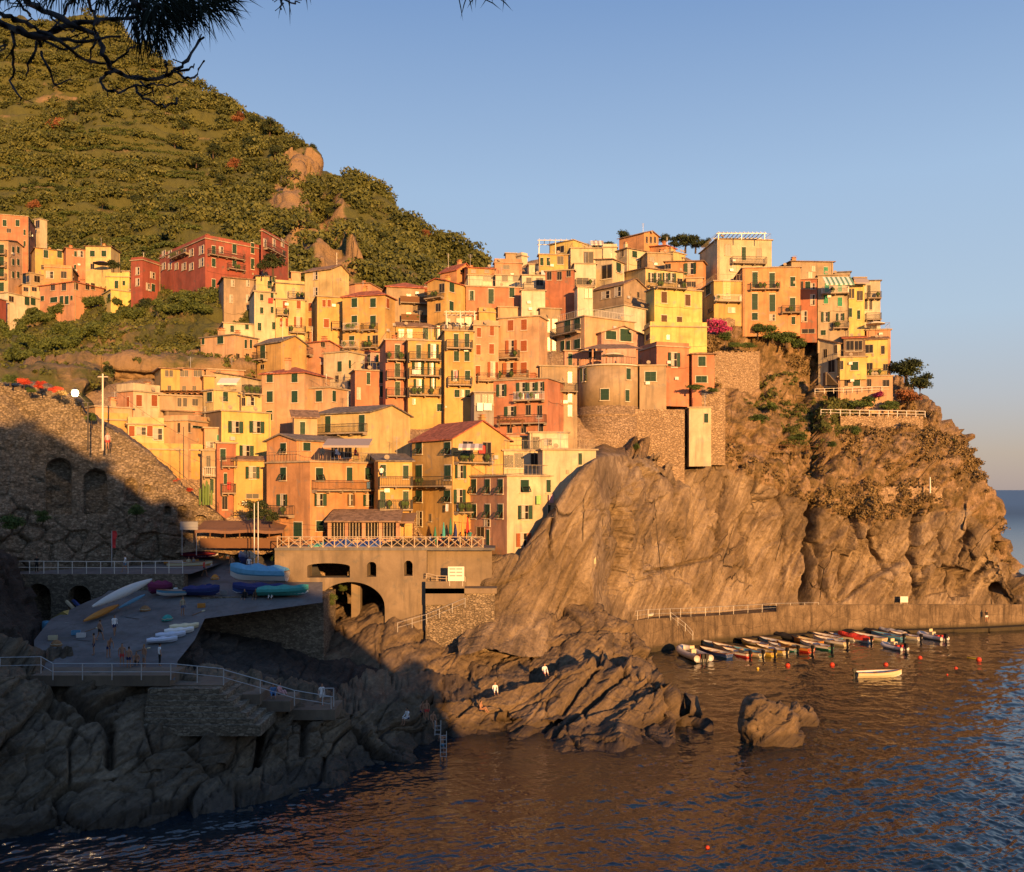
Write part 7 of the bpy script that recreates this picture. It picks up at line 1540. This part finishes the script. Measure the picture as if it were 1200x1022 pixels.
def sign(px0, py0, px1, py1, Y, col, label, posts=True, lines=0, cat='sign', legs=1.2):
    a, b = W(px0, py0, Y), W(px1, py1, Y); root = empty('notice_board', ((a.x + b.x)/2, Y, b.z), 0, label, cat); w, h = b.x - a.x, a.z - b.z; q = MB(); q.box(-w/2, w/2, -.03, .03, 0, h); q.build('panel', col, root)
    if posts:
        for s in (-1, 1): q = MB(); q.bar((s * w * .4, .06, -legs), (s * w * .4, .06, h), .035, 0, 5); q.build('post', M_STEEL, root)
    for i in range(lines):
        for j in range(2): q = MB(); z = h * (.85 - .7 * i / max(1, lines)); q.box(-w * .4 + j * w * .42, -w * .04 + j * w * .42, -.038, -.032, z - h * .05, z + h * .03); q.build('printed_block', paint('grey_print', (0.35,0.33,0.30)), root)
    return root
WH = plain('sign_white', (0.62,0.60,0.55), .6, 0, .05)
sign(525, 664, 544, 681, 89.7, WH, 'bright white notice board on the lower terrace by the bridge', True, 3, legs=.5); sign(752, 699, 763.5, 711, 117, WH, 'white board standing at the left end of the quay', True, 0, legs=1.4); sign(1055, 699, 1064, 706, 134, WH, 'small white board above the right part of the quay', True, 0, legs=1.6); sign(211, 611, 232, 621, 96, plain('grey_box', (0.22,0.23,0.25)), 'grey panel hanging at the left end of the café roof', True, 0, legs=2.6)
boat((W(757, 722, 116.5).x, 116.5, 4.3), (1, .1), 1.9, 'white', 'white', 'little white tender parked under the quay board', 'grey', True, 'grey')
for x, w_, lb, c in ((954,2.3,'big cream sack of nets lying on the quay parapet','cream'),(974,1.1,'small cream sack beside the big one','cream')):
    Y = 130.5; p = W(x, 717, Y); root = empty('net_sack', (p.x, p.y + .6, p.z), 0, lb, 'sack'); q = MB(); q.lathe([(w_*.45,0),(w_*.5,.2),(w_*.42,.5),(w_*.2,.72),(.03,.78)], 0, 14, (0,0,0), 1, .5); q.build('sack', plain('sack_cloth', (0.60,0.50,0.36), .9, 0, .3), root, smooth=True)
for x, y0, y1, lb in ((605+417,0,0,''),):
    pass
for x, yt, yb, lb in ((1024,573,597,'left white post of the netted wall on the cliff'),(1090,559,578,'right white post of the netted wall on the cliff')): pole(x, yt, yb, 134, .12, lb, M_WHITE)
rubble(1024, 1128, 571, 590, 134.5, 'long netted stone band slanting across the cliff', 136, 1.0)
# red flag
r_, b_, h_ = pole(131, 622, 664, 91, .04, 'thin flagpole with a limp red flag by the path', M_STEEL, 'flagpole', 'flag'); q = MB(); 
for i in range(6): z0, z1 = h_ - i * .28, h_ - (i+1) * .28; q.face([(.04,0,z0),(.42+.08*math.sin(i),.1*math.sin(i*1.7),z0),(.42+.08*math.sin(i+1),.1*math.sin((i+1)*1.7),z1),(.04,0,z1)])
q.build('flag', plain('flag_red', (0.5,0.03,0.03)), r_)

# café on the square: dark awning roof on posts, tables, folded parasols
def cafe():
    Y = 97; z = zt_; a, b = (232 - CX)/F*Y, (335 - CX)/F*Y; root = empty('cafe_pavilion', (a, Y, z), 0, 'dark café pavilion with a sagging brown awning roof on the square', 'café'); w = b - a; zr = CH - (621 - HZ)/F*Y - z
    q = MB(); 
    for i in range(10):
        x0, x1 = w * i / 10, w * (i + 1) / 10; s0, s1 = .25 * math.sin(i * 1.3), .25 * math.sin((i+1) * 1.3); q.face([(x0, -1, zr + s0*.3), (x1, -1, zr + s1*.3), (x1, 2, zr + .9 + s1*.2), (x0, 2, zr + .9 + s0*.2)]); q.face([(x0, 2, zr + .9 + s0*.2), (x1, 2, zr + .9 + s1*.2), (x1, 6, zr + .3), (x0, 6, zr + .3)]); q.face([(x0, -1, zr - .3 + s0*.3), (x1, -1, zr - .3 + s1*.3), (x1, -1, zr + s1*.3), (x0, -1, zr + s0*.3)])
    q.build('awning', plain('brown_canvas', (0.16,0.09,0.06), .9, 0, .3), root)
    for i in range(7):
        for yy in (-.8, 5.5): q = MB(); q.bar((w * i / 6, yy, -.4), (w * i / 6, yy, zr + .1), .07, 0, 6); q.build('post', M_WOOD, root)
    q = MB(); q.box(0, w, 5.8, 6.0, -.4, zr); q.build('back_wall', wallm('brown'), root)
    q = MB(); q.box(.5, w - .5, -.9, -.6, -.35, .65); q.build('counter', M_WOOD, root)
cafe()
def restaurant():
    Y = 93.5; x0, x1 = (386 - CX)/F*Y, (466 - CX)/F*Y; zb = zt_; zr = CH - (609 - HZ)/F*Y - zb; w = x1 - x0; root = empty('restaurant_veranda', (x0, Y, zb), 0, 'glazed restaurant veranda with brown lean-to roof at the foot of the orange house', 'restaurant')
    q = MB(); q.face([(-.4,-.5,zr-.1),(w+.4,-.5,zr-.1),(w+.2,3.2,zr+1.0),(-.2,3.2,zr+1.0)]); q.face([(-.4,-.5,zr-.25),(w+.4,-.5,zr-.25),(w+.4,-.5,zr-.1),(-.4,-.5,zr-.1)]); q.face([(-.4,-.5,zr-.25),(-.4,-.5,zr-.1),(-.2,3.2,zr+1.0),(-.2,3.2,zr+.85)]); q.build('roof', roofm('brown'), root)
    q = MB(); q.box(0, w, .05, 3.0, -.3, .8); q.box(0, w, 2.8, 3.0, .8, zr + .6); q.build('wall', wallm('peach'), root)
    for i in range(5): q = MB(); q.box(w*i/4-.16, w*i/4+.16, -.05, .3, -.3, zr-.1); q.build('pillar', wallm('salmon'), root)
    for i in range(22): 
        q = MB(); x = w * (i + .5) / 22; q.box(x - .04, x + .04, .1, .16, .8, zr - .05); q.build('window_bar', M_TRIM, root)
    q = MB(); q.box(0.05, w - .05, .4, .45, .8, zr); q.build('window', M_DARK, root)
    Y = 95.5; x0, x1 = (468 - CX)/F*Y, (487 - CX)/F*Y; root = empty('restaurant_awning', (x0, Y, zb), 0, 'small brown awning between the veranda and the golden house', 'awning'); w = x1 - x0; q = MB(); q.face([(0,-1.5,zr-.2),(w,-1.5,zr-.2),(w,1.5,zr+.6),(0,1.5,zr+.6)]); q.face([(0,-1.5,zr-.4),(w,-1.5,zr-.4),(w,-1.5,zr-.2),(0,-1.5,zr-.2)]); q.build('canvas', plain('brown_canvas2', (0.22,0.14,0.09)), root); 
    for s in (0.05, w - .05): q = MB(); q.bar((s,-1.4,-.3),(s,-1.4,zr-.2),.05); q.build('post', M_WOOD, root)
restaurant()
def heap(px, py, Y, w, h, c, lb):
    p = W(px, py, Y); root = empty('covered_boat', (p.x, p.y, zt_), 0, lb, 'boat'); q = MB(); n = 14; S = []
    for i in range(n + 1):
        t = i / n; x = -w/2 + w * t; hh = h * (0.35 + 0.65 * t ** 1.5) * (1 if t < .9 else .55) * (0.9 + .15 * math.sin(i * 2.3)); b = .7 * math.sin(math.pi * (0.08 + .84 * t)); S.append([(x, -b, 0), (x, -b * .9, hh * .5), (x, 0, hh), (x, b * .9, hh * .5), (x, b, 0)])
    for a, b_ in zip(S[:-1], S[1:]):
        for k in range(4): q.face([a[k], b_[k], b_[k+1], a[k+1]])
    q.face(list(reversed(S[0]))); q.face(S[-1]); q.build('cover', plain('tarp_' + c, PC[c], .8, 0, .25), root, smooth=False)
heap(393, 634, 92.5, 3.4, 1.1, 'blue', 'boat under a blue tarpaulin left on the bridge terrace'); heap(431, 634, 92.3, 2.8, 1.1, 'blue', 'boat under a blue tarpaulin in the middle of the bridge terrace'); heap(455, 634, 92.5, 3.2, .9, 'black', 'dark covered boat next to the café crowd'); heap(372, 634, 92.6, 1.8, .7, 'teal', 'small teal covered boat at the veranda corner')
PAR = []
def parasol(px, pt, Y, c, label, h=2.4, z=None, openr=None):
    p = W(px, pt, Y); zb = p.z - h; root = empty('parasol', (p.x, Y, zb), 0, label, 'parasol'); q = MB(); q.bar((0,0,0),(0,0,h),.03); q.build('pole', M_WOOD, root); q = MB()
    if openr: q.lathe([(openr, h-.55),(openr*.99, h-.5),(openr*.5, h-.2),(.03, h)], 0, 8)
    else: q.lathe([(.05, h-1.7),(.17, h-1.5),(.14, h-.8),(.03, h)], 0, 8)
    q.build('canvas', plain('parasol_' + c, PC[c]), root)
for i, (x, y, Y, c, lb) in enumerate([(520,612,92.5,'teal','folded parasol at the left of the café crowd'),(528,607,93,'green','folded green parasol beside the café steps'),(534,614,92.6,'navy','dark folded parasol behind the diners'),(542,609,92.8,'orange','folded orange parasol near the harbour front house'),(548,606,93.2,'red','folded red parasol nearest the harbour front house'),(510,617,92.4,'green','low folded parasol beside the covered boats')]): parasol(x, y, Y, c, lb)
parasol(718, 412, 123.5, 'cream', 'open cream parasol on the tower terrace', 2.4, None, 1.6); parasol(119.5, 306, 196, 'navy', 'open dark parasol on the far terrace by the pale yellow house', 2.4, None, 1.9); parasol(1026, 376, 146, 'cream', 'pale parasol on the last terrace of the cliff row', 2.4, None, 1.5)
# veranda roof and furniture of the round tower terrace
p = W(716, 404, 125); root = empty('tiled_canopy', p, 0, 'brown tiled canopy over the round tower terrace', 'canopy'); q = MB(); q.face([(-4.3,-2.2,-.9),(4.0,-2.6,-.9),(2.2,1.5,.3),(-1.5,1.5,.3)]); q.face([(-4.3,-2.2,-.9),(-1.5,1.5,.3),(-4.5,1.5,-.8)]); q.build('tiles', roofm('brown'), root)
for x in (-2.6, -.8, 3.2): q = MB(); q.box(x-.1, x+.1, -2.0, -1.8, -2.9, -.85); q.build('post', wallm('salmon'), root)
def table_set(px, py, Y, z, lb):
    p = W(px, py, Y); root = empty('cafe_table', (p.x, Y, z), 0, lb, 'table'); q = MB(); q.lathe([(.42,.70),(.42,.74)], 0, 12); q.build('tabletop', M_WHITE, root); q = MB(); q.bar((0,0,0),(0,0,.70),.035); q.build('leg', M_IRON, root)
    for s in (-1, 1):
        cr_ = empty('cafe_chair', (p.x + s * .75, Y, z), 0 if s < 0 else math.pi, lb.replace('table', 'chair to the ' + ('left' if s < 0 else 'right') + ' of the table'), 'chair'); q = MB(); q.box(-.2,.2,-.2,.2,.42,.46); q.build('seat', M_WOOD, cr_); q = MB(); q.box(-.2,-.16,-.2,.2,.46,.85); q.build('backrest', M_WOOD, cr_)
        for dx in (-.17,.17):
            for dy in (-.17,.17): q = MB(); q.bar((dx,dy,0),(dx,dy,.42),.018,0,4); q.build('leg', M_IRON, cr_)
for i, (x, Y, lb) in enumerate([(513,93,'café table farthest left on the harbour terrace'),(522,93.6,'café table second from the left on the harbour terrace'),(531,92.8,'café table in the middle of the harbour terrace'),(540,93.4,'café table beside the orange parasol'),(549,92.9,'café table nearest the harbour front house'),(490,93.5,'café table in front of the red roofed house')]): table_set(x, 640, Y, zt_, lb)

# ------------------------------------------------------------------ awnings, pergolas, stair on the houses
def awning(px0, px1, pt, pb, Y, c1, c2, label, out=1.6):
    a, b = W(px0, pt, Y), W(px1, pt, Y); zb = W(px0, pb, Y - out).z - a.z; root = empty('awning', a, 0, label, 'awning'); w = b.x - a.x; n = max(2, int(w / .35)); q = MB(); f = MB()
    for i in range(n):
        x0, x1 = w * i / n, w * (i + 1) / n; q.face([(x0, 0, 0), (x0, -out, zb), (x1, -out, zb), (x1, 0, 0)], i % 2); q.face([(x0, -out, zb), (x0, -out - .02, zb - .22), (x1, -out - .02, zb - .22), (x1, -out, zb)], i % 2)
    q.build('canvas', [c1, c2], root)
    for x in (0.05, w - .05): q = MB(); q.bar((x, 0, -.5), (x, -out, zb), .025); q.build('arm', M_STEEL, root)
def pergola(px0, px1, pt, pb, Y, mat, label, dep=3.0, reed=False, nb=7):
    a, b = W(px0, pb, Y), W(px1, pb, Y); h = (pb - pt) / F * Y; w = b.x - a.x; root = empty('pergola', a, 0, label, 'pergola'); P = MB(); P.box(-.06, .06, -.06, .06, 0, h); pm = P.mesh('post'); pm.materials.append(mat)
    for x in (0, w / 2, w):
        for y in (0, dep): link('post', pm, parent=root, loc=(x, y, 0))
    P = MB(); P.box(-.05, .05, -.3, dep + .3, 0, .1); bm = P.mesh('beam'); bm.materials.append(mat)
    for i in range(nb): link('beam', bm, parent=root, loc=(w * i / (nb - 1), 0, h + .13))
    q = MB(); q.box(-.3, w + .3, -.06, .06, h, h + .12); q.box(-.3, w + .3, dep - .06, dep + .06, h, h + .12); q.build('frame', mat, root)
    if reed:
        q = MB(); rg = random.Random(int(px0)); n = int(w / .12)
        for i in range(n): x = w * i / n; q.box(x, x + .09, -.4, dep + .4, h + .24 + rg.uniform(-.02, .04), h + .28 + rg.uniform(-.02, .04))
        o = q.build('reed_cover', plain('reed', (0.30,0.21,0.11), .9, 0, .4), root)
WG = plain('canvas_white', (0.60,0.57,0.50), .8); GG = plain('canvas_green', (0.10,0.22,0.17), .8); GY = plain('canvas_grey', (0.30,0.26,0.24), .8)
awning(964, 997, 324.5, 332.5, 144, WG, GG, 'green and white striped awning on the beige house'); awning(384, 437, 514, 522, 95.3, GY, GY, 'long grey awning over the orange house terrace', 2.6)
awning(259, 282, 443, 449, 114.5, WG, WG, 'white awning under the dark brown roof'); awning(538, 566, 520, 525, 95, WG, GY, 'pale awning beside the red towel on the harbour house', 1.4)
awning(634, 650, 317, 322, 158, WG, WG, 'short white awning on the ivory roof garden', 1.2); awning(1000, 1016, 326, 331, 147.5, GY, GY, 'small grey canopy on the white corner house', 1.2); awning(692, 707, 282, 286, 166, WG, GY, 'faded awning below the skyline shrubs', 1.2)
pergola(632, 670, 282, 299, 166.5, M_WHITE, 'white rooftop pergola on the skyline'); pergola(523, 556, 366, 381, 139, M_WHITE, 'white pergola over the roof loggia', 2.5); pergola(187, 240, 460.5, 472, 113, M_WOOD, 'reed covered pergola above the peach terrace', 2.6, True, 9)
pergola(760, 804, 388, 403, 138, M_WOOD, 'thin timber pergola on the lemon roof terrace', 2.5); pergola(842, 896, 274, 281, 153, M_STEEL, 'low steel frame along the roof of the tall cream house', 3.0, False, 12); pergola(472, 508, 337, 346, 154, M_WOOD, 'brown slatted pergola beside the balcony house below the hill', 2.5, True)
pergola(585, 612, 493, 501, 104, M_WOOD, 'small pergola on the cream roof terrace', 1.5)
st = empty('outside_stair', W(966, 452, 143.5), 0, 'stone stair climbing to the left wing of the villa', 'stair')
for k in range(11): q = MB(); q.box(.17 * k, .17 * k + .3, -.6, .6, 0, .18 * (11 - k)); q.build('step', concrete, st)

# ------------------------------------------------------------------ gear lying about the slipway
def net_pile(px, py, w_, c, lb):
    Y = rampY(py); p = W(px, py, Y); root = empty('net_pile', p, px, lb, 'nets'); q = MB(); q.lathe([(w_ * .5, 0), (w_ * .52, .12), (w_ * .4, .3), (w_ * .22, .45), (.03, .5)], 0, 11, (0, 0, 0), 1, .7); q.build('net', plain('net_' + c, PC[c], .95, 0, .5), root)
    q = MB(); q.tube([(w_ * .5 * math.cos(t), w_ * .35 * math.sin(t), .15 + .04 * math.sin(t * 5)) for t in [k * .5 for k in range(13)]], .035, 0, 5); q.build('rope', plain('rope', (0.40,0.33,0.22)), root)
for x, y, w_, c, lb in [(196,727,1.1,'teal','greenish net pile above the dinghy hulls'),(170,716,.9,'wood','brown net pile near the kayak'),(245,690,1.0,'navy','dark net pile behind the wrapped boat'),(252,679,.8,'orange','orange net pile on the upper slipway'),(66,757,.9,'wood','brown net pile by the blue barrel')]: net_pile(x, y, w_, c, lb)
def crate(px, py, c, lb, rz=.3):
    Y = rampY(py); p = W(px, py, Y); root = empty('crate', p, rz, lb, 'crate'); 
    for z in (0.03, .15, .27): q = MB(); q.box(-.32, .32, -.22, -.2, z, z + .09); q.box(-.32, .32, .2, .22, z, z + .09); q.box(-.34, -.32, -.22, .22, z, z + .09); q.box(.32, .34, -.22, .22, z, z + .09); q.build('slat', paint(c, PC[c]), root)
    q = MB(); q.box(-.31, .31, -.19, .19, 0, .03); q.build('bottom', paint(c, PC[c]), root)
for x, y, c, lb in [(89,744,'sky','pale blue fish crate near the gear shelter'),(95,747,'white','white fish crate beside the blue one'),(236,712,'orange','orange fish crate at the slipway bend'),(62,750,'cream','cream fish crate left of the bin'),(262,697,'grey','grey fish crate behind the wrapped boat')]: crate(x, y, c, lb)
for x0, y0, x1, y1, lb in [(100,741,116,736,'pale oar lying on the slipway'),(225,722,240,716,'oar lying by the orange crate'),(160,764,176,760,'oar near the lower railing')]:
    a, b_ = W(x0, y0, rampY(y0)) + Vector((0,0,.06)), W(x1, y1, rampY(y1)) + Vector((0,0,.06)); root = empty('oar', a, 0, lb, 'oar'); q = MB(); q.tube([(0,0,0), (b_ - a) * .75], .03, 0, 6); q.build('shaft', paint('wood', PC['wood']), root); q = MB(); q.tube([(b_ - a) * .75, (b_ - a) * .85, b_ - a], [.03, .09, .06], 0, 6); q.build('blade', paint('cream', PC['cream']), root)
# ------------------------------------------------------------------ people
SKIN = plain('skin', (0.32,0.17,0.10), .6, 0, .08); HAIR = plain('hair_dark', (0.03,0.018,0.012), .8); HAIRB = plain('hair_fair', (0.22,0.13,0.05), .8)
def pose_mesh(kind):
    s = {}
    hip, kn, an = .93, .50, .09
    lean = 0.0; sit = kind in ('sit', 'sitlow'); base = 0
    if sit: hip = .48 if kind == 'sit' else .16
    T = {'stand':(0,.0), 'walk':(.05,.0), 'bend':(.55,0), 'climb':(.15,0), 'sit':(.12,0), 'sitlow':(.05,0), 'wave':(0,0)}[kind]
    ax = T[0]; up = Vector((0, -math.sin(ax), math.cos(ax)))          # the figure faces -y
    H0 = Vector((0, 0, hip)); w1 = H0 + up * .20; ch = H0 + up * .42; nk = H0 + up * .55; hb = H0 + up * .66 + Vector((0,-.01,0)); ht = H0 + up * .82
    V = [H0, w1, ch, nk, hb, ht]; Rr = [(.14,.11), (.125,.095), (.15,.10), (.055,.055), (.085,.095), (.06,.075)]; E = [(0,1),(1,2),(2,3),(3,4),(4,5)]
    for sd in (-1, 1):
        sh = ch + Vector((sd * .18, 0, .06)); 
        if kind == 'bend': el, ha = sh + Vector((sd*.04, -.10, -.26)), sh + Vector((sd*.0, -.22, -.48))
        elif kind == 'climb': el, ha = sh + Vector((sd*.08, -.20, -.12)), sh + Vector((sd*.05, -.38, .02))
        elif kind == 'wave' : el, ha = sh + Vector((sd*.20, -.02, -.16)), sh + Vector((sd*.08, -.12, -.30))
        elif sit: el, ha = sh + Vector((sd*.05, -.06, -.27)), sh + Vector((sd*-.02, -.28, -.36))
        elif kind == 'walk': el, ha = sh + Vector((sd*.05, sd*.08, -.27)), sh + Vector((sd*.05, sd*.05-.10, -.50))
        else: el, ha = sh + Vector((sd*.06, .02, -.28)), sh + Vector((sd*.05, -.05, -.52))
        n = len(V); V += [sh, el, ha, ha + (ha - el).normalized() * .08]; Rr += [(.058,.058), (.042,.042), (.028,.030), (.022,.038)]; E += [(2,n),(n,n+1),(n+1,n+2),(n+2,n+3)]
        for fk in range(4):
            V.append(ha + (ha - el).normalized() * (.135 + .012 * (1 - abs(fk - 1.4))) + Vector((0, .030 - .02 * fk, 0))); Rr.append((.009,.009)); E.append((n+3, len(V)-1))
        V.append(ha + (ha - el).normalized() * .05 + Vector((-sd * .02, -.05, 0))); Rr.append((.010,.010)); E.append((n+2, len(V)-1))
        hp = H0 + Vector((sd * .09, 0, -.04)); st = .0
        if sit: k_, a_, t_ = hp + Vector((sd*.04, -.42, .02 if kind == 'sit' else .30)), hp + Vector((sd*.05, -.45 if kind == 'sit' else -.62, -.40 if kind == 'sit' else -.08)), None
        elif kind == 'walk': k_, a_ = Vector((sd*.10, -.10 + sd*.13, kn)), Vector((sd*.10, sd*.26 - .02, an + (.04 if sd > 0 else 0)))
        elif kind == 'climb': k_, a_ = Vector((sd*.12, -.18 if sd > 0 else -.02, kn + (.15 if sd > 0 else 0))), Vector((sd*.12, -.12 if sd > 0 else .02, an + (.22 if sd > 0 else 0)))
        else: k_, a_ = Vector((sd*.10, -.02, kn)), Vector((sd*.12, .02, an))
        n = len(V); V += [hp, k_, a_, a_ + Vector((sd*.02, -.16, -.05 if an > .05 else 0))]; Rr += [(.085,.09), (.055,.058), (.036,.040), (.035,.022)]; E += [(0,n),(n,n+1),(n+1,n+2),(n+2,n+3)]
    V.append(hb + Vector((0, -.115, .05))); Rr.append((.013,.013)); E.append((4, len(V)-1))      # nose
    me = bpy.data.meshes.new('pose'); me.from_pydata([tuple(v) for v in V], E, []); o = bpy.data.objects.new('pose', me); C.objects.link(o)
    md = o.modifiers.new('s', 'SKIN'); md.use_smooth_shade = True; sv = me.skin_vertices[0].data
    for i, r in enumerate(Rr): sv[i].radius = r
    sv[0].use_root = True
    m2 = o.modifiers.new('u', 'SUBSURF'); m2.levels = 1; m2.render_levels = 1
    dg = bpy.context.evaluated_depsgraph_get(); dg.update(); out = bpy.data.meshes.new_from_object(o.evaluated_get(dg)); bpy.data.objects.remove(o)
    out.name = 'person_' + kind; info = dict(hip=H0, up=up, sit=sit, hb=hb, ht=ht); return out, info
POSE = {k: pose_mesh(k) for k in ('stand', 'walk', 'bend', 'sit', 'sitlow', 'climb')}
def person(px, py, Y, kind, label, top=None, bottom='navy', face=0.0, hair=HAIR, hgt=1.72, z=None, long=False, group=None):
    """py: row of the feet (or seat).  top None = bare torso"""
    src, inf = POSE[kind]; me = src.copy(); n = len(me.polygons); co = np.zeros(n * 3); me.polygons.foreach_get('center', co); co = co.reshape(-1, 3)
    H0, up = np.array(inf['hip']), np.array(inf['up']); s = (co - H0) @ up; lat = np.abs(co[:, 0]); mi = np.zeros(n, np.int32)
    legdist = np.linalg.norm(co - H0, axis=1)
    mi[(s > .02) & (s < .53) & (lat < .235)] = 1
    mi[((s <= .04) & (s > (-.75 if long else -.22)) & (lat < .235) & (legdist < (.85 if long else .30)))] = 2
    hb = np.array(inf['hb']); d = co - hb; mi[(s > .66) & ((d[:, 1] > -.035) | (s > .785))] = 3
    sk = SKIN; me.materials.clear()
    for m in (sk, plain('cloth_' + top, PCL[top]) if top else sk, plain('cloth_' + bottom, PCL[bottom]), hair): me.materials.append(m)
    me.polygons.foreach_set('material_index', mi); me.update()
    p = W(px, py, Y); o = link('person', me, loc=(p.x, p.y, p.z if z is None else z), rz=face); o.scale = (hgt / 1.75,) * 3; tag(o, label, 'person', group); return o
PCL = {k: tuple(x * .7 for x in v) for k, v in PC.items()}; PCL.update({'pink':(0.55,0.20,0.26), 'khaki':(0.33,0.28,0.18), 'brown':(0.12,0.07,0.04), 'denim':(0.06,0.10,0.20)})
PI = math.pi
person(127,771,71.3,'bend','person in dark shorts bending forward on the slipway',None,'navy',.9); person(116.5,751,75.4,'walk','bare chested person walking up the slipway in black shorts',None,'black',2.4)
person(143,781,69.3,'stand','leftmost of the three bathers by the lower railing',None,'red',.4); person(151,785,68.5,'stand','bather seen from behind in the middle of the three',None,'navy',PI); person(169,782,69,'stand','bather with fair hair right of the other two',None,'grey',-.6,HAIRB); person(187,781,69.1,'stand','person in a white shirt and black trousers at the railing','white','black',PI*.7,long=True)
person(377,828,68.8,'stand','person in a white tunic standing on the last bathing step','white','white',.5); person(327,815,68.3,'sitlow','person sitting on the steps in a pink top','pink','navy',1.2); person(320,816,68.4,'sitlow','person sitting on the steps in a blue top','blue','navy',.3)
person(518,886,70.6,'climb','bather climbing the swim ladder in blue trunks',None,'sky',PI); person(478,848,72.6,'sit','person in a white shirt sitting on the dark rock','white','navy',-.8,z=W(478,848,72.6).z); person(494,840,74,'sit','bather sitting on the rock, back to the group',None,'navy',.8); person(500,844,73.4,'stand','bather standing above the swim ladder',None,'red',.2,hgt=1.6); person(507,852,72.4,'sit','bather sitting just above the ladder',None,'black',.5)
person(638,790,82,'sitlow','person in red and white sitting on the rock crest','white','red',.3); person(563,834,78.2,'sitlow','sunbather lying low on the lit rock',None,'navy',1.2); person(580,812,80,'sitlow','sunbather with pale towel on the upper lit rock','white','navy',.2)
person(43,672,89.4,'stand','person in dark clothes leaning on the path railing','black','black',0,long=True); person(147,671,89.3,'walk','person in a white top walking along the path','white','sky',-1.2)
person(221,672,95.5,'stand','person in light clothes beside the orange boat','cream','khaki',.6); person(227,672,95.6,'stand','second person beside the orange boat','grey','brown',-.6); person(209,690,90.2,'bend','person bending over the black covered boat',None,'brown',1.0); person(206,697,88,'sitlow','person in white sitting on the slipway edge','white','navy',.4)
person(252,658,101.5,'stand','person in a white top on the square, left of a pair','white','black',0); person(259,660,101,'walk','person in black on the square, right of a pair','black','black',.2); person(267,660,100.5,'stand','person in white beside the blue covered boat','white','denim',-.3); person(292,672,94,'stand','person in white behind the big white boat','white','denim',.3)
person(287,702,85.9,'sitlow','person in dark clothes sitting on the terrace edge','black','black',0); person(300,702,85.9,'sitlow','person with fair hair sitting on the terrace edge','brown','navy',0,HAIRB); person(318,702,85.9,'sitlow','person in a white shirt sitting on the terrace edge','white','black',0)
person(1156,729,133.2,'stand','person in dark clothes at the far right end of the quay','black','white',0)
person(126,527,92.2,'stand','person in pink standing behind the utility pole','pink','red',.5)
cr_l = ['leftmost diner','second diner in red','diner in a white shirt','diner in black','diner in an orange shirt','diner in pink','diner with fair hair','diner in navy','waiter in black standing','diner in teal','diner in grey','last diner by the house']
for i, (x, k, t) in enumerate([(511,'sit','red'),(516,'sit','red'),(519.5,'sit','white'),(524,'sit','black'),(528,'sit','orange'),(532.5,'sit','pink'),(537,'sit','khaki'),(541,'stand','navy'),(545,'stand','black'),(551,'stand','teal'),(556,'sit','grey'),(504,'sit','white')]):
    person(x, 640, 92.6 + (i % 3) * .5, k, cr_l[i] + ' on the crowded harbour terrace', t, 'navy', (i * 1.3) % 6, HAIRB if i % 4 == 0 else HAIR, z=zt_)
for i, (x, y, Y, k, t, lb) in enumerate([(378,538,99,'sit','khaki','guest seated at the left of the orange house terrace'),(394,538,98.8,'sit','white','guest in white on the orange house terrace'),(416,538,98.6,'sit','red','guest in red on the orange house terrace'),(447,560,98,'sit','white','person in white on the balcony of the golden house')]): person(x, y, Y - 1.4, k, lb, t, 'navy', i * 1.1)

for x, y, k, t, bt, f, lb in [(160,778,'sitlow',None,'black',.2,'bather sitting on the ground between the railing groups'),(110,768,'stand',None,'navy',-1.1,'bather left of the bending person, facing the wall'),(214,722,'stand','khaki','denim',.9,'man in a khaki shirt beside the green net pile'),(239,676,'walk','red','black',2.0,'person in a red shirt walking up the slipway'),(272,671,'walk',None,'black',-.4,'bare chested person walking between the covered boats'),(134,745,'walk','white','navy',.7,'person in a white shirt crossing the middle of the slipway')]:
    person(x, y, rampY(y), k, lb, t, bt, f)
